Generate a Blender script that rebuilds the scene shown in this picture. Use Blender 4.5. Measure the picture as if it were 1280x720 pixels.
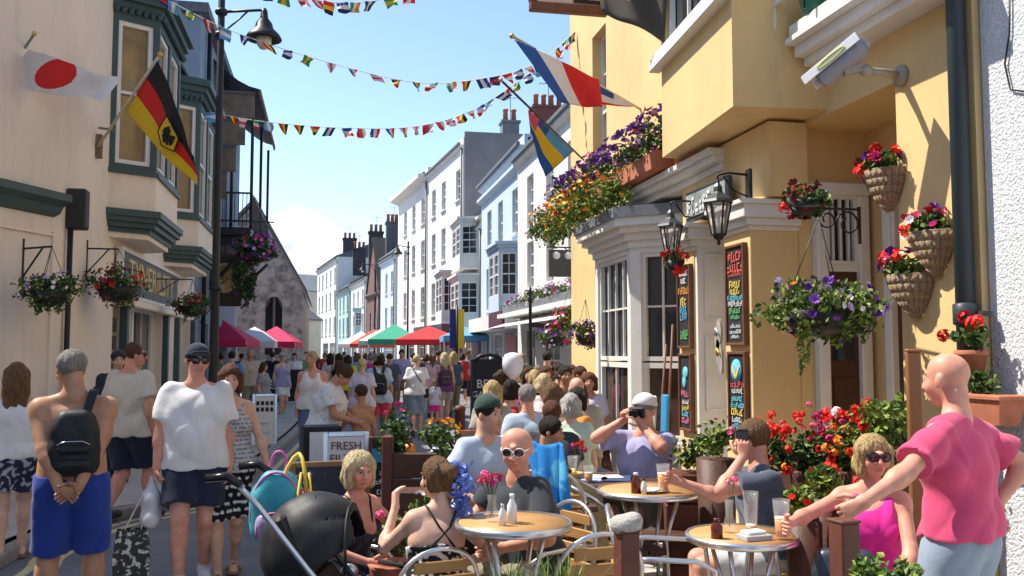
import bpy, math, random
import numpy as np
from mathutils import Vector, Matrix, Euler
for _o in list(bpy.data.objects):
 bpy.data.objects.remove(_o, do_unlink=True)
SC = bpy.context.scene
COL = SC.collection
rnd = random.Random(7)
R = math.radians
# ------------------------------------------------------------------ camera
EYE, FPX, HOR, VPX = 1.72, 1150.0, 440.0, 410.0
PITCH = math.atan((HOR - 360) / FPX)
YAW = math.atan((640 - VPX) / FPX)
cd = bpy.data.cameras.new('Camera')
cam = bpy.data.objects.new('Camera', cd)
COL.objects.link(cam)
cam.location = (0, 0, EYE)
cam.rotation_euler = (R(90) + PITCH, 0, -YAW)
cd.sensor_width = 36
cd.lens = FPX / 1280 * 36
cd.clip_start = 0.05
cd.clip_end = 5000
SC.camera = cam
# ------------------------------------------------------------------ sky, sun, exposure
SUN_FROM = Vector((-1.0, 0.55, 1.62)).normalized()
w = bpy.data.worlds.new('World')
SC.world = w
w.use_nodes = True
nt = w.node_tree
nt.nodes.clear()
out = nt.nodes.new('ShaderNodeOutputWorld')
bg = nt.nodes.new('ShaderNodeBackground')
sky = nt.nodes.new('ShaderNodeTexSky')
sky.sky_type = 'NISHITA'
sky.sun_disc = False
sky.sun_elevation = math.asin(SUN_FROM.z)
sky.sun_rotation = math.atan2(SUN_FROM.x, SUN_FROM.y)
sky.altitude = 20
sky.air_density = 1.0
sky.dust_density = 0.25
sky.ozone_density = 1.5
bg.inputs['Strength'].default_value = 0.10
# summer cumulus low over the horizon: noise on the view direction, thinning out with height
tc = nt.nodes.new('ShaderNodeTexCoord')
mp = nt.nodes.new('ShaderNodeMapping')
mp.inputs['Scale'].default_value = (3.2, 3.2, 6.5)
mp.inputs['Location'].default_value = (1.3, 4.65, 0.2)
nz = nt.nodes.new('ShaderNodeTexNoise')
nz.inputs['Scale'].default_value = 1.35
nz.inputs['Detail'].default_value = 9
nz.inputs['Roughness'].default_value = 0.56
sep = nt.nodes.new('ShaderNodeSeparateXYZ')
mr = nt.nodes.new('ShaderNodeMapRange')
mr.inputs['From Min'].default_value = 0.0
mr.inputs['From Max'].default_value = 0.25
mr.inputs['To Min'].default_value = 0.27
mr.inputs['To Max'].default_value = -0.22
ad = nt.nodes.new('ShaderNodeMath')
ramp = nt.nodes.new('ShaderNodeMapRange')
ramp.interpolation_type = 'SMOOTHSTEP'
ramp.inputs['From Min'].default_value = 0.53
ramp.inputs['From Max'].default_value = 0.63
mixc = nt.nodes.new('ShaderNodeMix')
mixc.data_type = 'RGBA'
cn2 = nt.nodes.new('ShaderNodeTexNoise')
cn2.inputs['Scale'].default_value = 4.2
cn2.inputs['Detail'].default_value = 8
cr2 = nt.nodes.new('ShaderNodeMix')
cr2.data_type = 'RGBA'
cr2.inputs['A'].default_value = (2.9, 3.15, 3.5, 1)
cr2.inputs['B'].default_value = (5.2, 5.2, 5.2, 1)
cm2 = nt.nodes.new('ShaderNodeMapRange')
cm2.inputs['From Min'].default_value = .38
cm2.inputs['From Max'].default_value = .58
L = nt.links.new
L(tc.outputs['Generated'], mp.inputs['Vector'])
L(mp.outputs['Vector'], nz.inputs['Vector'])
L(tc.outputs['Generated'], sep.inputs[0])
L(mp.outputs['Vector'], cn2.inputs['Vector'])
L(cn2.outputs['Fac'], cm2.inputs['Value'])
L(cm2.outputs[0], cr2.inputs['Factor'])
L(cr2.outputs['Result'], mixc.inputs['B'])
L(sep.outputs['Z'], mr.inputs['Value'])
L(nz.outputs['Fac'], ad.inputs[0])
L(mr.outputs[0], ad.inputs[1])
L(ad.outputs[0], ramp.inputs['Value'])
L(ramp.outputs[0], mixc.inputs['Factor'])
L(sky.outputs[0], mixc.inputs['A'])
L(mixc.outputs['Result'], bg.inputs['Color'])
L(bg.outputs[0], out.inputs[0])
sd = bpy.data.lights.new('sun', 'SUN')
sd.energy = 3.3
sd.angle = R(0.5)
sd.color = (1.0, 0.93, 0.82)
sun = bpy.data.objects.new('sun', sd)
COL.objects.link(sun)
sun.rotation_euler = SUN_FROM.to_track_quat('Z', 'Y').to_euler()
sun.location = (-20, 10, 30)
SC.view_settings.view_transform = 'Standard'
SC.view_settings.look = 'None'
SC.view_settings.gamma = 1
SC.view_settings.exposure = 1.32
SC.render.engine = 'CYCLES'
SC.cycles.max_bounces = 10
SC.cycles.diffuse_bounces = 8
SC.cycles.transparent_max_bounces = 16
# ------------------------------------------------------------------ photo pixel (1280x720) -> world
_cp, _sp, _cy, _sy = math.cos(PITCH), math.sin(PITCH), math.cos(YAW), math.sin(YAW)
FWD = Vector((_sy * _cp, _cy * _cp, _sp))
RGT = Vector((_cy, -_sy, 0))
UPV = RGT.cross(FWD)
EYEV = Vector((0, 0, EYE))
def ray(px, py):
 return FWD + RGT * ((px - 640) / FPX) + UPV * ((360 - py) / FPX)
def P(px, py, d):
 "point seen at a photo pixel, d metres away horizontally along the view axis"
 r = ray(px, py)
 h = r.x * _sy + r.y * _cy
 return EYEV + r * (d / h)
def G(px, py, z=0.0):
 r = ray(px, py)
 return EYEV + r * ((z - EYE) / r.z)
def WX(px, py, X):
 r = ray(px, py)
 return EYEV + r * (X / r.x)
def WY(px, py, Y):
 r = ray(px, py)
 return EYEV + r * (Y / r.y)
# ------------------------------------------------------------------ materials
MATS = {}
def mat(name, col, rough=0.6, var=0.12, scale=6.0, bump=0.0, bscale=60.0, metal=0.0, spec=0.4,
  col2=None, c2amt=(0.45, 0.65), trans=0.0, ior=1.45, alpha=1.0, sheen=0.0, stretch=None, emit=None, subs=0.0, coat=0.0, streak=0.0):
 if name in MATS:
  return MATS[name]
 m = bpy.data.materials.new(name)
 m.use_nodes = True
 t = m.node_tree
 b = t.nodes['Principled BSDF']
 b.inputs['Roughness'].default_value = rough
 b.inputs['Metallic'].default_value = metal
 b.inputs['Specular IOR Level'].default_value = spec
 b.inputs['IOR'].default_value = ior
 b.inputs['Transmission Weight'].default_value = trans
 b.inputs['Alpha'].default_value = alpha
 b.inputs['Sheen Weight'].default_value = sheen
 b.inputs['Coat Weight'].default_value = coat
 if subs:
  b.inputs['Subsurface Weight'].default_value = subs
  b.inputs['Subsurface Radius'].default_value = (0.02, 0.008, 0.004)
  b.inputs['Subsurface Scale'].default_value = 0.6
 c = tuple(col) + (1,)
 b.inputs['Base Color'].default_value = c
 if emit:
  b.inputs['Emission Color'].default_value = tuple(emit[:3]) + (1,)
  b.inputs['Emission Strength'].default_value = emit[3]
 tcn = None
 def coords():
  nonlocal tcn
  if tcn is None:
   tcn = t.nodes.new('ShaderNodeTexCoord')
   mpn = t.nodes.new('ShaderNodeMapping')
   if stretch:
    mpn.inputs['Scale'].default_value = stretch
   t.links.new(tcn.outputs['Object'], mpn.inputs['Vector'])
   tcn = mpn
  return tcn.outputs['Vector']
 if var > 0 or col2:
  n = t.nodes.new('ShaderNodeTexNoise')
  n.inputs['Scale'].default_value = scale
  n.inputs['Detail'].default_value = 6
  n.inputs['Roughness'].default_value = 0.6
  t.links.new(coords(), n.inputs['Vector'])
  r = t.nodes.new('ShaderNodeMapRange')
  mx = t.nodes.new('ShaderNodeMix')
  mx.data_type = 'RGBA'
  if col2:
   r.inputs['From Min'].default_value, r.inputs['From Max'].default_value = c2amt
   mx.inputs['A'].default_value = c
   mx.inputs['B'].default_value = tuple(col2) + (1,)
  else:
   r.inputs['From Min'].default_value, r.inputs['From Max'].default_value = 0.3, 0.7
   mx.inputs['A'].default_value = tuple(min(1, x * (1 + var)) for x in col) + (1,)
   mx.inputs['B'].default_value = tuple(x * (1 - var) for x in col) + (1,)
  t.links.new(n.outputs['Fac'], r.inputs['Value'])
  t.links.new(r.outputs[0], mx.inputs['Factor'])
  t.links.new(mx.outputs['Result'], b.inputs['Base Color'])
 if streak > 0:      # rain streaks and grime running down a wall
  bc = b.inputs['Base Color']
  mp2 = t.nodes.new('ShaderNodeMapping')
  mp2.inputs['Scale'].default_value = (2.2, 2.2, .45)
  t.links.new(t.nodes.new('ShaderNodeTexCoord').outputs['Object'], mp2.inputs['Vector'])
  n3 = t.nodes.new('ShaderNodeTexNoise')
  n3.inputs['Scale'].default_value = 2.2
  n3.inputs['Detail'].default_value = 8
  n3.inputs['Roughness'].default_value = .7
  t.links.new(mp2.outputs[0], n3.inputs['Vector'])
  r3 = t.nodes.new('ShaderNodeMapRange')
  r3.inputs['From Min'].default_value, r3.inputs['From Max'].default_value = .52, .80
  r3.inputs['To Max'].default_value = streak
  m3 = t.nodes.new('ShaderNodeMix')
  m3.data_type = 'RGBA'
  m3.inputs['B'].default_value = tuple(x * .45 for x in col) + (1,)
  m3.inputs['A'].default_value = c
  t.links.new(n3.outputs['Fac'], r3.inputs['Value'])
  t.links.new(r3.outputs[0], m3.inputs['Factor'])
  if bc.is_linked:
   t.links.new(bc.links[0].from_socket, m3.inputs['A'])
  t.links.new(m3.outputs['Result'], bc)
 if bump > 0:
  n2 = t.nodes.new('ShaderNodeTexNoise')
  n2.inputs['Scale'].default_value = bscale
  n2.inputs['Detail'].default_value = 4
  t.links.new(coords(), n2.inputs['Vector'])
  bp = t.nodes.new('ShaderNodeBump')
  bp.inputs['Strength'].default_value = bump
  bp.inputs['Distance'].default_value = 0.02
  t.links.new(n2.outputs['Fac'], bp.inputs['Height'])
  t.links.new(bp.outputs[0], b.inputs['Normal'])
 MATS[name] = m
 return m
def attr_mat(name, rough=0.55, subs=0.0, bump=0.0, bscale=80.0, spec=0.35, sheen=0.0):
 "colour read from the mesh's own 'tint' attribute (prints, skin tones, lips)"
 if name in MATS:
  return MATS[name]
 m = mat(name, (0.5, 0.5, 0.5), rough, 0, bump=bump, bscale=bscale, spec=spec, subs=subs, sheen=sheen)
 t = m.node_tree
 a = t.nodes.new('ShaderNodeAttribute')
 a.attribute_name = 'tint'
 tcn = t.nodes.new('ShaderNodeTexCoord')
 n = t.nodes.new('ShaderNodeTexNoise')
 n.inputs['Scale'].default_value = 24
 n.inputs['Detail'].default_value = 7
 r = t.nodes.new('ShaderNodeMapRange')
 r.inputs['To Min'].default_value, r.inputs['To Max'].default_value = .72, 1.25
 mx = t.nodes.new('ShaderNodeVectorMath')
 mx.operation = 'SCALE'
 t.links.new(tcn.outputs['Object'], n.inputs['Vector'])
 t.links.new(n.outputs['Fac'], r.inputs['Value'])
 t.links.new(a.outputs['Color'], mx.inputs[0])
 t.links.new(r.outputs[0], mx.inputs['Scale'])
 t.links.new(mx.outputs[0], t.nodes['Principled BSDF'].inputs['Base Color'])
 return m
# ------------------------------------------------------------------ mesh builder
class MB:
 def __init__(s):
  s.v, s.f, s.m, s.sm = [], [], [], []
 def add(s, vs, fs, mi=0, smooth=False):
  o = len(s.v)
  s.v += [tuple(v) for v in vs]
  for f in fs:
   s.f.append(tuple(i + o for i in f))
   s.m.append(mi)
   s.sm.append(smooth)
  return s
 def quad(s, a, b, c, d, mi=0):
  return s.add([a, b, c, d], [(0, 1, 2, 3)], mi)
 def box(s, c, size, rz=0, mi=0, rot=None, ch=0.0):
  hx, hy, hz = size[0] / 2, size[1] / 2, size[2] / 2
  M = rot if rot is not None else Matrix.Rotation(rz, 3, 'Z')
  c = Vector(c)
  if ch <= 0:
   vs = [c + M @ Vector((x * hx, y * hy, z * hz)) for x in (-1, 1) for y in (-1, 1) for z in (-1, 1)]
   fs = [(0, 1, 3, 2), (4, 6, 7, 5), (0, 4, 5, 1), (2, 3, 7, 6), (0, 2, 6, 4), (1, 5, 7, 3)]
   return s.add(vs, fs, mi)
  ch = min(ch, hx * .9, hy * .9, hz * .9)
  vs, idx = [], {}
  for x in (-1, 1):
   for y in (-1, 1):
    for z in (-1, 1):
     for k in range(3):
      q = [x * (hx - ch), y * (hy - ch), z * (hz - ch)]
      q[k] = (x, y, z)[k] * (hx, hy, hz)[k]
      idx[(x, y, z, k)] = len(vs)
      vs.append(c + M @ Vector(q))
  fs = []
  for k in range(3):
   a, b = [(1, 2), (2, 0), (0, 1)][k]
   for sg in (-1, 1):
    q = []
    for (u, v_) in ((-1, -1), (1, -1), (1, 1), (-1, 1)):
     t = [0, 0, 0]; t[k] = sg; t[a] = u; t[b] = v_
     q.append(idx[(t[0], t[1], t[2], k)])
    fs.append(tuple(q if sg > 0 else q[::-1]))
  for k in range(3):           # edges along k
   a, b = [(1, 2), (2, 0), (0, 1)][k]
   for u in (-1, 1):
    for v_ in (-1, 1):
     t0 = [0, 0, 0]; t0[k] = -1; t0[a] = u; t0[b] = v_
     t1 = list(t0); t1[k] = 1
     q = [idx[(*t0, a)], idx[(*t0, b)], idx[(*t1, b)], idx[(*t1, a)]]
     fs.append(tuple(q if u * v_ < 0 else q[::-1]))
  for x in (-1, 1):
   for y in (-1, 1):
    for z in (-1, 1):
     q = [idx[(x, y, z, k)] for k in range(3)]
     fs.append(tuple(q if x * y * z > 0 else q[::-1]))
  return s.add(vs, fs, mi)
 def bar(s, a, b, wd, ht=None, mi=0, up=(0, 0, 1), ch=0.0):
  "box from a to b with section wd (sideways) x ht (along up)"
  a, b = Vector(a), Vector(b)
  d = b - a
  ln = d.length
  if ln < 1e-6:
   return s
  y = d / ln
  u = Vector(up)
  if abs(y.dot(u)) > .98:
   u = Vector((1, 0, 0))
  x = y.cross(u).normalized()
  z = x.cross(y)
  M = Matrix((x, y, z)).transposed()
  return s.box((a + b) / 2, (wd, ln, ht or wd), rot=M, mi=mi, ch=ch)
 def tube(s, pts, r, seg=8, mi=0, closed=False, caps=True, smooth=True):
  pts = [Vector(p) for p in pts]
  n = len(pts)
  rs = r if isinstance(r, (list, tuple)) else [r] * n
  vs, fs = [], []
  prev = None
  for i, p in enumerate(pts):
   if closed:
    d = pts[(i + 1) % n] - pts[i - 1]
   else:
    d = pts[min(i + 1, n - 1)] - pts[max(i - 1, 0)]
   d = d.normalized() if d.length > 1e-9 else Vector((0, 0, 1))
   if prev is None:
    t = Vector((0, 0, 1)) if abs(d.z) < .9 else Vector((1, 0, 0))
    x = d.cross(t).normalized()
   else:
    x = (prev - d * prev.dot(d))
    x = x.normalized() if x.length > 1e-6 else d.orthogonal().normalized()
   prev = x
   y = d.cross(x)
   for k in range(seg):
    a = 2 * math.pi * k / seg
    vs.append(p + (x * math.cos(a) + y * math.sin(a)) * rs[i])
  m = n if closed else n - 1
  for i in range(m):
   for k in range(seg):
    a, b = i * seg + k, i * seg + (k + 1) % seg
    c, d_ = ((i + 1) % n) * seg + (k + 1) % seg, ((i + 1) % n) * seg + k
    fs.append((a, b, c, d_))
  s.add(vs, fs, mi, smooth)
  if caps and not closed:
   o = len(s.v) - n * seg
   s.f.append(tuple(o + k for k in range(seg))[::-1]); s.m.append(mi); s.sm.append(False)
   s.f.append(tuple(o + (n - 1) * seg + k for k in range(seg))); s.m.append(mi); s.sm.append(False)
  return s
 def lathe(s, prof, c=(0, 0, 0), seg=16, mi=0, smooth=True, axis=None, sx=1, sy=1, caps=True):
  "profile [(r,z)...] turned about an axis (default z)"
  c = Vector(c)
  M = Matrix.Identity(3)
  if axis is not None:
   M = Vector(axis).to_track_quat('Z', 'Y').to_matrix()
  vs, fs = [], []
  for (r, z) in prof:
   for k in range(seg):
    a = 2 * math.pi * k / seg
    vs.append(c + M @ Vector((r * math.cos(a) * sx, r * math.sin(a) * sy, z)))
  for i in range(len(prof) - 1):
   for k in range(seg):
    fs.append((i * seg + k, i * seg + (k + 1) % seg, (i + 1) * seg + (k + 1) % seg, (i + 1) * seg + k))
  if caps and prof[0][0] > 1e-5:
   fs.append(tuple(range(seg))[::-1])
  if caps and prof[-1][0] > 1e-5:
   fs.append(tuple((len(prof) - 1) * seg + k for k in range(seg)))
  return s.add(vs, fs, mi, smooth)
 def ball(s, c, r, seg=10, rings=6, mi=0, smooth=True, rot=None):
  rr = r if isinstance(r, (list, tuple)) else (r, r, r)
  c = Vector(c)
  vs, fs = [], []
  for i in range(rings + 1):
   th = math.pi * i / rings
   for k in range(seg):
    a = 2 * math.pi * k / seg
    q = Vector((rr[0] * math.sin(th) * math.cos(a), rr[1] * math.sin(th) * math.sin(a), rr[2] * math.cos(th)))
    vs.append(c + (rot @ q if rot is not None else q))
  for i in range(rings):
   for k in range(seg):
    fs.append((i * seg + k, (i + 1) * seg + k, (i + 1) * seg + (k + 1) % seg, i * seg + (k + 1) % seg))
  return s.add(vs, fs, mi, smooth)
 def grid(s, f, nu, nv, col=None):
  "sheet of shared vertices over f(u,v); col(u,v) -> material index"
  vs = [f(i / nu, k / nv) for i in range(nu + 1) for k in range(nv + 1)]
  o = len(s.v)
  s.v += [tuple(v) for v in vs]
  for i in range(nu):
   for k in range(nv):
    a = o + i * (nv + 1) + k
    s.f.append((a, a + nv + 1, a + nv + 2, a + 1))
    s.m.append(col((i + .5) / nu, (k + .5) / nv) if col else 0)
    s.sm.append(True)
  return s
 def prism(s, poly, z0, z1, mi=0):
  "vertical prism over a counter-clockwise xy polygon"
  n = len(poly)
  vs = [(p[0], p[1], z0) for p in poly] + [(p[0], p[1], z1) for p in poly]
  fs = [tuple(range(n))[::-1], tuple(range(n, 2 * n))]
  fs += [(i, (i + 1) % n, n + (i + 1) % n, n + i) for i in range(n)]
  return s.add(vs, fs, mi)
 def extr(s, prof, a, b, mi=0, up=(0, 0, 1), out=None):
  "moulding: profile [(o,z)...] (o outwards) swept from a to b"
  a, b = Vector(a), Vector(b)
  d = (b - a).normalized()
  o = Vector(out) if out is not None else d.cross(Vector(up)).normalized()
  n = len(prof)
  vs = [a + o * p[0] + Vector(up) * p[1] for p in prof] + [b + o * p[0] + Vector(up) * p[1] for p in prof]
  fs = [(i, (i + 1) % n, n + (i + 1) % n, n + i) for i in range(n)] + [tuple(range(n))[::-1], tuple(range(n, 2 * n))]
  return s.add(vs, fs, mi)
 def build(s, name, mats, parent=None, world=True):
  vs = s.v
  if parent is not None and world:
   inv = (Matrix.Translation(parent.location) @ parent.rotation_euler.to_matrix().to_4x4() @ Matrix.Diagonal(parent.scale).to_4x4()).inverted()
   vs = [tuple(inv @ Vector(v)) for v in vs]
  me = bpy.data.meshes.new(name)
  me.from_pydata(vs, [], s.f)
  if not isinstance(mats, (list, tuple)):
   mats = [mats]
  for m in mats:
   me.materials.append(m)
  me.polygons.foreach_set('material_index', s.m)
  me.polygons.foreach_set('use_smooth', s.sm)
  me.update()
  return link(name, me, parent)
def link(name, me, parent=None, M=None):
 o = bpy.data.objects.new(name, me)
 COL.objects.link(o)
 if parent is not None:
  o.parent = parent
 if M is not None:
  o.matrix_local = M
 return o
def tag(o, label=None, cat=None, group=None, kind=None):
 if label: o['label'] = label
 if cat: o['category'] = cat
 if group: o['group'] = group
 if kind: o['kind'] = kind
 return o
def thing(name, label, cat, loc=(0, 0, 0), rz=0.0, group=None, scale=1.0):
 o = bpy.data.objects.new(name, None)
 COL.objects.link(o)
 o.empty_display_size = 0.1
 o.location = loc
 o.rotation_euler = (0, 0, rz)
 o.scale = (scale,) * 3
 return tag(o, label, cat, group)
def copy_tree(o, parent=None):
 c = o.copy()
 COL.objects.link(c)
 c.parent = parent
 for ch in list(o.children):
  copy_tree(ch, c)
 return c
def lettering(txt, size, M, material, parent, depth=0.004, align='CENTER', name='lettering', sx=1.0, italic=0.0):
 "text laid in the XY plane of matrix M (world), as real raised letters"
 cu = bpy.data.curves.new('txt', 'FONT')
 cu.body = txt
 cu.size = size
 cu.align_x = align
 cu.align_y = 'CENTER'
 cu.extrude = depth
 cu.shear = italic
 cu.resolution_u = 2
 cu.space_line = 0.85
 t = bpy.data.objects.new('txt', cu)
 COL.objects.link(t)
 dg = bpy.context.evaluated_depsgraph_get()
 me = bpy.data.meshes.new_from_object(t.evaluated_get(dg))
 bpy.data.objects.remove(t, do_unlink=True)
 me.materials.clear()
 me.materials.append(material)
 Mw = M @ Matrix.Diagonal((sx, 1, 1, 1))
 if parent is not None:
  Mp = Matrix.Translation(parent.location) @ parent.rotation_euler.to_matrix().to_4x4()
  Mw = Mp.inverted() @ Mw
 me.transform(Mw)
 return link(name, me, parent)
def frame_M(o, x, y):
 x, y = Vector(x).normalized(), Vector(y).normalized()
 z = x.cross(y).normalized()
 y = z.cross(x)
 return Matrix.Translation(Vector(o)) @ Matrix((x, y, z)).transposed().to_4x4()
# ------------------------------------------------------------------ leaves and flowers
def leaf_mesh(mb, c, size, rg, mi=0, nrm=None, elong=1.0):
 n = Vector((rg.gauss(0, 1), rg.gauss(0, 1), rg.gauss(0, 1) + .3)) if nrm is None else Vector(nrm) + Vector((rg.gauss(0, .5), rg.gauss(0, .5), rg.gauss(0, .5)))
 n.normalize()
 x = n.orthogonal().normalized()
 x = Matrix.Rotation(rg.uniform(0, 6.28), 3, n) @ x
 y = n.cross(x)
 c = Vector(c)
 s = size * rg.uniform(.7, 1.3)
 a = c - x * s * .5 * elong
 b = c + x * s * .55 * elong
 mb.add([a, c + y * s * .32 + n * s * .12, b, c - y * s * .32 + n * s * .12, c - n * .04 * s], [(0, 4, 1), (4, 2, 1), (0, 3, 4), (3, 2, 4)], mi, False)
def blossom(mb, c, size, nrm, rg, mi=0, petals=5, cup=.25, mi2=None):
 n = Vector(nrm).normalized()
 x = n.orthogonal().normalized()
 x = Matrix.Rotation(rg.uniform(0, 6.28), 3, n) @ x
 y = n.cross(x)
 c = Vector(c)
 for k in range(petals):
  a = 2 * math.pi * k / petals
  h = math.pi / petals * 1.05
  p = [c]
  for (da, rr, hh) in ((-h, .62, .6), (0, 1.0, 1), (h, .62, .6)):
   p.append(c + (x * math.cos(a + da) + y * math.sin(a + da)) * size * .5 * rr + n * size * .5 * cup * hh)
  mb.add(p, [(0, 1, 2), (0, 2, 3)], mi)
 if mi2 is not None:
  e = n * size * .06
  mb.add([c + e + x * size * .1, c + e + y * size * .1, c + e - x * size * .1, c + e - y * size * .1], [(0, 1, 2, 3)], mi2)
def rand_shell(rg, rad, bias=.5):
 "random point in an ellipsoid, more of them near its surface"
 while True:
  q = Vector((rg.gauss(0, 1), rg.gauss(0, 1), rg.gauss(0, 1)))
  if q.length > .01:
   break
 q.normalize()
 r = rg.uniform(0, 1) ** (bias)
 return Vector((q.x * rad[0] * r, q.y * rad[1] * r, q.z * rad[2] * r)), q
LEAFS = [mat('leaf_green', (0.075, 0.14, 0.026), .55, 0, col2=(0.03, 0.075, 0.016), scale=16),
         mat('leaf_lime', (0.20, 0.27, 0.035), .55, 0, col2=(0.10, 0.17, 0.022), scale=16),
         mat('leaf_dark', (0.032, 0.07, 0.022), .55, 0, col2=(0.016, 0.04, 0.014), scale=16)]
FLW = {'purple': mat('petal_purple', (0.10, 0.016, 0.25), .6, .25, 30), 'violet': mat('petal_violet', (0.22, 0.07, 0.42), .6, .25, 30),
       'red': mat('petal_red', (0.72, 0.016, 0.010), .6, .25, 30), 'pink': mat('petal_pink', (0.80, 0.10, 0.26), .6, .25, 30),
       'magenta': mat('petal_magenta', (0.52, 0.015, 0.15), .6, .25, 30), 'orange': mat('petal_orange', (0.85, 0.24, 0.012), .6, .25, 30),
       'white': mat('petal_white', (0.78, 0.74, 0.72), .6, .1, 30), 'yellow': mat('petal_yellow', (0.85, 0.55, 0.03), .6, .2, 30),
       'maroon': mat('petal_maroon', (0.16, 0.006, 0.016), .6, .25, 30), 'lilac': mat('petal_lilac', (0.50, 0.36, 0.62), .6, .2, 30),
       'blush': mat('petal_blush', (0.80, 0.42, 0.48), .6, .2, 30)}
def foliage(parent, c, rad, n, size, seed=1, lime=.3, dark=.3, name='foliage', droop=None, kind='stuff'):
 rg = random.Random(seed)
 mb = MB()
 c = Vector(c)
 clumps = [rand_shell(rg, rad, .6)[0] for _ in range(max(4, n // 60))]
 size *= .82
 for i in range(int(n * 1.35)):
  if i % 3:
   k = rg.choice(clumps)
   q, _ = rand_shell(rg, [r * .42 for r in rad], .7)
   p = k + q
  else:
   p, _ = rand_shell(rg, rad, .45)
  u = rg.random()
  mi = 1 if u < lime else (2 if u > 1 - dark else 0)
  leaf_mesh(mb, c + p, size, rg, mi)
 if droop:
  for (dx, dy, ln, k) in droop:
   for i in range(k):
    t = i / k
    leaf_mesh(mb, c + Vector((dx + rg.gauss(0, .012), dy + rg.gauss(0, .012), -rad[2] * .3 - ln * t)), size * .8, rg, rg.choice((0, 1)))
 o = mb.build(name, LEAFS, parent)
 o['kind'] = kind
 return o
BLOOM = {}
def bloom_mesh(colr, kind, seed=0):
 "petunia / geranium head meshes shared by every copy, about 1 unit across, facing +Z"
 key = (colr, kind, seed)
 if key in BLOOM:
  return BLOOM[key]
 rg = random.Random(seed + 11)
 mb = MB()
 if kind == 'petunia':
  for k in range(5):
   a = 2 * math.pi * k / 5
   pts = [Vector((0, 0, -.25))]
   for (da, rr, z) in ((-.62, .40, .06), (-.34, .52, .02), (.0, .47, .09), (.34, .52, .02), (.62, .40, .06)):
    pts.append(Vector((math.cos(a + da) * rr, math.sin(a + da) * rr, z + rg.gauss(0, .03))))
   mb.add(pts, [(0, 1, 2), (0, 2, 3), (0, 3, 4), (0, 4, 5)], 0)
  me = mb.build('flower', [FLW[colr]])
 elif kind == 'geranium':
  for i in range(26):
   q = Vector((rg.gauss(0, 1), rg.gauss(0, 1), rg.gauss(0, 1) + .25)).normalized()
   blossom(mb, q * rg.uniform(.28, .40), .34, q, rg, 0, 5, .15)
  me = mb.build('flower', [FLW[colr]])
 data = me.data
 bpy.data.objects.remove(me, do_unlink=True)
 BLOOM[key] = data
 return data
def flowers(parent, c, rad, spec, seed=1, up=.2, joined=False, front=None):
 """spec: list of (colour, kind, size, count). Blooms sit over the ellipsoid's surface and look outwards."""
 rg = random.Random(seed)
 c = Vector(c)
 inv = (Matrix.Translation(parent.location) @ parent.rotation_euler.to_matrix().to_4x4()).inverted() if parent else Matrix()
 mb = MB()
 cols = []
 for (colr, kind, size, cnt) in spec:
  for i in range(cnt):
   while True:
    q = Vector((rg.gauss(0, 1), rg.gauss(0, 1), rg.gauss(0, 1) + up)).normalized()
    if front is None or q.dot(Vector(front)) > -.25:
     break
   r = rg.uniform(.85, 1.12)
   p = c + Vector((q.x * rad[0], q.y * rad[1], q.z * rad[2])) * r
   n = (q + Vector((rg.gauss(0, .35), rg.gauss(0, .35), rg.gauss(0, .35)))).normalized()
   sz = size * rg.uniform(.55, 1.1)
   if joined:
    if colr not in cols:
     cols.append(colr)
    blossom(mb, p, sz, n, rg, cols.index(colr), 5, .25)
   else:
    o = link('flower', bloom_mesh(colr, kind, rg.randint(0, 1)), parent)
    o.matrix_local = inv @ Matrix.Translation(p) @ n.to_track_quat('Z', 'Y').to_matrix().to_4x4() @ Matrix.Rotation(rg.uniform(0, 6), 4, 'Z') @ Matrix.Scale(sz, 4)
 if joined and mb.v:
  o = mb.build('blossoms', [FLW[k] for k in cols], parent)
  o['kind'] = 'stuff'
# ================================================================== ground, road, pavements
M_ASPH = mat('asphalt', (0.19, 0.192, 0.20), .85, 0, 1.6, .35, 160, col2=(0.14, 0.142, 0.15), c2amt=(.35, .7))
M_PAVE = mat('paving_stone', (0.38, 0.365, 0.34), .85, .18, 2.2, .2, 120)
M_SLAB = mat('terrace_slab', (0.42, 0.40, 0.37), .85, .2, 3.5, .2, 120)
M_KERB = mat('kerb_granite', (0.27, 0.26, 0.25), .8, .2, 9, .25, 150)
M_YLINE = mat('road_paint_yellow', (0.58, 0.50, 0.28), .8, 0, 14, col2=(0.26, 0.25, 0.2), c2amt=(.5, .72))
gm = MB().quad((-900, -300, -.06), (900, -300, -.06), (900, 2400, -.06), (-900, 2400, -.06))
tag(gm.build('ground', M_ASPH), kind='structure')
rd = MB().quad((-30, -6, 0), (3.2, -6, 0), (3.2, 14, 0), (-30, 14, 0)).quad((-30, 14, 0), (7, 14, 0), (7, 140, 0), (-30, 140, 0))
tag(rd.build('road', M_ASPH), kind='structure')
KL = [(-3.6, 3.0), (-2.62, 7.4), (-2.6, 8.6), (-2.3, 10.0), (-1.5, 11.1), (-1.15, 12.4), (-.95, 15), (-.55, 22), (-.3, 34), (-.9, 60), (-4, 100)]
def offs(pl, o):
 r = []
 for i, p in enumerate(pl):
  a, b = Vector(pl[max(i - 1, 0)]), Vector(pl[min(i + 1, len(pl) - 1)])
  d = (b - a).normalized()
  r.append(Vector(p) + Vector((d.y, -d.x)) * o)
 return r
def smooth_pl(pl, k=6):
 r = []
 n = len(pl)
 for i in range(n - 1):
  p0, p1, p2, p3 = [Vector(pl[min(max(i + j, 0), n - 1)]) for j in (-1, 0, 1, 2)]
  for t in range(k):
   t /= k
   r.append(.5 * ((2 * p1) + (p2 - p0) * t + (2 * p0 - 5 * p1 + 4 * p2 - p3) * t * t + (3 * p1 - p0 - 3 * p2 + p3) * t ** 3))
 r.append(Vector(pl[-1]))
 return r
KLs = smooth_pl(KL, 8)
pv = MB()
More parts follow.
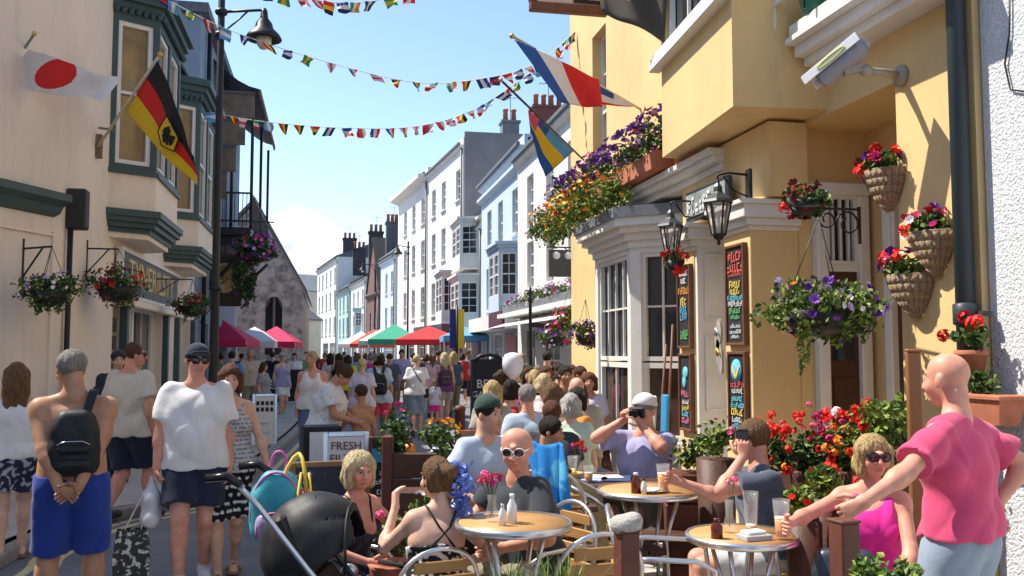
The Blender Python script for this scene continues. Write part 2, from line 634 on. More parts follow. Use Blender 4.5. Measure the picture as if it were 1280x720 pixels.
for a, b in zip(KLs[:-1], KLs[1:]):
 pv.quad((-14, a.y, .10), (a.x - .14, a.y, .10), (b.x - .14, b.y, .10), (-14, b.y, .10))
pav = tag(pv.build('pavement', M_PAVE), kind='structure')
acc = [0]
for a, b in zip(KLs[:-1], KLs[1:]):
 acc.append(acc[-1] + (b - a).length)
def along(d, pl=KLs):
 for i in range(len(acc) - 1):
  if acc[i + 1] >= d:
   t = (d - acc[i]) / (acc[i + 1] - acc[i])
   return pl[i].lerp(pl[i + 1], t)
 return pl[-1]
d = 0
while d < 26:
 a, b = along(d), along(d + .9)
 e = (b - a).normalized() * .006
 kb = MB()
 kb.bar((a.x + e.x, a.y + e.y, .052), (b.x - e.x, b.y - e.y, .052), .15, .112, ch=.012)
 kb.build('kerb_stone', M_KERB, pav)
 d += .9
yl = 0
for o in (.22, .40):
 m = MB()
 l1, l2 = smooth_pl(offs(KL, o), 8), smooth_pl(offs(KL, o + .085), 8)
 for i in range(len(l1) - 12):
  m.quad((l1[i].x, l1[i].y, .004), (l2[i].x, l2[i].y, .004), (l2[i + 1].x, l2[i + 1].y, .004), (l1[i + 1].x, l1[i + 1].y, .004))
 tag(m.build('road_line', M_YLINE), kind='structure')
# terrace of the pub: flagstones
tb = MB().quad((.9, .5, .004), (4.3, .5, .004), (4.3, 15, .004), (.9, 15, .004))
terr = tag(tb.build('terrace', M_PAVE), kind='structure')
slab = None
for i in range(6):
 for j in range(14):
  if slab is None:
   slab = MB().box((0, 0, 0), (.545, .585, .05), ch=.008).build('paving_slab', M_SLAB, terr)
   o = slab
  else:
   o = link('paving_slab', slab.data, terr)
  o.location = (1.2 + i * .555, 2.6 + j * .6 + (.3 if i % 2 else 0), -.012 + rnd.uniform(0, .004))
# ================================================================== wall and window helpers
M_WFR = mat('white_frame', (0.74, 0.73, 0.70), .45, .06, 12)
M_GLASS = mat('window_glass', (0.025, 0.03, 0.035), .06, 0, spec=.9)
M_GLASS_L = mat('net_curtain_glass', (0.18, 0.19, 0.20), .08, .4, 3, spec=.9)
M_GLASS_D = mat('curtained_glass', (.30, .29, .27), .25, .3, 5, spec=.7, stretch=(6, 6, .3))
M_GUT = mat('gutter_grey', (.12, .125, .13), .5, .2)
def wall_plane(mb, O, U, N, wd, z0, z1, ops, depth=.14, mi=0, mir=None):
 "wall sheet with rectangular openings [(u0,u1,z0,z1)] and reveals going inwards"
 O, U, N = Vector((O[0], O[1], 0)), Vector((U[0], U[1], 0)), Vector((N[0], N[1], 0))
 us = sorted(set([0, wd] + [u for o in ops for u in o[:2]]))
 zs = sorted(set([z0, z1] + [z for o in ops for z in o[2:4]]))
 pt = lambda u, z, dd=0: O + U * u - N * dd + Vector((0, 0, z))
 flip = U.cross(Vector((0, 0, 1))).dot(N) < 0
 def q(a, b, c, d_):
  mb.quad(*((a, b, c, d_) if not flip else (d_, c, b, a)), mi)
 for i in range(len(us) - 1):
  for k in range(len(zs) - 1):
   cu, cz = (us[i] + us[i + 1]) / 2, (zs[k] + zs[k + 1]) / 2
   if any(o[0] < cu < o[1] and o[2] < cz < o[3] for o in ops):
    continue
   q(pt(us[i], zs[k]), pt(us[i + 1], zs[k]), pt(us[i + 1], zs[k + 1]), pt(us[i], zs[k + 1]))
 for o in ops:
  u0, u1, a0, a1 = o[:4]
  q(pt(u0, a0), pt(u0, a0, depth), pt(u1, a0, depth), pt(u1, a0))
  q(pt(u0, a1, depth), pt(u0, a1), pt(u1, a1), pt(u1, a1, depth))
  q(pt(u0, a0), pt(u0, a1), pt(u0, a1, depth), pt(u0, a0, depth))
  q(pt(u1, a0, depth), pt(u1, a1, depth), pt(u1, a1), pt(u1, a0))
def window(parent, O, U, N, op, depth=.14, bars=(1, 1), fw=.05, fmat=None, gmat=None, sill=True, name='window', smat=None, rail=True, nb=.022, sub=True):
 "sash window set into an opening: frame with glazing bars, pane behind, sill below"
 O, U, N = Vector((O[0], O[1], 0)), Vector((U[0], U[1], 0)), Vector((N[0], N[1], 0))
 fmat, gmat = fmat or M_WFR, gmat or M_GLASS
 u0, u1, z0, z1 = op[:4]
 pt = lambda u, z, dd=0: O + U * u - N * dd + Vector((0, 0, z))
 f = MB()
 dd = depth - .035
 up = tuple(N)
 f.bar(pt(u0 + .002, z0 + fw / 2, dd), pt(u1 - .002, z0 + fw / 2, dd), fw, .06, up=up)
 f.bar(pt(u0 + .002, z1 - fw / 2, dd), pt(u1 - .002, z1 - fw / 2, dd), fw, .06, up=up)
 f.bar(pt(u0 + fw / 2, z0 + fw, dd), pt(u0 + fw / 2, z1 - fw, dd), fw, .056, up=up)
 f.bar(pt(u1 - fw / 2, z0 + fw, dd), pt(u1 - fw / 2, z1 - fw, dd), fw, .056, up=up)
 if rail:
  zm = (z0 + z1) / 2
  f.bar(pt(u0 + fw, zm, dd - .003), pt(u1 - fw, zm, dd - .003), .045, .05, up=up)
 for k in range(1, bars[0]):
  u = u0 + (u1 - u0) * k / bars[0]
  f.bar(pt(u, z0 + fw, dd + .006), pt(u, z1 - fw, dd + .006), nb, .03, up=up)
 for k in range(1, bars[1]):
  z = z0 + (z1 - z0) * k / bars[1]
  f.bar(pt(u0 + fw, z, dd + .009), pt(u1 - fw, z, dd + .009), nb, .03, up=up)
 o = f.build(name, fmat, parent)
 g = MB().add([pt(u0, z0, depth), pt(u1, z0, depth), pt(u1, z1, depth), pt(u0, z1, depth)], [(0, 1, 2, 3)])
 def sub_part(mb, nm, mt):
  c = mb.build(nm, mt, parent)
  c.parent = o
  return c
 sub_part(g, 'pane', gmat)
 if sill:
  s_ = MB().bar(pt(u0 - .06, z0 - .035, -.03), pt(u1 + .06, z0 - .035, -.03), .07, .16, up=up, ch=.008)
  sub_part(s_, 'sill', smat or fmat)
 return o
def town_house(label, A, B, h, depth, side, wmat, wins, roofm, roof='flat', wincol=None, extra_h=.0, name='town_house', bars=(2, 4), gm=None, cor=True, cormat=None, z0=0):
 A, B = Vector((A[0], A[1], 0)), Vector((B[0], B[1], 0))
 U = (B - A).normalized()
 N = Vector((-U.y, U.x, 0)) * side
 wd = (B - A).length
 t = thing(name, label, 'building', (A + B) / 2 - N * depth / 2)
 m = MB()
 wall_plane(m, A, U, N, wd, z0, h, wins, .16)
 C, D = B - N * depth, A - N * depth
 Z = Vector((0, 0, 1))
 for (p, q) in ((B, C), (C, D), (D, A)):
  m.quad(p + Z * z0, q + Z * z0, q + Z * h, p + Z * h)
 m.build('wall', wmat, t)
 r = MB()
 if roof == 'flat':
  r.prism([tuple(p[:2]) for p in ((A - N * .12, B - N * .12, C + N * .1, D + N * .1) if side > 0 else (D + N * .1, C + N * .1, B - N * .12, A - N * .12))][::-1], h - .25, h - .1)
 elif roof == 'ridge':      # ridge parallel to the street
  rh = extra_h or depth * .38
  o = .18
  a, b, c, d_ = A + N * o - U * .05, B + N * o + U * .05, C - N * o + U * .05, D - N * o - U * .05
  e, f = (a + d_) / 2 + Z * rh, (b + c) / 2 + Z * rh
  r.add([a + Z * h, b + Z * h, c + Z * h, d_ + Z * h, e + Z * h, f + Z * h, a + Z * (h - .08), b + Z * (h - .08), c + Z * (h - .08), d_ + Z * (h - .08)],
              [(0, 1, 5, 4), (2, 3, 4, 5), (3, 0, 4), (1, 2, 5), (6, 7, 1, 0), (7, 8, 2, 1), (8, 9, 3, 2), (9, 6, 0, 3), (9, 8, 7, 6)])
 elif roof == 'gable':      # gable to the street
  rh = extra_h or wd * .45
  o = .15
  e0, e1 = (A + B) / 2 + N * .1 + Z * (h + rh), (C + D) / 2 + Z * (h + rh)
  a, b, c, d_ = A - U * o + N * .1 + Z * (h - .1), B + U * o + N * .1 + Z * (h - .1), C + U * o + Z * (h - .1), D - U * o + Z * (h - .1)
  th = Z * .14
  r.add([a, e0, e1, d_, a + th, e0 + th, e1 + th, d_ + th, b, c, b + th, c + th],
              [(0, 1, 2, 3), (4, 7, 6, 5), (8, 9, 2, 1), (10, 5, 6, 11), (0, 4, 5, 1), (1, 5, 10, 8), (0, 3, 7, 4), (8, 10, 11, 9)])
  g = MB().add([A + Z * h, B + Z * h, (A + B) / 2 + Z * (h + rh - .02)], [(0, 1, 2)])
  g.build('gable', wmat, t)
 r.build('roof', roofm, t)
 if cor:
  c = MB().extr([(0.002, 0), (.16, .10), (.16, .2), (0.002, .2)], A + Z * (h - .55), B + Z * (h - .55), out=N)
  c.build('cornice', cormat or wmat, t)
 a = A + U * .12 + N * .07
 MB().tube([a + Z * z0, a + Z * (h - .5)], .05, 6).build('drainpipe', M_GUT, t)
 MB().bar(A + N * .2 + Z * (h - .3), B + N * .2 + Z * (h - .3), .1, .09).build('gutter', M_GUT, t)
 for o in wins:
  if len(o) > 4 and o[4] == 'void':
   continue
  window(t, A, U, N, o, .16, bars if len(o) < 5 else o[4], .06, wincol, gm or (M_GLASS, M_GLASS_L, M_GLASS_D)[int(o[0] * 7 + o[2] * 3) % 3], sill=(o[2] - z0) > .5)
 return t, A, U, N
def chimney(t, c, sz, z0, z1, m, pots=3, along_=(0, 1)):
 b = MB().box((c[0], c[1], (z0 + z1) / 2), (sz[0], sz[1], z1 - z0)).box((c[0], c[1], z1 + .06), (sz[0] + .14, sz[1] + .14, .12))
 o = b.build('chimney', m, t)
 ae = MB().bar((c[0], c[1] - .2, z1), (c[0], c[1] - .2, z1 + 1.3), .03).bar((c[0] - .45, c[1] - .2, z1 + 1.2), (c[0] + .45, c[1] - .2, z1 + 1.25), .02)
 for k in range(5):
  ae.bar((c[0] - .4 + k * .2, c[1] - .45 + k * .03, z1 + 1.21), (c[0] - .4 + k * .2, c[1] + .05 - k * .03, z1 + 1.21), .014)
 ae.build('aerial', M_GUT, t).parent = o
 for k in range(pots):
  f = (k + .5) / pots - .5
  p = MB().lathe([(.13, 0), (.11, .5), (.14, .52), (.14, .6), (.08, .6)], (c[0] + along_[0] * f * sz[0], c[1] + along_[1] * f * sz[1], z1 + .12), 8)
  q = p.build('chimney_pot', M_POT, t)
  q.parent = o
M_POT = mat('terracotta', (0.42, 0.15, 0.08), .8, .2, 8)
# ================================================================== far buildings
W_WHITE = mat('render_white', (0.66, 0.655, 0.63), .85, .06, 1.2, .1, 90, streak=.5)
W_CREAM = mat('render_cream_white', (0.60, 0.575, 0.51), .85, .07, 1.2, .1, 90)
W_GREYEND = mat('cement_end_wall', (0.17, 0.172, 0.18), .9, .2, .7, .2, 60)
W_BLUE = mat('render_pale_blue', (0.48, 0.57, 0.66), .85, .06, 1.2, .1, 90, streak=.4)
W_TEAL = mat('render_pale_teal', (0.36, 0.50, 0.50), .85, .08, 1.2, .1, 90)
W_STONE = mat('rubble_stone', (0.40, 0.36, 0.31), .95, 0, 3.2, .9, 9, col2=(0.17, 0.155, 0.14), c2amt=(.42, .62))
W_SLATE = mat('roof_slate', (0.10, 0.105, 0.12), .7, .25, 6, .3, 30)
W_SLATE2 = mat('roof_lead', (0.17, 0.18, 0.195), .6, .2, 2)
W_BRICK = mat('chimney_brick', (0.15, 0.06, 0.05), .9, .25, 14, .3, 40)
W_DARK = mat('dark_stack', (0.055, 0.052, 0.055), .9, .3, 4, .3, 30)
W_YCH = mat('ochre_render', (0.52, 0.40, 0.18), .9, .15, 3)
W_RED = mat('red_shop_render', (0.16, 0.085, 0.07), .8, .2, 3)
M_IRON = mat('black_iron', (0.018, 0.018, 0.02), .45, .1, 10)
M_SHOPW = mat('shop_white', (0.66, 0.65, 0.62), .6, .06, 4)
def rows(us, zs, wd, hts):
 return [(u - wd / 2, u + wd / 2, z, z + hh) for u in us for z, hh in zip(zs, hts)]
# white house next to the pub: first floor and attic windows, shop below
x0 = 5.7
t, A, U, N = town_house('white rendered house next to the yellow pub, with flower boxes over its shop', (x0, 15.2), (x0, 27.6), 7.9, 8, 1, W_WHITE,
 rows((3.2, 5.9, 8.2, 10.6), (3.55, 5.25), .85, (1.35, 1.6)) + [(1, 3.6, .1, 2.5), (4.2, 6.4, .1, 2.5), (7.2, 9.4, .6, 2.4), (10, 11.8, .1, 2.4)], W_SLATE, bars=(2, 4))
m = MB().box((x0 - .35, 22.5, 2.78), (.7, 9.6, .12)).build('canopy', M_SHOPW, t)
m = MB()
for k in range(7):
 m.quad((x0 - .02, 17.8 + k * 1.3, 2.72), (x0 - .02, 18.95 + k * 1.3, 2.72), (x0 - 1.1, 18.95 + k * 1.3, 2.4), (x0 - 1.1, 17.8 + k * 1.3, 2.4))
m.build('awning', M_SHOPW, t)
gx = thing('window_box', 'long window box of mauve and white flowers over the shop of the white house', 'window box', (x0 - .45, 22.5, 2.86), 0, 'window boxes')
MB().box((x0 - .45, 22.5, 2.95), (.28, 9.0, .18), ch=.01).build('trough', W_SLATE2, gx)
foliage(gx, (x0 - .47, 22.5, 3.12), (.2, 4.4, .16), 900, .09, 5)
flowers(gx, (x0 - .5, 22.5, 3.15), (.2, 4.4, .2), [('lilac', 'p', .12, 90), ('magenta', 'p', .11, 40), ('white', 'p', .11, 50)], 6, joined=True)
# hanging shop sign of the white house
sg = thing('hanging_shop_sign', 'dark hanging shop sign with two pale roundels on the white house', 'sign', (x0 - .45, 20.4, 3.7))
c = WX(691, 325, x0 - .45); c.y = 20.4
MB().box((x0 - .45, 20.4, 3.75), (.62, .06, .62), ch=.01).build('board', mat('sign_slate', (.06, .055, .05), .6, .2), sg)
for dx in (-.14, .14):
 MB().lathe([(.09, -.01), (.09, .012)], (x0 - .45 + dx, 20.365, 3.93), 14, axis=(0, -1, 0)).build('roundel', M_SHOPW, sg)
MB().bar((x0, 20.4, 4.12), (x0 - .8, 20.4, 4.12), .03).bar((x0, 20.4, 3.8), (x0 - .4, 20.4, 4.12), .02).build('bracket', M_IRON, sg)
# pale blue house
t, A, U, N = town_house('pale blue rendered house with a first floor oriel window', (6.0, 28.0), (6.0, 36.2), 8.6, 9, 1, W_BLUE,
 rows((1.5, 4.1, 6.4), (5.6,), .9, (1.5,)) + rows((4.3, 6.6), (3.3,), .9, (1.6,)) + [(.5, 3.2, .1, 2.4), (3.8, 6.0, .1, 2.4), (6.4, 7.8, .1, 2.4)], W_SLATE2, bars=(2, 4))
MB().extr([(0.002, 0), (.2, .12), (.2, .24), (0.002, .24)], (6, 28, 7.55), (6, 36.2, 7.55), out=(-1, 0, 0)).build('string_course', W_BLUE, t)
def oriel(t, X, y0, y1, z0, z1, pr, wallm, frm=None, cant=.3, bars=(2, 4), split=3, sgn=-1, topm=None, gm=None, frw=.07):
 "canted oriel on a wall at X, projecting pr towards sgn"
 xo = X + sgn * pr
 pts = [(X, y0), (xo, y0 + cant), (xo, y1 - cant), (X, y1)]
 m, pn = MB(), MB()
 for i in range(3):
  a, b = Vector((*pts[i], 0)), Vector((*pts[i + 1], 0))
  Ux = (b - a).normalized()
  Nx = Vector((-Ux.y, Ux.x, 0)) * (1 if sgn < 0 else -1)
  wd_ = (b - a).length
  k = 2 if (i == 1 and wd_ > 1.6) else 1
  ops = []
  for j in range(k):
   s0 = wd_ * j / k + frw
   s1 = wd_ * (j + 1) / k - frw
   ops.append((s0, s1, z0 + .55, z1 - .16))
  wall_plane(m, a, Ux, Nx, wd_, z0, z1, ops, .08)
  for o in ops:
   window(t, a, Ux, Nx, o, .08, bars, .05, frm, gm, sill=False)
 poly = pts if sgn > 0 else pts[::-1]
 ex = lambda e: [(X, y0 - e), (xo + sgn * e, y0 + cant - e), (xo + sgn * e, y1 - cant + e), (X, y1 + e)]
 pl = lambda e: ex(e)[::-1] if sgn < 0 else ex(e)
 m.build('oriel', wallm, t)
 MB().prism(pl(.03), z0 - .08, z0 + .002).build('oriel_base', topm or wallm, t)
 mm = MB()
 mm.prism(pl(.06), z1, z1 + .1).prism(pl(.14), z1 + .102, z1 + .2)
 mm.build('oriel_moulding', topm or wallm, t)
oriel(t, 6.0, 28.9, 31.4, 3.0, 5.1, .6, W_BLUE, M_WFR)
MB().box((5.7, 32, 2.72), (.55, 7.6, .5)).build('shop_fascia', M_SHOPW, t)
MB().box((5.38, 29.5, 2.75), (.1, 2.4, .55)).build('fascia_board', mat('plum_board', (.09, .03, .06), .6, .1), t)
MB().quad((5.93, 29.0, .2), (5.93, 31, .2), (5.93, 31, 2.3), (5.93, 29, 2.3)).build('poster', mat('poster_red', (.5, .12, .12), .7, 0, 30, col2=(.7, .6, .55)), t)
# slim white house with two bays
t, A, U, N = town_house('slim white house with stacked bay windows beside the blue house', (6.05, 36.4), (6.05, 41.2), 7.2, 7, 1, W_WHITE, [(.3, 2.2, .1, 2.4), (2.7, 4.4, .1, 2.4)], W_WHITE, 'ridge', extra_h=2.4)
oriel(t, 6.05, 37.2, 40.2, 5.2, 7.1, .75, W_WHITE, M_WFR, gm=M_GLASS)
oriel(t, 6.05, 37.1, 40.3, 2.75, 4.75, .8, W_WHITE, M_WFR, gm=M_GLASS)
# tall white terrace turning with the street, grey end wall
ta, tb_ = (6.0, 41.4), (5.25, 49.5)
t, A, U, N = town_house('tall white three storey building with a grey cement end wall and parapet', ta, tb_, 11.6, 9.5, 1, W_WHITE,
 rows((1.0, 4.2, 6.6), (3.6, 6.3, 8.8), .95, (1.7, 1.6, 1.45)) + [(.4, 2.6, .1, 2.6), (3.2, 5.2, .1, 2.6), (5.8, 7.6, .1, 2.6)], W_SLATE2, bars=(2, 4))
e = MB().box((10.8, 41.39, 5.9), (9.5, .1, 11.9)).build('end_wall', W_GREYEND, t)
chimney(t, (10.1, 41.9), (1.5, .9), 11.0, 13.2, W_BRICK, 4, (1, 0))
chimney(t, (8.4, 42.6), (.8, .7), 11.0, 12.6, W_SLATE2, 2, (1, 0))
MB().box((5.2, 45.2, 2.75), (.9, 7.0, .5), U.to_track_quat('Y', 'Z').to_euler().z).build('shop_fascia', mat('fascia_dark', (.05, .05, .06), .5, .1), t)
oriel(t, 5.86, 43.0, 46.0, 3.1, 5.4, .6, W_WHITE, M_WFR)
t, A, U, N = town_house('white three storey building with a heavy bracketed eaves cornice', (5.23, 49.6), (4.3, 58.5), 11.8, 9, 1, W_WHITE,
 rows((1.2, 3.8, 6.4), (3.6, 6.3, 8.8), .95, (1.7, 1.6, 1.45)) + [(.4, 2.6, .1, 2.6), (3.4, 5.4, .1, 2.6), (6, 8, .1, 2.6)], W_SLATE2)
MB().extr([(0, 0), (.55, .2), (.55, .42), (0, .42)], Vector((5.23, 49.6, 11.0)), Vector((4.3, 58.5, 11.0)), out=(-1, -.1, 0)).build('eaves', W_WHITE, t)
# lower houses further on
t, A, U, N = town_house('narrow house with an ochre chimney breast beyond the white terrace', (4.2, 59.2), (3.6, 65), 8.2, 8, 1, W_BLUE, rows((1.2, 3.4), (3.2, 5.6), .9, (1.5, 1.4)) + [(.6, 4.4, .1, 2.4)], W_SLATE, 'ridge')
chimney(t, (4.9, 59.4), (.8, .8), 8.4, 11.0, W_YCH, 2, (1, 0))
t, A, U, N = town_house('red fronted gabled house with a dark slate roof in the far row', (3.5, 65.3), (2.9, 70.5), 6.2, 8, 1, W_RED, rows((1.5, 3.5), (3.2,), .9, (1.4,)) + [(.6, 4.2, .1, 2.4)], W_DARK, 'gable', extra_h=3.8)
chimney(t, (4.6, 66.2), (1.2, 1.0), 7.0, 10.9, W_SLATE, 4, (1, 0))
t, A, U, N = town_house('low white house with a dark chimney in the far row', (2.8, 71), (1.9, 79), 7.6, 8, 1, W_WHITE, rows((1.5, 4, 6.4), (3.2, 5.3), .95, (1.5, 1.3)) + [(.6, 3.6, .1, 2.4), (4.4, 7.4, .1, 2.4)], W_DARK, 'ridge', extra_h=2.2)
chimney(t, (3.6, 72.5), (1.1, 1.0), 8.0, 11.0, W_DARK, 3, (1, 0))
oriel(t, 2.65, 73.2, 76, 3.2, 5.0, .6, W_TEAL, M_WFR)
t, A, U, N = town_house('pale teal shop house in the far row', (1.8, 79.3), (.9, 87.5), 7.4, 8, 1, W_TEAL, rows((1.5, 4, 6.6), (3.2, 5.3), .95, (1.5, 1.3)) + [(.6, 3.6, .1, 2.4), (4.4, 7.4, .1, 2.4)], W_SLATE, 'ridge', extra_h=2.6)
chimney(t, (2.6, 81), (1.1, 1.0), 8.4, 10.6, W_DARK, 3, (1, 0))
t, A, U, N = town_house('tall pale grey house with a rounded dormer at the end of the right row', (.8, 88), (-1.2, 103), 10.8, 9, 1, W_WHITE, rows((1.5, 4.5, 7.5, 10.5, 13.2), (3.4, 6.0, 8.4), 1.1, (1.7, 1.6, 1.4)) + [(.6, 4.6, .1, 2.6), (5.6, 9.6, .1, 2.6)], W_SLATE, 'ridge', extra_h=1.8)
chimney(t, (2.0, 92), (1.3, 1.2), 11, 12.8, W_DARK, 3, (1, 0))
# houses closing the street
t, A, U, N = town_house('cream house closing the far end of the street', (-7.6, 112), (-1.0, 116), 8.6, 8, 1, W_CREAM, rows((1.2, 3.4, 5.8), (3.2, 5.6), 1.0, (1.6, 1.4)), W_SLATE2, 'ridge', extra_h=2.2)
t, A, U, N = town_house('low cream cottage with a slate roof beside the stone church', (-8.4, 78), (-5.3, 82), 4.4, 6, 1, W_CREAM, [(.9, 2.6, 1.0, 3.2), (3.1, 4.4, 1.0, 3.2)], W_SLATE, 'ridge', extra_h=1.9)
t, A, U, N = town_house('grey roofed white house behind the cream cottage at the street end', (-14.5, 100), (-8.0, 103), 8.0, 8, 1, W_WHITE, rows((1.5, 4, 6), (3.2, 5.4), 1.0, (1.5, 1.3)), W_SLATE2, 'ridge', extra_h=2.6)
# stone church with arched window
ch = thing('stone_church', 'dark rubble stone church gable with an arched window beyond the balcony house', 'church', (-3, 42, 0))
ya = 40.0
xa, xb, xm = -6.4, -1.05, -3.1
hz, pk = 4.3, 8.0
m = MB()
def arch(u0, u1, z0, zs, n=8):
 pts = [(u0, z0)]
 pts.append((u0, zs))
 c = (u0 + u1) / 2; r = (u1 - u0) / 2
 for k in range(1, n):
  a = math.pi - math.pi * k / n
  pts.append((c + r * math.cos(a), zs + r * 1.35 * math.sin(a)))
 pts += [(u1, zs), (u1, z0)]
 return pts
ar = arch(-2.6, -1.9, 1.6, 3.6)
# gable sheet split left / right / above / below the arch
m.add([(xa, ya, 0), (-2.6, ya, 0), (-2.6, ya, 3.6), (-2.6, ya, pk - ((-2.6 - xm)) * (pk - hz) / (xb - xm)), (xm, ya, pk), (xa, ya, hz)], [(0, 1, 2, 3, 4, 5)])
m.add([(-1.9, ya, 0), (xb, ya, 0), (xb, ya, hz), (-1.9, ya, pk - (-1.9 - xm) * (pk - hz) / (xb - xm)), (-1.9, ya, 3.6)], [(0, 1, 2, 3, 4)])
m.add([(-2.6, ya, 0), (-1.9, ya, 0), (-1.9, ya, 1.6), (-2.6, ya, 1.6)], [(0, 1, 2, 3)])
top = [(-2.6, pk - .5 * (pk - hz) / (xb - xm)), (-1.9, pk - 1.2 * (pk - hz) / (xb - xm))]
vs = [(p[0], ya, p[1]) for p in ar[1:-1]] + [(top[1][0], ya, top[1][1]), (top[0][0], ya, top[0][1])]
m.add(vs, [tuple(range(len(vs)))])
rv = [(p[0], ya, p[1]) for p in ar] + [(p[0], ya + .35, p[1]) for p in ar]
k = len(ar)
m.add(rv, [(i, i + 1, k + i + 1, k + i) for i in range(k - 1)] + [(k - 1, 0, k, 2 * k - 1)])
m.quad((xb, ya, 0), (xb, ya + 14, 0), (xb, ya + 14, hz), (xb, ya, hz))
m.build('wall', W_STONE, ch)
MB().add([(p[0], ya + .34, p[1]) for p in ar], [tuple(range(k))]).build('pane', M_GLASS, ch)
b = MB()
b.bar((-2.25, ya + .28, 1.6), (-2.25, ya + .28, 4.35), .09)
for s_ in (-1, 1):
 b.tube([(-2.25 + s_ * .33, ya + .28, 3.6), (-2.25 + s_ * .17, ya + .28, 4.05), (-2.25, ya + .28, 4.2)], .04, 6)
b.build('tracery', mat('pale_tracery', (.2, .18, .15), .9, .2), ch)
for sg_ in (1, -1):
 e_ = xb + .15 if sg_ > 0 else xa - .15
 r = MB()
 a0, a1 = Vector((xm, ya - .12, pk + .12)), Vector((e_, ya - .12, hz - .1))
 r.add([a0, a1, a1 + Vector((0, 14, 0)), a0 + Vector((0, 14, 0)), a0 + Vector((0, 0, .16)), a1 + Vector((0, 0, .16)), a1 + Vector((0, 14, .16)), a0 + Vector((0, 14, .16))],
          [(0, 1, 2, 3), (4, 7, 6, 5), (0, 4, 5, 1), (1, 5, 6, 2), (2, 6, 7, 3)])
 r.build('roof', W_SLATE, ch)
MB().box((-6.2, ya - .6, 1.7), (4.2, 1.0, 3.4)).build('aisle', W_STONE, ch)
# ------------------------------------------------------------------ blue-grey house with the iron balcony on the left
bh = thing('balcony_house', 'blue grey house with a dark iron balcony under a curved lead canopy', 'building', (-5, 28, 0))
W_BG = mat('render_blue_grey', (0.20, 0.245, 0.31), .85, .1, 1.2, .1, 90)
M_CAN = mat('canopy_lead', (0.10, 0.10, 0.12), .6, .3, 3)
M_CANU = mat('canopy_boards', (0.17, 0.125, 0.09), .8, .3, 4)
m = MB()
wall_plane(m, (-3.3, 24.2), (0, 1), (1, 0), 11, 0, 10.4, [(1.4, 2.8, .1, 2.5), (4.5, 6, .1, 2.5), (2.4, 3.6, 5.3, 7.9), (5.6, 6.8, 5.3, 7.9)], .16)
m.quad((-3.3, 24.2, 0), (-9, 24.2, 0), (-9, 24.2, 10.4), (-3.3, 24.2, 10.4))
m.quad((-3.3, 35.2, 0), (-9, 35.2, 0), (-9, 35.2, 10.4), (-3.3, 35.2, 10.4))
m.build('wall', W_BG, bh)
MB().box((-6.2, 29.7, 10.5), (6.2, 11.4, .25)).build('roof', W_SLATE, bh)
for o in ((1.4, 2.8, .1, 2.5), (4.5, 6, .1, 2.5), (2.4, 3.6, 5.3, 7.9), (5.6, 6.8, 5.3, 7.9)):
 window(bh, (-3.3, 24.2), (0, 1), (1, 0), o, .16, (2, 4), .06, M_WFR, sill=False)
yb0, yb1, xo = 27.0, 34.0, -2.2
# floor and its brackets, the rail, the posts and the canopy of the balcony
MB().box(((-3.3 + xo) / 2, 30.5, 5.15), (xo + 3.3, 7, .22)).box(((-3.3 + xo) / 2 - .1, 30.5, 4.9), (xo + 3.1, 6.6, .26)).build('balcony_floor', M_IRON, bh)
for y in (27.1, 28.4, 30.6, 33.9):
 MB().tube([(-3.3, y, 3.6), (-2.9, y, 4.0), (-2.5, y, 4.5), (xo + .05, y, 4.85)], .06, 6).build('bracket', M_IRON, bh)
rl = MB().bar((xo, 27, 6.25), (xo, 34, 6.25), .05).bar((-3.3, 27.03, 6.25), (xo, 27.03, 6.25), .05).bar((-3.3, 27.03, 5.45), (xo, 27.03, 5.45), .04)
for k in range(10):
 xx = -3.2 + k * .11
 rl.bar((xx, 27.03, 5.3), (xx, 27.03, 6.25), .022)
for k in range(60):
 yy = 27.06 + k * .115
 rl.bar((xo, yy, 5.3), (xo, yy, 6.25), .022)
rl.build('railing', M_IRON, bh)
for (px_, py_) in ((xo, 27.04), (-2.75, 27.04), (xo, 30.5), (xo, 33.96)):
 MB().tube([(px_, py_, 5.2), (px_, py_, 9.0)], .045, 8).build('post', M_IRON, bh)
cn = MB()
prof = [(-3.3, 10.05), (-3.0, 9.75), (-2.6, 9.45), (-2.3, 9.3), (-1.98, 9.22)]
for (a, b) in zip(prof[:-1], prof[1:]):
 cn.quad((a[0], 26.8, a[1]), (b[0], 26.8, b[1]), (b[0], 34.2, b[1]), (a[0], 34.2, a[1]))
cn.build('canopy', M_CAN, bh)
cu = MB()
for k in range(4):   # boarded end and soffit
 z_ = 9.15 - k * .78
 cu.box((-2.72 - k * .12, 27.0, z_ - .37), (1.12 - k * .24, .08, .74))
cu.bar((-2.0, 26.8, 9.14), (-2.0, 34.2, 9.14), .06, .16)
cu.build('boarded_screen', M_CANU, bh)
for k in range(4):
 MB().bar((-3.3, 26.94, 9.14 - k * .78), (-2.14 - k * .24, 26.94, 9.14 - k * .78), .05, .07).build('batten', M_CAN, bh)
dp = MB().tube([(-3.2, 25.2, 0), (-3.2, 25.2, 10.2)], .06, 8)
for z_ in (2.5, 4, 5.5, 7, 8.5):
 dp.box((-3.22, 25.2, z_), (.1, .18, .05))
dp.build('drainpipe', M_IRON, bh)
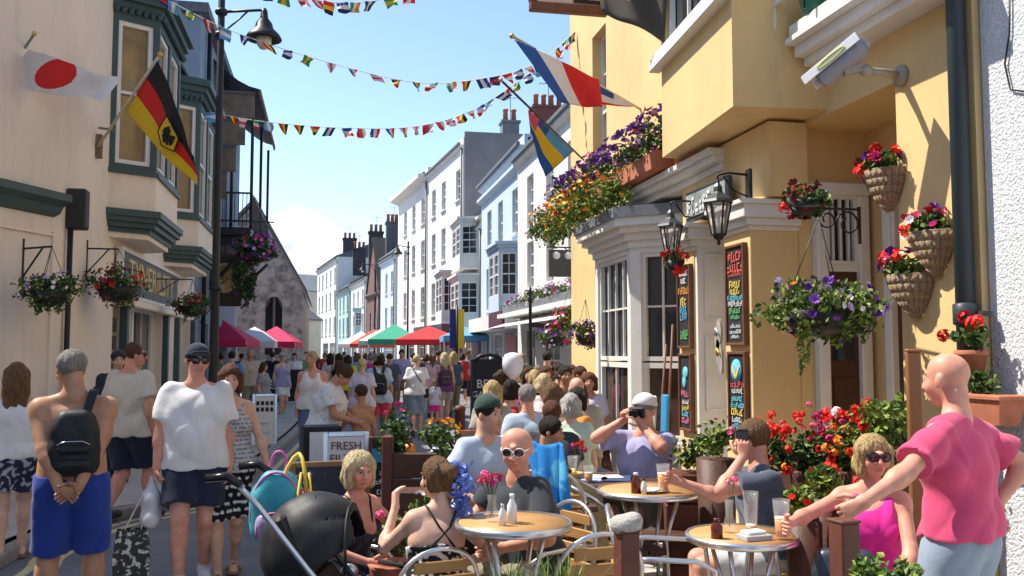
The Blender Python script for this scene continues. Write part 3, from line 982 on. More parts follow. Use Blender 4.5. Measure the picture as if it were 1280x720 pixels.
# hanging hotel sign in a brown case
hs = thing('hanging_sign', 'brown hanging sign with a gilded oval relief under the iron balcony', 'sign', P(281, 350, 26.2))
c = P(281, 350, 26.2)
MB().box(c, (.95, .12, 1.5), ch=.02).build('case', mat('sign_brown', (.05, .028, .018), .5, .2), hs)
MB().lathe([(.36, 0), (.36, .03), (.31, .05), (.30, .03)], c + Vector((0, -.06, .05)), 28, axis=(0, -1, 0), sy=1.2).build('oval_frame', mat('gilt', (.55, .36, .12), .45, .2, 10, metal=.4), hs)
rel = MB()
rg = random.Random(3)
for k in range(12):
 a = rg.uniform(0, 6.28); q = rg.uniform(0, .18)
 rel.ball(c + Vector((math.cos(a) * q, -.10, .05 + math.sin(a) * q * 1.2)), (.06, .02, .05), 8, 4)
rel.build('relief', mat('gilt_dark', (.30, .18, .06), .5, .2, 10, metal=.3), hs)
MB().bar(c + Vector((0, 0, .75)), c + Vector((0, 0, 1.1)), .03).bar(c + Vector((-1.0, 0, 1.1)), c + Vector((.5, 0, 1.1)), .04).build('bracket', M_IRON, hs)
hb = thing('hanging_flowers', 'big trailing basket of purple and pink flowers by the gilded oval sign', 'flower basket', P(318, 318, 24.5))
c = P(318, 312, 24.5)
MB().lathe([(.02, -.3), (.3, -.2), (.42, 0)], c - Vector((0, 0, .1)), 12).build('basket', M_IRON, hb)
foliage(hb, c, (.52, .5, .42), 700, .13, 12, .05, .6)
foliage(hb, c + Vector((-.25, 0, -.75)), (.35, .35, .75), 700, .13, 13, .05, .6)
flowers(hb, c + Vector((0, 0, .05)), (.55, .52, .42), [('purple', 'p', .14, 60), ('magenta', 'p', .13, 60), ('lilac', 'p', .12, 40)], 14, joined=True)
flowers(hb, c + Vector((-.25, 0, -.75)), (.35, .35, .75), [('purple', 'p', .13, 30), ('magenta', 'p', .12, 16)], 15, joined=True)
MB().bar(c + Vector((-.9, 0, .75)), c + Vector((.5, 0, .75)), .03).tube([c + Vector((0, 0, .75)), c + Vector((0, 0, .1))], .01, 5).build('bracket', M_IRON, hb)
# ================================================================== cream shop building on the left
W_CREAML = mat('render_cream', (0.80, 0.695, 0.575), .85, .05, .9, .2, 110, streak=.3)
W_BEIGEL = mat('render_beige', (0.75, 0.66, 0.56), .85, .07, .9, .2, 110, streak=.35)
M_GRN = mat('trim_grey_green', (0.045, 0.085, 0.088), .5, .12, 6)
M_GLW = mat('bay_window_glass', (0.24, 0.17, 0.09), .12, .35, 1.5, spec=.9)
M_DARKIN = mat('dark_interior', (0.02, 0.018, 0.016), .8, .2)
lb = thing('corner_shop_building', 'cream rendered corner shop building with dark green bay windows', 'building', (-5, 17, 0))
XL, HL = -3.3, 7.5
m = MB()
Yc = 12.3
ops = [(3.0, 3.9, .1, 2.45), (4.35, 7.4, .15, 2.55), (9.1, 11.2, .2, 2.5)]     # menu case, shop door and window, second window
wall_plane(m, (XL, Yc), (0, 1), (1, 0), 24.15 - Yc, 0, HL, ops, .25)
m.quad((XL, 24.15, 0), (-9, 24.15, 0), (-9, 24.15, HL), (XL, 24.15, HL))
m.build('wall', W_CREAML, lb)
ud = Vector((math.sin(R(24)), math.cos(R(24)), 0))
c0 = Vector((XL, Yc, 0))
ce = c0 - ud * 3.2
m = MB()
wall_plane(m, ce, ud, Vector((ud.y, -ud.x, 0)), 3.2, 0, HL, [], .2)
m.quad(ce, ce + Vector((-5, .6, 0)), ce + Vector((-5, .6, HL)), ce + Vector((0, 0, HL)))
m.build('wall', W_BEIGEL, lb)
MB().prism([(ce.x - .1, ce.y), (XL + .22, Yc), (XL + .22, 24.2), (-9, 24.2), (-9.6, ce.y + .6)], HL, HL + .12).build('roof', W_SLATE, lb)
rr = MB().add([(XL + .25, Yc, HL + .12), (XL + .25, 24.3, HL + .12), (-6.2, 24.3, HL + .9), (-6.2, Yc, HL + .9)], [(0, 1, 2, 3)])
rr.build('roof', W_SLATE, lb)
MB().tube([(XL + .3, Yc, HL + .06), (XL + .3, 24.2, HL + .06)], .06, 8).build('gutter', M_GRN, lb)
def left_bay(y0, y1, cant, pr):
 X = XL
 xo = X + pr
 pts = [(X, y0), (xo, y0 + cant), (xo, y1 - cant), (X, y1)]
 z0, z1, zs, zt = 3.78, 7.35, 4.55, 6.85
 ap, wl = MB(), MB()
 for i in range(3):
  a, b = Vector((*pts[i], 0)), Vector((*pts[i + 1], 0))
  Ux = (b - a).normalized()
  Nx = Vector((Ux.y, -Ux.x, 0))
  wd_ = (b - a).length
  wall_plane(ap, a, Ux, Nx, wd_, z0 + .1, zs - .08, [])
  k = 2 if i == 1 else 1
  ops = [(wd_ * j / k + .09, wd_ * (j + 1) / k - .09, zs + .06, zt) for j in range(k)]
  wall_plane(wl, a, Ux, Nx, wd_, zs - .08, z1, ops, .1)
  for o in ops:
   window(lb, a, Ux, Nx, o, .1, (1, 1), .07, M_WFR, M_GLW, sill=False, name='bay_window')
 ap.build('bay_apron', W_CREAML, lb)
 wl.build('bay_frame', M_GRN, lb)
 ex = lambda e: [(X, y0 - e), (xo + e, y0 + cant - e * .8), (xo + e, y1 - cant + e * .8), (X, y1 + e)]
 MB().prism(ex(.05), zs - .1, zs - .03).build('bay_sill', M_GRN, lb)
 mo = MB()
 mo.prism(ex(.04), z1 - .32, z1 - .2).prism(ex(.12), z1 - .2, z1 - .08).prism(ex(.2), z1 - .08, z1 + .06)
 mo.build('bay_cornice', M_GRN, lb)
 sc = MB()
 a, b = Vector((*ex(.06)[0], 0)), Vector((*ex(.06)[1], 0))
 for (a, b) in ((ex(.05)[0], ex(.05)[1]), (ex(.05)[1], ex(.05)[2])):
  a, b = Vector((*a, z1 - .34)), Vector((*b, z1 - .34))
  n = max(3, int((b - a).length / .11))
  for k in range(n):
   p = a.lerp(b, (k + .5) / n)
   sc.ball(p, (.055, .03, .06), 6, 4)
 sc.build('scalloped_edge', M_GRN, lb)['kind'] = 'stuff'
 bo = MB()
 for (e, za, zb) in ((.10, z0 + .02, z0 + .12), (.06, z0 - .06, z0 + .02), (.0, z0 - .14, z0 - .06), (-.08, z0 - .22, z0 - .14)):
  bo.prism(ex(e), za, zb, 0 if za > z0 - .1 else 0)
 bo.build('bay_base_moulding', M_GRN, lb)
 MB().prism(ex(-.12), z0 - .30, z0 - .22).build('bay_soffit', W_CREAML, lb)
left_bay(14.75, 17.6, .38, .62)
left_bay(19.6, 22.9, .38, .62)
# shopfront cornice on the turned part, with its lead top
co = MB().extr([(0.003, 0), (.10, .04), (.14, .12), (.26, .18), (.26, .27), (0.003, .32)], ce + Vector((0, 0, 3.38)), c0 - ud * .12 + Vector((0, 0, 3.38)), out=(ud.y, -ud.x, 0))
co.build('shopfront_cornice', M_GRN, lb)
MB().box((XL + .12, 12.62, 3.55), (.24, .22, .52), ch=.02).build('alarm_box', mat('alarm_dark', (.03, .028, .025), .6, .1), lb)
pp = MB().tube([(XL + .06, 12.55, 0), (XL + .06, 12.55, 3.3)], .035, 8)
pp.build('drainpipe', M_IRON, lb)
pl = MB()
for dd in (.12, 1.3):
 a = c0 - ud * dd + Vector((0, 0, .1)) + Vector((ud.y, -ud.x, 0)) * .015
 pl.bar(a, a + Vector((0, 0, 3.1)), .05, .03, up=(ud.y, -ud.x, 0))
a = c0 - ud * 1.3 + Vector((ud.y, -ud.x, 0)) * .016 + Vector((0, 0, 3.16))
pl.bar(a, a + ud * 1.2, .04, .03)
pl.build('panel_bead', W_CREAML, lb)
pn = Vector((ud.y, -ud.x, 0))
# shop entrance: glazed door, display window, menu case
for o, br, nm in ((ops[0] if False else (3.0, 3.9, .1, 2.45), (1, 1), 'menu_case'), ((4.35, 5.5, .15, 2.55), (1, 1), 'glazed_door'), ((5.5, 7.4, .15, 2.55), (2, 1), 'shop_window'), ((9.1, 11.2, .2, 2.5), (2, 1), 'shop_window')):
 window(lb, (XL, Yc), (0, 1), (1, 0), o, .25, br, .09, M_WFR, mat('shop_glass', (.05, .045, .04), .06, .5, 2, spec=.9), sill=False, name=nm, rail=False)
mc = MB()
for k in range(6):
 mc.quad((XL - .1, Yc + 3.12, .55 + k * .3), (XL - .1, Yc + 3.78, .55 + k * .3), (XL - .1, Yc + 3.78, .78 + k * .3), (XL - .1, Yc + 3.12, .78 + k * .3), 0)
mc.build('menu_card', mat('menu_dark', (.03, .03, .035), .5, 0, 25, col2=(.28, .27, .25), c2amt=(.5, .6)), lb)
for y in (15.95, 19.85, 21.3, 23.7):
 MB().box((XL + .05, y, 1.25), (.12, .18, 2.5), ch=.01).build('pilaster', M_GRN, lb)
# name board over the shop
nb = thing('shop_name_board', 'long slate shop name board with gilt capitals under the bays', 'sign', (XL + .05, 18, 3.0))
y0, y1, z0, z1 = 15.35, 20.8, 2.66, 3.32
MB().box((XL + .06, (y0 + y1) / 2, (z0 + z1) / 2), (.08, y1 - y0, z1 - z0)).build('board', mat('board_slate', (.10, .125, .14), .6, .25, 4), nb)
fr = MB()
for z_ in (z0 - .03, z1 + .03):
 fr.box((XL + .08, (y0 + y1) / 2, z_), (.12, y1 - y0 + .12, .06), ch=.008)
for y_ in (y0 - .03, y1 + .03):
 fr.box((XL + .081, y_, (z0 + z1) / 2), (.118, .06, z1 - z0), ch=.008)
fr.build('frame', M_WFR, nb)
MB().box((XL + .11, (y0 + y1) / 2, z0 - .14), (.2, y1 - y0 + .1, .12), ch=.02).build('ledge', W_CREAML, nb)
M_GILT = mat('gilt_letters', (.62, .46, .20), .5, .15, 10)
lettering('TYNERILSTY', .62, frame_M((XL + .105, (y0 + y1) / 2, 3.0), (0, 1, 0), (0, 0, 1)), M_GILT, nb, .012, sx=1.3)
# house across the side street, out of frame on the left: it shades the road
t_, A_, U_, N_ = town_house('cream house across the side street on the far left', (-4.8, -8), (-4.8, 7.6), 7.0, 7, -1, W_CREAML, rows((2, 5, 8, 11, 14), (1.0, 4.2), 1.1, (1.6, 1.7)), W_SLATE, 'ridge', extra_h=2.0)
# street lamp
def street_lamp(base, h, label, arm=.62, dirx=1, sc=1.0, group='cast iron street lamps', twin=False):
 t = thing('street_lamp', label, 'street lamp', base, 0, group)
 x, y, z = base
 m = MB().lathe([(.11 * sc, 0), (.11 * sc, .9), (.075 * sc, 1.0), (.06 * sc, 2.5), (.065 * sc, 2.52), (.055 * sc, 2.6), (.05 * sc, h), (.0, h + .1)], (x, y, z), 12)
 for zz in (1.0, 2.55, h - .6, h - .25):
  m.lathe([(.08 * sc, -.04), (.1 * sc, 0), (.08 * sc, .04)], (x, y, z + zz), 12)
 m.build('post', M_IRON, t)
 for s_ in ((1, -1) if twin else (1,)):
  dx = dirx * s_
  a = MB().tube([(x, y, z + h - .25), (x + dx * arm * .9, y, z + h - .18), (x + dx * arm, y, z + h - .2)], .022 * sc, 8)
  a.tube([(x, y, z + h - .75), (x + dx * arm * .15, y, z + h - .5), (x + dx * arm * .45, y, z + h - .32), (x + dx * arm * .6, y, z + h - .22)], .014 * sc, 6)
  a.build('arm', M_IRON, t)
  c = (x + dx * arm, y, z + h - .2)
  l = MB().lathe([(.03, .05), (.05, 0), (.06, -.1), (.12, -.18), (.14, -.26), (.24, -.36), (.27, -.42), (.265, -.43), (.1, -.38)], c, 20)
  lo = l.build('lamp_shade', M_IRON, t)
  g = MB().lathe([(.12, -.40), (.11, -.5), (.06, -.57), (0, -.59)], c, 14).build('globe', mat('lamp_glass', (.55, .55, .5), .2, .1, spec=.7), t)
 return t
street_lamp(tuple(G(264, 589)[:2]) + (0.1,), 6.95, 'tall black street lamp with a bell shade in front of the balcony house', 0.62)
# ================================================================== yellow pub on the right
W_YEL = mat('render_yellow', (0.70, 0.50, 0.235), .85, .11, .8, .3, 120, streak=.3)
W_PEB = mat('pebbledash_white', (0.62, 0.64, 0.66), .95, .12, 30, 1.0, 55)
W_WOOD = mat('brown_wood', (0.14, 0.062, 0.032), .55, .25, 5, .15, 40, stretch=(1, 1, .12))
M_PUBW = mat('pub_white_paint', (0.70, 0.68, 0.63), .5, .05, 5)
pub = thing('yellow_pub', 'yellow rendered pub with white bay window, oriel and pilastered doorway', 'building', (6, 9.5, 0))
XW, Y0, Y1, HP = 3.9, 4.92, 14.55, 9.6
pops = [(5.72 - Y0, 7.12 - Y0, .08, 3.62), (6.3, 6.31, 99, 99.1), (12.55 - Y0, 13.25 - Y0, 4.15, 6.5), (9.4 - Y0, 10.3 - Y0, 4.3, 6.6)]
m = MB()
wall_plane(m, (XW, Y0), (0, 1), (-1, 0), Y1 - Y0, 0, HP, [pops[0]] + pops[2:], .2)
XR = 4.55    # back of the entrance recess
m.quad((XW + .2, 7.12, .08), (XR, 7.12, .08), (XR, 7.12, 3.62), (XW + .2, 7.12, 3.62)).quad((XR, 5.72, .08), (XW + .2, 5.72, .08), (XW + .2, 5.72, 3.62), (XR, 5.72, 3.62))
m.quad((XR, 7.12, .08), (XR, 5.72, .08), (XR, 5.72, 3.62), (XR, 7.12, 3.62)).quad((XW + .2, 5.72, 3.62), (XW + .2, 7.12, 3.62), (XR, 7.12, 3.62), (XR, 5.72, 3.62))
m.quad((XW + .2, 5.72, .08), (XR, 5.72, .08), (XR, 7.12, .08), (XW + .2, 7.12, .08))
m.quad((XW, Y1, 0), (10, Y1, 0), (10, Y1, HP), (XW, Y1, HP))
m.quad((XW, Y0, 0), (10, Y0, 0), (10, Y0, HP), (XW, Y0, HP))
m.build('wall', W_YEL, pub)
MB().box((7, (Y0 + Y1) / 2, HP + .1), (6.6, Y1 - Y0 + .3, .25)).build('roof', W_SLATE, pub)
M_DOOR = mat('door_dark_wood', (0.07, 0.032, 0.018), .45, .25, 5, stretch=(1, 1, .15))
def pub_door(O, U, N, u0, u1, z1, tz):
 "framed door with a transom light on a wall: O + U*u, N outwards"
 O, U, N = Vector((*O, 0)), Vector((*U, 0)), Vector((*N, 0))
 pt = lambda u, z, o: O + U * u + N * o + Vector((0, 0, z))
 up = tuple(N)
 dr = MB().bar(pt((u0 + u1) / 2, .1, .02), pt((u0 + u1) / 2, tz, .02), u1 - u0 - .1, .04, up=up)
 for (za, zb) in ((.25, .8), (.95, 1.5)):
  dr.bar(pt((u0 + u1) / 2, za, .045), pt((u0 + u1) / 2, zb, .045), (u1 - u0) * .5, .015, up=up)
 d_ = dr.build('door', M_DOOR, pub)
 g = MB().bar(pt((u0 + u1) / 2, tz - .75, .043), pt((u0 + u1) / 2, tz - .15, .043), (u1 - u0) * .5, .006, up=up).build('pane', M_GLASS, pub)
 g.parent = d_
 MB().ball(pt(u0 + .09, 1.05, .06), .025, 8, 5).build('handle', mat('brass', (.6, .42, .15), .35, .1, metal=.8), pub).parent = d_
 f = MB()
 for u in (u0, u1):
  f.bar(pt(u, .08, .05), pt(u, z1, .05), .10, .1, up=up, ch=.01)
 f.bar(pt(u0 - .06, z1 + .05, .055), pt(u1 + .06, z1 + .05, .055), .10, .12, up=up, ch=.01)
 f.bar(pt(u0 + .05, tz + .03, .03), pt(u1 - .05, tz + .03, .03), .06, .06, up=up)
 f.build('door_frame', M_PUBW, pub)
 window(pub, tuple((O + N * .05)[:2]), tuple(U[:2]), tuple(N[:2]), (u0 + .05, u1 - .05, tz + .06, z1), .045, (4, 1), .03, M_PUBW, sill=False, name='transom_window', rail=False)
pub_door((XW, 7.12), (1, 0), (0, -1), .17, .56, 3.05, 2.4)
pub_door((XR, 0), (0, 1), (-1, 0), 6.05, 6.72, 3.0, 2.3)
for k in (2, 3):
 window(pub, (XW, Y0), (0, 1), (-1, 0), pops[k], .2, (2, 4), .06, M_PUBW)
# porch: two pilasters with moulded capitals, white panelled lining, name plate
XP = 3.46
def pilaster(y0, y1, zc):
 MB().box(((XP + XW) / 2 - .001, (y0 + y1) / 2, zc / 2), (XW - XP, y1 - y0, zc), ch=.006).build('pilaster', W_YEL, pub)
 c = MB()
 for e, a, b in ((.025, zc - .04, zc), (.06, zc, zc + .06), (.10, zc + .06, zc + .17), (.13, zc + .17, zc + .21)):
  c.box(((XP - e + XW) / 2, (y0 + y1) / 2, (a + b) / 2), (XW - XP + e, y1 - y0 + 2 * e, b - a), ch=.006)
 c.build('capital', M_PUBW, pub)
pilaster(7.12, 7.64, 2.78)
pilaster(8.33, 8.72, 2.74)
MB().box(((XP + XW) / 2 + .05, 7.9, 3.32), (XW - XP - .1, 1.9, .62)).build('porch_frieze', W_YEL, pub)
ln = MB().box((3.70, 8.305, 1.39), (.46, .05, 2.78))
o = ln.build('panelled_lining', M_PUBW, pub)
for z_, h_ in ((.62, .8), (1.52, .7), (2.34, .62)):
 b = MB()
 for s_ in (-1, 1):
  b.box((3.7 + s_ * .15, 8.272, z_), (.025, .02, h_)).box((3.7, 8.271, z_ + s_ * h_ / 2), (.32, .02, .025))
 q = b.build('panel', M_PUBW, pub); q.parent = o
MB().box((3.86, 7.98, 1.4), (.05, .66, 2.8)).build('door', M_PUBW, pub)
# white shop bay window
bx = [(XW, 9.42), (3.36, 9.95), (3.36, 11.35), (XW, 11.9)]
wl = MB()
for i in range(3):
 a, b = Vector((*bx[i], 0)), Vector((*bx[i + 1], 0))
 Ux = (b - a).normalized(); Nx = Vector((-Ux.y, Ux.x, 0)); wd_ = (b - a).length
 ops_ = [(.13, wd_ - .13, .74, 2.84)] if i != 1 else [(.12, wd_ - .12, .74, 2.84)]
 wall_plane(wl, a, Ux, Nx, wd_, 0, 3.0, ops_, .09)
 for o in ops_:
  window(pub, a, Ux, Nx, (o[0], o[1], 1.62, 2.84), .09, (4 if i == 1 else 2, 2), .05, M_PUBW, None, sill=False, name='bay_window', rail=False)
  window(pub, a, Ux, Nx, (o[0], o[1], .74, 1.60), .09, (2 if i == 1 else 1, 1), .06, M_PUBW, mat('bay_lower_glass', (.05, .03, .02), .06, .5, 2, spec=.9), sill=True, name='bay_window', rail=False)
wl.build('bay', M_PUBW, pub)
exb = lambda e: [(XW, 9.42 - e * 1.2), (3.36 - e, 9.95 - e * .6), (3.36 - e, 11.35 + e * .6), (XW, 11.9 + e * 1.2)][::-1]
cb = MB()
for (e, a, b) in ((.03, 2.90, 2.98), (.08, 2.98, 3.06), (.15, 3.06, 3.13), (.22, 3.13, 3.22)):
 cb.prism(exb(e), a, b)
cb.build('bay_cornice', M_PUBW, pub)
MB().prism(exb(.25), 3.22, 3.34).build('bay_roof', W_SLATE2, pub)
# moulded shelf under the oriel
sh = MB()
for (e, a, b) in ((.36, 3.40, 3.47), (.44, 3.47, 3.54), (.50, 3.54, 3.6)):
 sh.box((XW - e / 2, 9.25, (a + b) / 2), (e, 2.7 + e * .3, b - a), ch=.008)
sh.build('shelf_moulding', M_PUBW, pub)
# upper oriel
ox = [(3.12, 6.68), (3.26, 8.62)]
orl = MB()
ZO = 3.66
a, b = Vector((*ox[0], 0)), Vector((*ox[1], 0))
Ux = (b - a).normalized(); Nx = Vector((-Ux.y, Ux.x, 0)); wd_ = (b - a).length
wo = (.15, wd_ - .12, 4.68, 6.6)
wall_plane(orl, a, Ux, Nx, wd_, ZO, HP, [wo], .1)
orl.quad((*ox[0], ZO), (*ox[0], HP), (XW, 6.62, HP), (XW, 6.62, ZO))
orl.quad((*ox[1], ZO), (XW, 8.7, ZO), (XW, 8.7, HP), (*ox[1], HP))
orl.quad((*ox[0], ZO), (XW, 6.62, ZO), (XW, 8.7, ZO), (*ox[1], ZO))
orl.build('oriel', W_YEL, pub)
window(pub, a, Ux, Nx, wo, .1, (3, 2), .07, M_PUBW)
s_ = MB()
s_.bar(a + Ux * .02 + Nx * .05 + Vector((0, 0, 4.6)), b + Ux * .08 + Nx * .05 + Vector((0, 0, 4.6)), .12, .12, up=tuple(Nx), ch=.01)
s_.build('oriel_sill', M_PUBW, pub)
# second upper window with a moulded hood shelf, right above the lit wall
hd = MB()
for (e, a_, b_) in ((.22, 3.98, 4.05), (.30, 4.05, 4.14), (.38, 4.14, 4.19), (.34, 4.19, 4.30)):
 hd.box((XW - e / 2, 5.72, (a_ + b_) / 2), (e, 1.72, b_ - a_), ch=.006)
hd.build('hood_moulding', M_PUBW, pub)
dp = MB().tube([(XW - .075, 4.97, 0), (XW - .075, 4.97, HP)], .058, 12)
for z_ in (1.95, 4.3):
 dp.lathe([(.058, -.07), (.075, -.06), (.075, .06), (.058, .07)], (XW - .075, 4.97, z_), 12)
 dp.box((XW - .03, 4.97, z_), (.06, .26, .03))
dp.build('drainpipe', mat('drain_grey_green', (.035, .05, .055), .4, .1), pub)
# pebbledashed neighbour, set back a little
nb_ = thing('pebbledash_house', 'white pebbledashed house wall at the right edge of the picture', 'building', (6.5, 2, 0))
m = MB()
wall_plane(m, (3.94, -2), (0, 1), (-1, 0), 6.9, 0, 9, [(4.2, 5.4, 4.4, 6.0)], .2)
m.quad((3.94, 4.9, 0), (3.94, 4.9, 9), (9, 4.9, 9), (9, 4.9, 0)).quad((3.94, -2, 0), (9, -2, 0), (9, -2, 9), (3.94, -2, 9))
m.build('wall', W_PEB, nb_)
MB().box((6.6, 1.4, 9.1), (5.2, 7, .2)).build('roof', W_SLATE, nb_)
window(nb_, (3.94, -2), (0, 1), (-1, 0), (4.2, 5.4, 4.4, 6.0), .2, (2, 2), .06, M_PUBW)
MB().tube([WX(1262, -20, 3.925), WX(1262, 40, 3.925), WX(1256, 80, 3.925), WX(1263, 112, 3.925), WX(1290, 116, 3.925)], .006, 5).build('cable', M_IRON, nb_)
# ================================================================== people: smooth-blended solids turned into one surface
def _n(v):
 v = np.asarray(v, float)
 return v / (np.linalg.norm(v) + 1e-12)
class Field:
 "distance field on a grid; primitives are only evaluated near themselves"
 def __init__(s, lo, hi, h):
  s.h = h
  s.lo = np.asarray(lo, float) - 2.5 * h
  s.n = np.ceil((np.asarray(hi, float) + 2.5 * h - s.lo) / h).astype(int) + 1
  s.ax = [s.lo[i] + h * np.arange(s.n[i]) for i in range(3)]
  s.D = np.full(s.n, 9.0, np.float32)
 def win(s, lo, hi):
  a = np.clip(np.floor((lo - s.lo) / s.h).astype(int), 0, s.n - 1)
  b = np.clip(np.ceil((hi - s.lo) / s.h).astype(int) + 1, 1, s.n)
  b = np.maximum(b, a + 1)
  return tuple(slice(int(i), int(j)) for i, j in zip(a, b))
 def grid(s, sl):
  return (s.ax[0][sl[0]][:, None, None], s.ax[1][sl[1]][None, :, None], s.ax[2][sl[2]][None, None, :])
 def put(s, sl, d, k, op='add'):
  A = s.D[sl]
  if op == 'add':
   if k > 0:
    h = np.clip(.5 + .5 * (A - d) / k, 0, 1)
    s.D[sl] = A + (d - A) * h - k * h * (1 - h)
   else:
    s.D[sl] = np.minimum(A, d)
  else:      # cut
   if k > 0:
    h = np.clip(.5 - .5 * (A + d) / k, 0, 1)
    s.D[sl] = A + (-d - A) * h + k * h * (1 - h)
   else:
    s.D[sl] = np.maximum(A, -d)
 def cone(s, a, b, r1, r2, k=.02, op='add', planes=()):
  a, b = np.asarray(a, float), np.asarray(b, float)
  m = max(r1, r2) + k + 4 * s.h
  sl = s.win(np.minimum(a, b) - m, np.maximum(a, b) + m)
  X, Y, Z = s.grid(sl)
  e = b - a
  L2 = e.dot(e) + 1e-12
  t = np.clip(((X - a[0]) * e[0] + (Y - a[1]) * e[1] + (Z - a[2]) * e[2]) / L2, 0, 1)
  d = np.sqrt((X - a[0] - t * e[0]) ** 2 + (Y - a[1] - t * e[1]) ** 2 + (Z - a[2] - t * e[2]) ** 2) - (r1 + (r2 - r1) * t)
  for (p, n) in planes:
   d = np.maximum(d, (X - p[0]) * n[0] + (Y - p[1]) * n[1] + (Z - p[2]) * n[2])
  s.put(sl, d, k, op)
 def ell(s, c, r, k=.02, op='add', rot=None):
  c, r = np.asarray(c, float), np.asarray(r, float)
  m = r.max() + k + 4 * s.h
  sl = s.win(c - m, c + m)
  X, Y, Z = s.grid(sl)
  X, Y, Z = X - c[0], Y - c[1], Z - c[2]
  if rot is not None:
   X, Y, Z = [rot[0][i] * X + rot[1][i] * Y + rot[2][i] * Z for i in range(3)]
  k0 = np.sqrt((X / r[0]) ** 2 + (Y / r[1]) ** 2 + (Z / r[2]) ** 2)
  k1 = np.sqrt((X / r[0] ** 2) ** 2 + (Y / r[1] ** 2) ** 2 + (Z / r[2] ** 2) ** 2) + 1e-9
  s.put(sl, k0 * (k0 - 1) / k1, k, op)
 def half(s, p, n):
  "keep only the side the normal points away from"
  X, Y, Z = s.grid((slice(None),) * 3)
  s.D = np.maximum(s.D, ((X - p[0]) * n[0] + (Y - p[1]) * n[1] + (Z - p[2]) * n[2]).astype(np.float32))
 def folds(s, amp, fr, seed=0):
  X, Y, Z = s.grid((slice(None),) * 3)
  q = seed * 1.7
  a1 = X * fr * .8 + Y * fr * .45 + 1.5 * np.sin(Z * fr * .22 + q) + q
  a2 = (X * .5 - Y * .6) * fr * .7 + Z * fr * .55 + 1.2 * np.sin(X * fr * .5 + q * 2)
  a3 = (-X * .6 + Y * .5) * fr * .6 + Z * fr * .6 + 1.4 * np.sin(Y * fr * .5 + q * 3)
  w = (.8 - 1.6 * np.abs(np.sin(a1))) * .55 + (.8 - 1.6 * np.abs(np.sin(a2))) * .5 * (.5 + .5 * np.sin(X * 7 + Z * 9 + q)) + (.8 - 1.6 * np.abs(np.sin(a3))) * .5 * (.5 + .5 * np.sin(X * 8 - Z * 7 + q * 2)) + .15 * np.sin(Z * fr * 1.6 + 2 * np.sin(X * fr * .6))
  s.D = s.D + (amp * w).astype(np.float32)
 def strands(s, c, amp, seed):
  X, Y, Z = s.grid((slice(None),) * 3)
  a = np.arctan2(X - c[0], Y - c[1])
  z = Z - c[2]
  w = np.sin(a * 23 + 2.5 * np.sin(z * 22 + seed) + seed) * .6 + np.sin(a * 41 + 2 * np.sin(z * 31 + a * 3 + seed)) * .4 + .5 * np.sin(z * 38 + 3 * np.sin(a * 5 + seed))
  s.D = s.D + (amp * w).astype(np.float32)
 def mesh(s):
  D, n = s.D, s.n
  S = D < 0
  c = S[:-1, :-1, :-1].astype(np.int8)
  cnt = np.zeros(c.shape, np.int8)
  for i in (0, 1):
   for j in (0, 1):
    for k in (0, 1):
     cnt += S[i:n[0] - 1 + i, j:n[1] - 1 + j, k:n[2] - 1 + k]
  act = (cnt > 0) & (cnt < 8)
  ids = np.argwhere(act)
  if len(ids) == 0:
   return np.zeros((0, 3)), np.zeros((0, 4), int)
  vid = np.full(act.shape, -1, np.int32)
  vid[act] = np.arange(len(ids))
  acc = np.zeros((len(ids), 3))
  num = np.zeros(len(ids))
  I, J, K = ids.T
  cor = [(i, j, k) for i in (0, 1) for j in (0, 1) for k in (0, 1)]
  for a in cor:
   for ax in range(3):
    if a[ax]:
     continue
    b = list(a); b[ax] = 1
    da = D[I + a[0], J + a[1], K + a[2]]
    db = D[I + b[0], J + b[1], K + b[2]]
    x = (da < 0) != (db < 0)
    t = np.where(x, da / np.where(x, da - db, 1), 0)
    p = np.tile(np.asarray(a, float), (len(ids), 1))
    p[:, ax] = t
    acc += p * x[:, None]
    num += x
  V = s.lo + (ids + acc / num[:, None]) * s.h
  F = []
  for ax in range(3):
   u, v = (ax + 1) % 3, (ax + 2) % 3
   sa = [slice(None)] * 3; sb = [slice(None)] * 3
   sa[ax] = slice(0, -1); sb[ax] = slice(1, None)
   x = S[tuple(sa)] != S[tuple(sb)]
   e = np.argwhere(x)
   ok = (e[:, u] > 0) & (e[:, v] > 0) & (e[:, u] < n[u] - 1) & (e[:, v] < n[v] - 1)
   e = e[ok]
   ins = S[tuple(e.T)]
   def at(du, dv):
    q = e.copy(); q[:, u] -= du; q[:, v] -= dv
    return vid[tuple(q.T)]
   q = np.stack([at(1, 1), at(0, 1), at(0, 0), at(1, 0)], 1)
   q[~ins] = q[~ins][:, ::-1]
   F.append(q)
  return V, np.concatenate(F)
def np_mesh(name, V, F, mats, smooth=True, tint=None, extra=None):
 "quads from arrays; extra = MB whose pieces are joined in"
 me = bpy.data.meshes.new(name)
 vs, fs = [tuple(v) for v in V], [tuple(int(i) for i in f) for f in F]
 if extra is not None:
  o = len(vs)
  vs += extra.v
  fs += [tuple(i + o for i in f) for f in extra.f]
 me.from_pydata(vs, [], fs)
 for m in (mats if isinstance(mats, (list, tuple)) else [mats]):
  me.materials.append(m)
 me.polygons.foreach_set('use_smooth', [smooth] * len(me.polygons))
 if tint is not None:
  a = me.color_attributes.new('tint', 'FLOAT_COLOR', 'POINT')
  full = np.ones((len(vs), 4), np.float32)
  full[:, :3] = np.asarray(tint(np.array(vs)), np.float32)
  a.data.foreach_set('color', full.ravel())
 me.update()
 return me
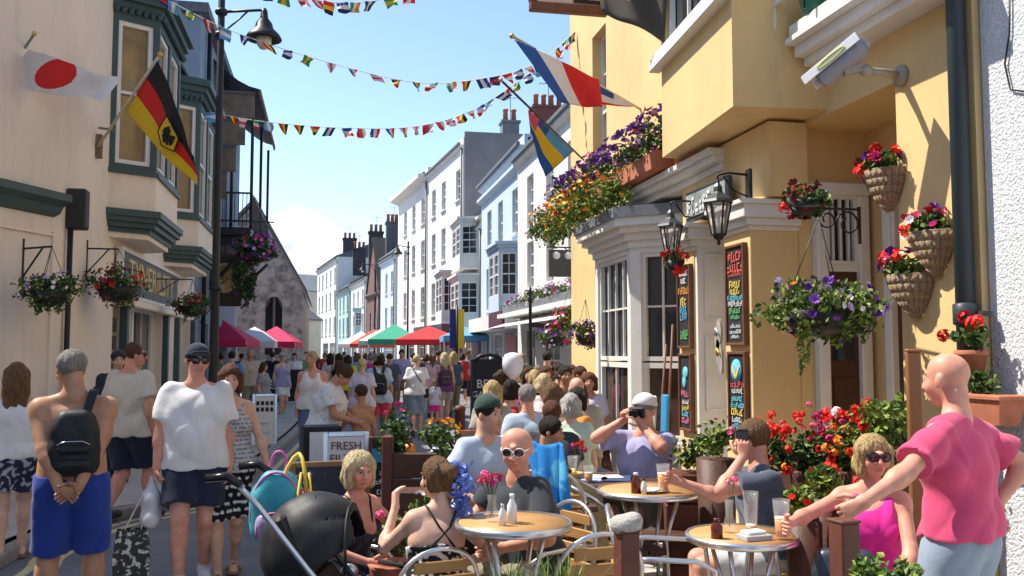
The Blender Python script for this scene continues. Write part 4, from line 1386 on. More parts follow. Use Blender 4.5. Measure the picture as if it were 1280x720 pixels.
def rotm(yaw=0, pitch=0, roll=0):
 "columns: right, forward, up. yaw left-positive, pitch forward-down positive, roll to the right positive"
 M = Matrix.Rotation(yaw, 3, 'Z') @ Matrix.Rotation(-pitch, 3, 'X') @ Matrix.Rotation(roll, 3, 'Y')
 return np.array(M)
def ik(a, t, l1, l2, pole):
 a, t = np.asarray(a, float), np.asarray(t, float)
 d = t - a
 L_ = np.linalg.norm(d)
 if L_ > (l1 + l2) * .995:
  d = d / L_ * (l1 + l2) * .995
  L_ = (l1 + l2) * .995
  t = a + d
 L_ = max(L_, abs(l1 - l2) + .02)
 u = d / (np.linalg.norm(d) + 1e-9)
 x = (l1 * l1 - l2 * l2 + L_ * L_) / (2 * L_)
 h = math.sqrt(max(l1 * l1 - x * x, 0))
 p = np.asarray(pole, float)
 p = p - u * p.dot(u)
 p = _n(p)
 return a + u * x + p * h, t
HS = lambda t: sum((i + 3) * ord(c) for i, c in enumerate(t))
SKIN = {'fair': (0.62, 0.36, 0.25), 'tan': (0.46, 0.235, 0.14), 'pink': (0.62, 0.30, 0.21), 'brown': (0.36, 0.18, 0.105), 'light': (0.66, 0.41, 0.30)}
HAIRC = {'blonde': (0.62, 0.45, 0.20), 'brown': (0.085, 0.042, 0.02), 'dark': (0.028, 0.018, 0.013), 'grey': (0.32, 0.29, 0.26), 'fairbrown': (0.20, 0.11, 0.05), 'white': (0.58, 0.55, 0.50), 'auburn': (0.14, 0.05, 0.02), 'palegold': (0.72, 0.58, 0.33)}
M_SKIN = attr_mat('skin', .5, subs=.12, bump=.10, bscale=190, spec=.35)
def hair_mat(c):
 return mat('hair_' + c, HAIRC[c], .55, 0, 70, 1.0, 190, col2=tuple(x * .55 for x in HAIRC[c]), c2amt=(.4, .65), stretch=(1, 1, .18), spec=.3)
def cloth(name, col, col2=None, scale=9, c2=(.48, .56), bump=.05, rough=.85):
 return mat('cloth_' + name, col, rough, .07 if col2 is None else 0, scale, .12, 30, col2=col2, c2amt=c2, spec=.2, sheen=.15)
def person(label, loc, yaw, H=1.72, sex='m', pose='stand', lean=0.0, side=0.0, twist=0.0, head=(0, 0, 0), arms=None, legs=None, skin='fair', hair=('short', 'brown'),
           top=None, bottom=None, shoes=None, h=.012, belly=0.0, build=1.0, group=None, face=True, fingers=True, name='person', shift=(0, 0), seat=.45, tilt=None):
 """front = +Y before yaw. arms: {'r':(wrist xyz, pole, hand dir, curl), 'l':...} in metres from the person's base.
       top/bottom: dicts with kind, mat, and cut parameters. h: grid size."""
 s = H / 1.75
 t = thing(name, label, 'person', loc, yaw, group, 1.0)
 fm = sex == 'f'
 P_ = np.array([shift[0], shift[1], .93 if pose != 'sit' else (seat / s + .115)])
 Rt = rotm(0, lean, side)
 Rc = rotm(twist, lean, side)
 SW = (.152 if fm else .178) * (1 + (build - 1) * .6)
 loc_ = lambda x, y, z, M=None: P_ + (Rt if M is None else M) @ np.array([x, y, z])
 chest = loc_(0, 0, .35, Rc); waist = loc_(0, 0, .13); SCn = loc_(0, -.01, .475, Rc); N_ = loc_(0, -.015, .535, Rc)
 sh = {'r': loc_(SW, -.005, .448, Rc), 'l': loc_(-SW, -.005, .448, Rc)}
 hp = {'r': P_ + np.array([.092, 0, -.03]), 'l': P_ + np.array([-.092, 0, -.03])}
 Rh = rotm(head[0], head[1], head[2])
 Hc = N_ + Rh @ np.array([0, .028, .158])
 A, Lg = {}, {}
 for k, sg in (('r', 1), ('l', -1)):
  spec = (arms or {}).get(k)
  if spec is None:
   tgt = (sh[k] + np.array([sg * .06, .05, -.52])) * s
   spec = (tgt, (sg * .4, -1, 0), None, .45)
  w_, pole = np.asarray(spec[0], float) / s, spec[1]
  e_, w_ = ik(sh[k], w_, .285, .255, pole)
  hd = _n(spec[2]) if len(spec) > 2 and spec[2] is not None else _n(w_ - e_)
  A[k] = (e_, w_, hd, spec[3] if len(spec) > 3 else .45)
  ls = (legs or {}).get(k)
  if ls is None:
   if pose == 'sit':
    ls = ((sg * .11, P_[1] + .44, .08), (0, .3, 1))
   else:
    ls = ((sg * .085, P_[1], .08), (0, 1, 0))
  k_, a_ = ik(hp[k], np.asarray(ls[0], float), .44, .415, ls[1])
  Lg[k] = (k_, a_, ls[2] if len(ls) > 2 else (0, 1, 0))
 allp = [P_, Hc + np.array([0, 0, .14]), Hc + np.array([0, .14, 0]), Hc - np.array([0, .12, 0])] + [sh[k] for k in 'rl'] + [A[k][i] for k in 'rl' for i in (0, 1)] + [A[k][1] + A[k][2] * .1 for k in 'rl'] + [Lg[k][i] for k in 'rl' for i in (0, 1)]
 lo, hi = np.min(allp, 0) - .2, np.max(allp, 0) + .2
 hi[2] = max(p[2] for p in allp) + .06
 lo[2] = -.02
 b = build
 tor = [  # (a, b, r1, r2) in body space
  (loc_(-.075, 0, 0), loc_(.075, 0, 0), .112, .112) if not fm else (loc_(-.088, -.01, -.01), loc_(.088, -.01, -.01), .115, .115),
  (loc_(-.068, 0, .13), loc_(.068, 0, .13), .108, .108) if not fm else (loc_(-.055, 0, .15), loc_(.055, 0, .15), .095, .095),
  (loc_(-.10, .005, .315, Rc), loc_(.10, .005, .315, Rc), .113, .113) if not fm else (loc_(-.075, 0, .34, Rc), loc_(.075, 0, .34, Rc), .10, .10),
  (loc_(-SW + .05, -.005, .435, Rc), loc_(SW - .05, -.005, .435, Rc), .062 if not fm else .054, .062 if not fm else .054),
  (P_, waist, .11, .10), (waist, chest, .10, .11)]
 extra = []
 if belly:
  extra.append((loc_(0, .045 + belly * .4, .12), (.13 + belly * .3, .10 + belly * .5, .15)))
 if fm:
  extra += [(loc_(sx, .085, .30, Rc), (.066, .06, .066)) for sx in (-.068, .068)]
 UA = (.05, .043) if not fm else (.043, .036)
 FA = (.041, .028) if not fm else (.035, .024)
 TH = (.088, .062) if not fm else (.09, .06)
 CA = (.056, .038) if not fm else (.052, .034)
 if b != 1:
  tor = [(p, q, r1 * b, r2 * b) for (p, q, r1, r2) in tor]
  UA, FA, TH, CA = [tuple(x * (1 + (b - 1) * .8) for x in q) for q in (UA, FA, TH, CA)]
 def torso(F, g=0.0, k=.07):
  for i, (p, q, r1, r2) in enumerate(tor):
   dz = Rc[:, 2] * (g * .7 + max(0, b - 1) * .12) if i in (2, 3, 5) else 0
   F.cone(p - dz, q - dz, r1 + g, r2 + g, k)
  for (c, r) in extra:
   F.ell(c, np.asarray(r) + g, .05, rot=Rt)
 # ---------------- body
 F = Field(lo, hi, h)
 torso(F)
 for k in 'rl':
  F.cone(N_ + Rc @ np.array([0, .005, -.02]), sh[k] + Rc @ np.array([0, 0, .022]), .047, .034, .04)
 F.cone(N_ - (N_ - chest) * .1, Hc - Rh @ np.array([0, .03, .06]), (.058 if not fm else .046) * b, .055 if not fm else .044, .035)
 for k in 'rl':
  e_, w_, hd, curl = A[k]
  F.ell(sh[k] + (e_ - sh[k]) * .08, np.array([.054, .058, .060]) * (1 if not fm else .85) * b, .035)
  F.cone(sh[k], e_, UA[0], UA[1], .03)
  F.cone(e_, w_, FA[0] + .002, FA[1], .015)
  F.ell(e_ + (w_ - e_) * .22, (FA[0] + .004,) * 3, .03)
 for k in 'rl':
  kn, an, tv = Lg[k]
  F.cone(hp[k], kn, TH[0], TH[1], .035)
  F.cone(kn, an, CA[0], CA[1], .02)
  bk = _n(np.cross(_n(an - kn), np.array([1, 0, 0])))
  bk = bk if bk[1] < 0 else -bk
  F.ell(kn + (an - kn) * .3 + bk * .018, (CA[0] - .001, CA[0], .11), .04, rot=None)
  tv = _n(tv)
  F.cone(an + tv * -.035 + np.array([0, 0, -.035]), an + tv * .11 + np.array([0, 0, -.05]), .037, .03, .025)
  F.ell(an + tv * .15 + np.array([0, 0, -.056]), (.038, .05, .02), .02)
 # head
 hd_ = lambda x, y, z: Hc + Rh @ np.array([x, y, z])
 F2 = F
 hs = .91 if fm else .955
 F.ell(hd_(0, -.012, .03), np.array([.076, .096, .088]) * hs, .02, rot=Rh.T)
 F.ell(hd_(0, .026, -.032), np.array([.060, .074, .088]) * hs, .025, rot=Rh.T)
 hf_ = lambda x, y, z: hd_(x * hs, y * hs, z * hs)
 if h < .016:
  F.ell(hf_(0, .062, -.098), (.026, .024, .020), .03, rot=Rh.T)
  F.ell(hf_(0, .076, .026), (.046, .016, .012), .02, rot=Rh.T)
  for sx in (-1, 1):
   F.ell(hf_(sx * .042, .066, -.035), (.022, .022, .025), .025, rot=Rh.T)
   F.ell(hf_(sx * .031, .104, .004), (.018, .014, .011), .012, 'cut', rot=Rh.T)
  F.cone(hf_(0, .096, .006), hf_(0, .116, -.034), .009, .0135, .014)
  F.cone(hf_(-.014, .103, -.038), hf_(.014, .103, -.038), .009, .009, .010)
  F.cone(hf_(-.018, .094, -.064), hf_(.018, .094, -.064), .008, .008, .008)
  F.cone(hf_(-.014, .092, -.076), hf_(.014, .092, -.076), .009, .009, .008)
 for sx in (-1, 1):
  F.ell(hd_(sx * .080 * hs, -.004, -.012), (.012, .022, .033), .008, rot=Rh.T)
 # palms
 fing = MB()
 for k, sg in (('r', 1), ('l', -1)):
  e_, w_, hd, curl = A[k]
  fa = _n(w_ - e_)
  pn = np.cross(hd, np.array([0, 0, 1.0]))
  if np.linalg.norm(pn) < .35:
   lat = np.array([0, 1.0, 0]) - hd * hd[1]
  elif abs(hd[2]) > .6:
   lat = np.array([0, 1.0, 0]) - hd * hd[1]
  else:
   lat = np.array([0, 0, 1.0]) - hd * hd[2]
  lat = _n(lat)                       # towards the thumb
  pal = _n(np.cross(hd, lat)) * (-sg)  # palm normal
  if abs(hd[2]) > .6 and pal.dot(np.array([-sg, 0, 0])) < 0:
   pal = -pal
  for q, rr in ((-.022, .019), (0, .020), (.022, .019)):
   F.cone(w_ + lat * q * .6, w_ + hd * .082 + lat * q, rr * .95, rr * .8, .012)
  if fingers:
   for i, (q, ln) in enumerate(((-.030, .062), (-.010, .075), (.010, .082), (.030, .074))):
    p0 = w_ + hd * .075 + lat * q
    dr = hd.copy()
    pts = [p0]
    for sgm, f in enumerate((.42, .33, .28)):
     a = curl * (.6 if sgm == 0 else .9)
     dr = _n(dr * math.cos(a) + pal * math.sin(a))
     pts.append(pts[-1] + dr * ln * f * 1.05)
    fing.tube([tuple(p) for p in pts], [.0095, .009, .0082, .006], 6)
   p0 = w_ + hd * .02 + lat * .03
   d1 = _n(hd * .75 + lat * .75 + pal * .2 * (1 + curl))
   d2 = _n(hd * 1.0 + lat * .2 + pal * (.2 + curl * .6))
   p1 = p0 + d1 * .042
   p2 = p1 + d2 * .034
   fing.tube([tuple(p0), tuple(p1), tuple(p2), tuple(p2 + d2 * .02)], [.013, .0115, .0105, .007], 6)
 V, Q = F.mesh()
 sc = np.array(SKIN[skin]) if isinstance(skin, str) else np.array(skin)
 def tint(X):
  c = np.tile(sc, (len(X), 1))
  q = (X / s - Hc) @ Rh           # head space
  dl = ((q[:, 0] / .024) ** 2 + ((q[:, 1] - .10) / .03) ** 2 + ((q[:, 2] + .069) / .0105) ** 2)
  c = np.where((dl < 1)[:, None], c * np.array([.82, .58, .58]), c)
  ck = ((np.abs(q[:, 0]) - .045) / .03) ** 2 + ((q[:, 1] - .08) / .04) ** 2 + ((q[:, 2] + .03) / .03) ** 2
  c = c * (1 + np.clip(1 - ck, 0, 1)[:, None] * np.array([.08, -.10, -.10]))
  if isinstance(hair[0], str) and hair[0] == 'shaved':
   hm = (q[:, 2] > .012 - .35 * (q[:, 1] - .0)) & (q[:, 1] < .062) & (q[:, 2] > -.05) & ((X / s)[:, 2] > Hc[2] - .08) & (np.abs(q).max(1) < .14)
   c = np.where(hm[:, None], c * .68 + .32 * np.array(HAIRC[hair[1]]), c)
  if h < .016:
   bw = (np.abs(np.abs(q[:, 0]) - .033) < .020) & (np.abs(q[:, 2] - .026 + .1 * np.abs(np.abs(q[:, 0]) - .033)) < .0065) & (q[:, 1] > .06)
   c = np.where(bw[:, None], np.array(HAIRC[hair[1]]) * .5 + c * .25, c)
  n_ = np.sin(X[:, 0] * 31 + X[:, 2] * 17) * np.sin(X[:, 1] * 23 + X[:, 2] * 29)
  return c * (1 + .06 * n_[:, None])
 fv = MB(); fv.v = [tuple(np.array(v) * s) for v in fing.v]; fv.f = fing.f; fv.m = fing.m; fv.sm = fing.sm
 link('body', np_mesh('body', V * s, Q, M_SKIN, True, tint, fv), t)
 def emit(Fd, nm, m, tn=None):
  V, Q = Fd.mesh()
  if len(V) == 0:
   return None
  return link(nm, np_mesh(nm, V * s, Q, m, True, (lambda X: tn(X / s)) if tn else None), t)
 up = Rt[:, 2]
 upc = Rc[:, 2]
 fwd = Rc[:, 1]
 hc = max(h, .0085)
 # ---------------- clothes
 pat = lambda d: d.get('print')
 if top:
  g = top.get('loose', .018)
  kd = top['kind']
  hem = top.get('hem', -.10) if pose != 'sit' else .0
  T = Field(np.minimum(lo, P_ - .5), np.maximum(hi, P_ + .5), hc)
  T.lo[2] = T.lo[2]
  torso(T, g, .06)
  T.cone(loc_(-.09, 0, hem * .5), loc_(.09, 0, hem * .5), .114 * b + g, .114 * b + g, .06)
  T.cone(loc_(-.085, 0, hem - .06), loc_(.085, 0, hem - .06), .118 * b + g, .118 * b + g, .05)
  if top.get('skirt'):
   for k in 'rl':
    T.cone(hp[k], hp[k] + (Lg[k][0] - hp[k]) * top['skirt'], TH[0] + .022, TH[1] + .05, .07)
   if pose != 'sit':
    T.cone(P_, (Lg['r'][0] + Lg['l'][0]) / 2, .12, .14, .07)
  if kd in ('tee', 'shirt', 'cap'):
   for k in 'rl':
    e_ = A[k][0]
    fr = top.get('sleeve', .62)
    end = sh[k] + (e_ - sh[k]) * fr
    ad_ = _n(e_ - sh[k])
    T.cone(sh[k] - ad_ * .02, end + ad_ * .05, UA[0] + .008 + g * .3, UA[0] + .012 + g * .9, .03, planes=[(end, ad_)])
    T.cone(N_ + Rc @ np.array([0, 0, -.03]), sh[k] + Rc @ np.array([0, 0, .016]), .052, .042, .03)
   nk = top.get('neck', .062)
   T.cone(N_ + upc * -.012 + fwd * .005, N_ + upc * .2 + fwd * .08, nk, nk + .03, .01, 'cut')
   if top.get('vneck'):
    T.cone(N_ + fwd * .10 + upc * -.02, N_ + fwd * .12 + upc * -.02 - upc * top['vneck'], .05, .012, .01, 'cut')
   if top.get('sleeve', .62) > .99:
    for k in 'rl':
     e_, w_ = A[k][:2]
     T.cone(e_, e_ + (w_ - e_) * .95, UA[1] + .018, FA[1] + .02, .03)
  elif kd == 'tank':
   for k, sg in (('r', 1), ('l', -1)):
    T.ell(sh[k] + Rc @ np.array([sg * .02, 0, -.03]), (.072, .14, .10), .01, 'cut', rot=Rc.T)
    m_ = sh[k] + (N_ - sh[k]) * .42
    T.cone(m_ + Rc @ np.array([0, .07, -.08]), m_ + Rc @ np.array([0, .0, -.005]), .028, .03, .02)
    T.cone(m_ + Rc @ np.array([0, .0, -.005]), m_ + Rc @ np.array([0, -.06, -.06]), .03, .028, .02)
   T.ell(N_ + fwd * .09 + upc * -.06, (.065, .085, .10), .01, 'cut', rot=Rc.T)
   T.cone(N_ + upc * -.015, N_ + upc * .2, .066, .09, .01, 'cut')
  elif kd == 'strappy':
   T.half(loc_(0, 0, top.get('line', .335), Rc), _n(upc + fwd * .12))
  # hem
  if not top.get('skirt'):
   T.half(loc_(0, 0, hem), -up)
  else:
   if pose == 'sit':
    for_ = (Lg['r'][0] + Lg['l'][0]) / 2
    T.half(P_ + (for_ - P_) * top['skirt'], _n((for_ - P_) * np.array([1, 1, 0])))
   else:
    T.half(P_ + np.array([0, 0, -.44 * top['skirt']]), np.array([0, 0, -1.0]))
  T.folds(top.get('fold', .0085) * 1.7, top.get('ffr', 22), HS(label) % 50)
  o = emit(T, top.get('name', {'tee': 't_shirt', 'shirt': 'shirt', 'tank': 'vest_top', 'strappy': 'dress' if top.get('skirt') else 'strappy_top', 'cap': 'top'}[kd]), top['mat'], top.get('print'))
  if kd == 'strappy':
   rr = .006
   for k, sg in (('r', 1), ('l', -1)):
    st = MB()
    f0 = loc_(sg * .075, .118, .34, Rc); m0 = sh[k] + (N_ - sh[k]) * .4 + upc * .046; b0 = loc_(sg * .08, -.112, .34, Rc)
    if top.get('cross'):
     b0 = loc_(-sg * .08, -.118, .30, Rc)
     st.tube([tuple(p * s) for p in (f0, f0 + upc * .07 - fwd * .02, m0 + fwd * .035 - upc * .008, m0, m0 - fwd * .04 - upc * .012, loc_(sg * .035, -.102, .42, Rc), loc_(-sg * .02, -.112, .36, Rc), b0)], rr, 6)
    else:
     st.tube([tuple(p * s) for p in (f0, f0 + upc * .07 - fwd * .02, m0 + fwd * .035 - upc * .008, m0, m0 - fwd * .045 - upc * .02, b0 + upc * .06, b0)], rr, 6)
    st.build('strap', top.get('strapmat', top['mat']), t, world=False)
 if bottom:
  g = bottom.get('loose', .02)
  kd = bottom['kind']
  B_ = Field(np.minimum(lo, P_ - .4), np.maximum(hi, P_ + .4), hc)
  for (p, q, r1, r2) in tor[:2] + tor[4:5]:
   B_.cone(p, q, r1 + .008, r2 + .008, .05)
  ln = bottom.get('len', .85)
  if kd in ('shorts', 'trousers'):
   for k in 'rl':
    kn, an, tv = Lg[k]
    td = _n(kn - hp[k])
    if kd == 'shorts' and ln <= 1:
     end = hp[k] + (kn - hp[k]) * ln
     B_.cone(hp[k], end + td * .06, TH[0] + g + .012, TH[0] + (TH[1] - TH[0]) * ln + g + .022, .03, planes=[(end, td)])
    else:
     B_.cone(hp[k], kn, TH[0] + g, TH[1] + g, .03)
     f2 = (ln - 1) if kd == 'shorts' else .96
     end = kn + (an - kn) * f2
     B_.cone(kn, end, TH[1] + g, CA[1] + g + .018, .03, planes=[(end, _n(an - kn))])
  else:
   for k in 'rl':
    B_.cone(hp[k], hp[k] + (Lg[k][0] - hp[k]) * (ln + .08), TH[0] + .018, TH[1] + .045, .08)
   if pose != 'sit':
    B_.half(P_ + np.array([0, 0, -.47 * ln]), np.array([0, 0, -1.0]))
    B_.cone(P_ - np.array([0, 0, .1]), P_ + ((Lg['r'][0] + Lg['l'][0]) / 2 - P_) * ln, .13, .15, .08) if False else None
  wz = bottom.get('waist', .09)
  if top and not top.get('skirt') and not bottom.get('over') and pose != 'sit':
   wz = min(wz, top.get('hem', -.10) + .035)
  B_.half(loc_(0, 0, wz), up)
  B_.folds(.010, 22, HS(label) % 37 + 3)
  emit(B_, {'shorts': 'shorts', 'trousers': 'trousers', 'skirt': 'skirt'}[kd], bottom['mat'], bottom.get('print'))
 if shoes:
  for k in 'rl':
   kn, an, tv = Lg[k]
   tv = _n(tv)
   S_ = Field(an + tv * .06 - np.array([.2, .25, .1]), an + tv * .06 + np.array([.2, .25, .12]), min(hc, .010))
   if shoes[0] == 'sandal':
    S_.cone(an + tv * -.06 + np.array([0, 0, -.072]), an + tv * .17 + np.array([0, 0, -.072]), .045, .05, .01)
    S_.half(an + np.array([0, 0, -.062]), np.array([0, 0, 1.0]))
    S_.cone(an + tv * .06 + np.array([-.05, 0, -.06]), an + tv * .06 + np.array([.05, 0, -.06]), .022, .022, .01)
    S_.cone(an + tv * .07 + np.array([0, 0, -.03]), an + tv * .07 + np.array([0, 0, -.03]), .026, .026, .02)
   else:
    S_.cone(an + tv * -.04 + np.array([0, 0, -.03]), an + tv * .165 + np.array([0, 0, -.048]), .047, .046, .02)
    S_.cone(an + np.array([0, 0, .0]), an + np.array([0, 0, -.03]), .046, .048, .02)
   S_.half(an + np.array([0, 0, -.079]), np.array([0, 0, -1.0]))
   emit(S_, 'shoe', shoes[1])
 # ---------------- hair and headgear
 def headfield():
  return Field(Hc - np.array([.28, .28, .62]), Hc + np.array([.28, .28, .22]), min(h, .009) if h < .016 else h * .8)
 kind, hcol = hair[0], hair[1]
 if kind not in ('bald', 'shaved'):
  Hh = headfield()
  hat = any(a[0] in ('baseball', 'beanie', 'sunhat') for a in hair[2:])
  th = .009 if (kind == 'crop' or hat) else .015
  Hh.ell(hd_(0, -.014, .032), (.076 * hs + th, .098 * hs + th, .088 * hs + th), .01, rot=Rh.T)
  if kind in ('long', 'bob', 'wavy', 'ponytail', 'bun'):
   Hh.ell(hd_(0, -.035, -.035), (.088, .078, .09), .03, rot=Rh.T)
  # open the face
  low = -.03 if kind in ('short', 'crop', 'updo') else -.4
  fz = .118 if kind in ('short', 'crop', 'cropped') else .104
  Hh.ell(hd_(0, .110, -.055), (.069, .078, fz), .012, 'cut', rot=Rh.T)
  if hat:
   Hh.half(hd_(0, 0, .07), Rh[:, 2])
  if kind in ('short', 'crop', 'cropped', 'updo', 'ponytail', 'bun'):
   Hh.ell(hd_(0, .06, -.14), (.15, .135, .115), .015, 'cut', rot=Rh.T)
   for sx in (-1, 1):
    Hh.ell(hd_(sx * .10, .012, -.03), (.035, .03, .04), .01, 'cut', rot=Rh.T)
  if kind in ('short', 'crop', 'cropped'):
   Hh.ell(hd_(0, -.08, -.16), (.15, .12, .085), .015, 'cut', rot=Rh.T)
  if kind == 'updo' or kind == 'bun':
   Hh.ell(hd_(0, -.115, .03 if kind == 'bun' else .06), (.05, .045, .05), .02, rot=Rh.T)
   Hh.ell(hd_(0, -.08, -.16), (.15, .12, .085), .015, 'cut', rot=Rh.T)
  if kind == 'ponytail':
   a0 = hd_(0, -.115, .02)
   Hh.cone(a0, a0 + np.array([0, -.04, -.12]) @ Rh.T, .026, .03, .02)
   Hh.cone(a0 + Rh @ np.array([0, -.04, -.12]), a0 + Rh @ np.array([0, -.03, -.28]), .03, .012, .02)
  if kind in ('bob', 'wavy'):
   for sx in (-1, 1):
    Hh.cone(hd_(sx * .078, .02, .03), hd_(sx * .078, .015, -.09), .028, .028, .03)
   Hh.cone(hd_(-.045, -.06, -.055), hd_(.045, -.06, -.055), .052, .052, .04)
  if kind == 'long':
   for sx in (-.06, 0, .06):
    Hh.cone(hd_(sx, -.075, -.04), hd_(sx * 1.1, -.10, -.30), .05, .028, .03)
   for sx in (-1, 1):
    Hh.cone(hd_(sx * .075, .0, .03), hd_(sx * .085, -.03, -.18), .032, .028, .03)
  Hh.strands(Hc, .0032 if kind in ('short', 'crop') else .0048, HS(label) % 11)
  emit(Hh, 'hair', hair_mat(hcol))
 for acc_ in hair[2:]:
  if acc_[0] == 'baseball':
   C_ = headfield()
   C_.ell(hd_(0, -.012, .035), (.088, .108, .10), .01, rot=Rh.T)
   C_.half(hd_(0, 0, .032), -(Rh @ np.array([0, -.12, 1.0])))
   C_.ell(hd_(0, .105, .048), (.075, .085, .013), .008, rot=(Rh @ np.array(Matrix.Rotation(-.25, 3, 'X'))).T)
   emit(C_, 'cap', acc_[1])
  elif acc_[0] == 'beanie':
   C_ = headfield()
   C_.ell(hd_(0, -.012, .045), (.092, .112, .095), .01, rot=Rh.T)
   C_.half(hd_(0, 0, .036), -(Rh @ np.array([0, -.2, 1.0])))
   emit(C_, 'hat', acc_[1])
  elif acc_[0] == 'sunhat':
   C_ = headfield()
   C_.ell(hd_(0, -.012, .05), (.09, .108, .10), .02, rot=Rh.T)
   C_.ell(hd_(0, -.01, .05), (.155, .17, .014), .02, rot=Rh.T)
   C_.half(hd_(0, 0, .035), -Rh[:, 2])
   emit(C_, 'hat', acc_[1])
  elif acc_[0] == 'sunglasses':
   fr, ls = MB(), MB()
   for sx in (-1, 1):
    c = hd_(sx * .034, .101 * hs, .002)
    ax_ = Rh @ np.array([sx * .18, 1, 0])
    ls.lathe([(.029, -.004), (.029, .003), (.02, .006), (.0, .008)], c * s, 16, axis=tuple(ax_), sy=.82 * s, sx=s)
    ring = []
    qx, qz = Rh @ np.array([1, -sx * .18, 0]), Rh[:, 2]
    for a in range(14):
     a = a / 14 * 2 * math.pi
     ring.append(tuple((c + qx * math.cos(a) * .030 + qz * math.sin(a) * .025 + _n(ax_) * .002) * s))
    fr.tube(ring, .0035, 5, closed=True)
    fr.tube([tuple(p * s) for p in (hd_(sx * .062, .094 * hs, .008), hd_(sx * .078, .06, .010), hd_(sx * .084, -.01, .006))], .0035, 5)
   fr.tube([tuple(p * s) for p in (hd_(-.008, .109 * hs, .006), hd_(.008, .109 * hs, .006))], .0035, 5)
   o = fr.build('sunglasses', acc_[1], t, world=False)
   q = ls.build('lens', acc_[2], t, world=False)
   q.parent = o
 if face and h < .016 and not any(a[0] == 'sunglasses' for a in hair[2:]):
  for sx in (-1, 1):
   c = hd_(sx * .031 * hs, .0805 * hs, .003)
   e = MB().ball(tuple(c * s), .0118 * s, 10, 6)
   ob = e.build('eye', [MATS.get('eye_white') or mat('eye_white', (.42, .38, .35), .3, 0)], t, world=False)
   i_ = MB().ball(tuple((c + Rh[:, 1] * .0075) * s), .0068 * s, 8, 5).build('iris', mat('iris_dark', (.03, .02, .015), .2, 0), t, world=False)
   i_.parent = ob
 J = dict(P=P_ * s, N=N_ * s, Hc=Hc * s, Rh=Rh, Rt=Rt, Rc=Rc, A={k: (A[k][0] * s, A[k][1] * s, A[k][2]) for k in A}, L={k: (Lg[k][0] * s, Lg[k][1] * s) for k in Lg}, s=s, sh={k: sh[k] * s for k in sh}, chest=chest * s)
 return t, J
def to_world(t, p):
 return (Matrix.Translation(t.location) @ t.rotation_euler.to_matrix().to_4x4()) @ Vector(p)
# ================================================================== the people in the photograph
SH_BLACK = ('shoe', mat('shoe_black', (.03, .03, .032), .6, .15))
SH_TAN = ('sandal', mat('sandal_tan', (.22, .12, .06), .7, .15))
SH_BLK_S = ('sandal', mat('sandal_black', (.025, .022, .02), .7, .15))
SH_WHITE = ('shoe', mat('trainer_white', (.55, .55, .56), .6, .1))
GL_BLK = mat('glasses_black', (.012, .012, .014), .25, 0)
GL_LENS = mat('dark_lens', (.012, .010, .012), .05, 0, spec=.9)
GL_WHT = mat('glasses_white', (.75, .75, .75), .3, 0)
CL = {k: cloth(k, v) for k, v in dict(navy=(.018, .024, .05), white=(.70, .69, .68), cream=(.55, .51, .43), royal=(.02, .05, .28), black=(.016, .016, .018), denim=(.10, .16, .27), paledenim=(.24, .30, .38),
 khaki=(.20, .18, .12), lavender=(.33, .32, .50), slate=(.075, .09, .125), charcoal=(.035, .04, .05), hotpink=(.72, .03, .30), rose=(.58, .07, .16), redpink=(.62, .06, .10), yellow=(.66, .48, .03), teal=(.06, .32, .33),
 magenta=(.50, .03, .20), blue=(.03, .20, .50), paleblue=(.42, .50, .60), lilac=(.55, .52, .62), beige=(.48, .40, .32), grey=(.25, .25, .26), red=(.50, .03, .03), green=(.10, .20, .08), mint=(.50, .60, .48),
 purple=(.16, .06, .18), pinkpale=(.66, .42, .44), stone=(.36, .33, .27), darkgreen=(.03, .06, .05), brown=(.14, .08, .05), orange=(.62, .22, .04)).items()}
PRN = attr_mat('printed_cloth', .85, bump=.12, bscale=30, spec=.2)
def dots(base, dot, sp, r):
 def f(X):
  q = (X + 50) / sp
  i = np.floor(q)
  off = (i[:, 2] % 2)[:, None] * np.array([[.5, .5, 0]])
  g = np.abs(((q + off) % 1) - .5)
  d = np.sqrt(np.minimum(g[:, 0], g[:, 1]) ** 2 * .0 + np.minimum(g[:, 0] ** 2, g[:, 1] ** 2) + g[:, 2] ** 2)
  return np.where((d < r)[:, None], np.array(dot), np.array(base))
 return f
def blots(base, c2, fr, th=.1, seed=0):
 def f(X):
  w = np.sin(X[:, 0] * fr + seed + 2 * np.sin(X[:, 2] * fr * .7)) * np.sin(X[:, 1] * fr * .9 + 1.7 * np.sin(X[:, 0] * fr * .6)) + np.sin(X[:, 2] * fr * 1.1 + 2 * np.sin(X[:, 1] * fr + X[:, 0] * fr * .5)) * .6
  return np.where((w > th)[:, None], np.array(c2), np.array(base))
 return f
def facing(deg):
 "0 = towards the camera along the street, 90 = towards the right of the picture, 180 = away"
 return R(180 + deg)
def gp(px, d):
 p = P(px, 440, d)
 return Vector((p.x, p.y, 0))
def seat_at(px, py, d, deg, lean, H, seat=.45, back=.0):
 "base point of a seated person whose head shows at (px, py), d metres off"
 h_ = P(px, py, d)
 s = H / 1.75
 f = Vector((math.sin(R(deg)), -math.cos(R(deg)), 0))
 fw = (math.sin(lean) * .69 + .03) * s
 return Vector((h_.x, h_.y, 0)) - f * fw
def loc_of(base, deg, wp):
 "world point -> the person's own frame"
 return tuple((Matrix.Translation(base) @ Matrix.Rotation(facing(deg), 4, 'Z')).inverted() @ Vector(wp))
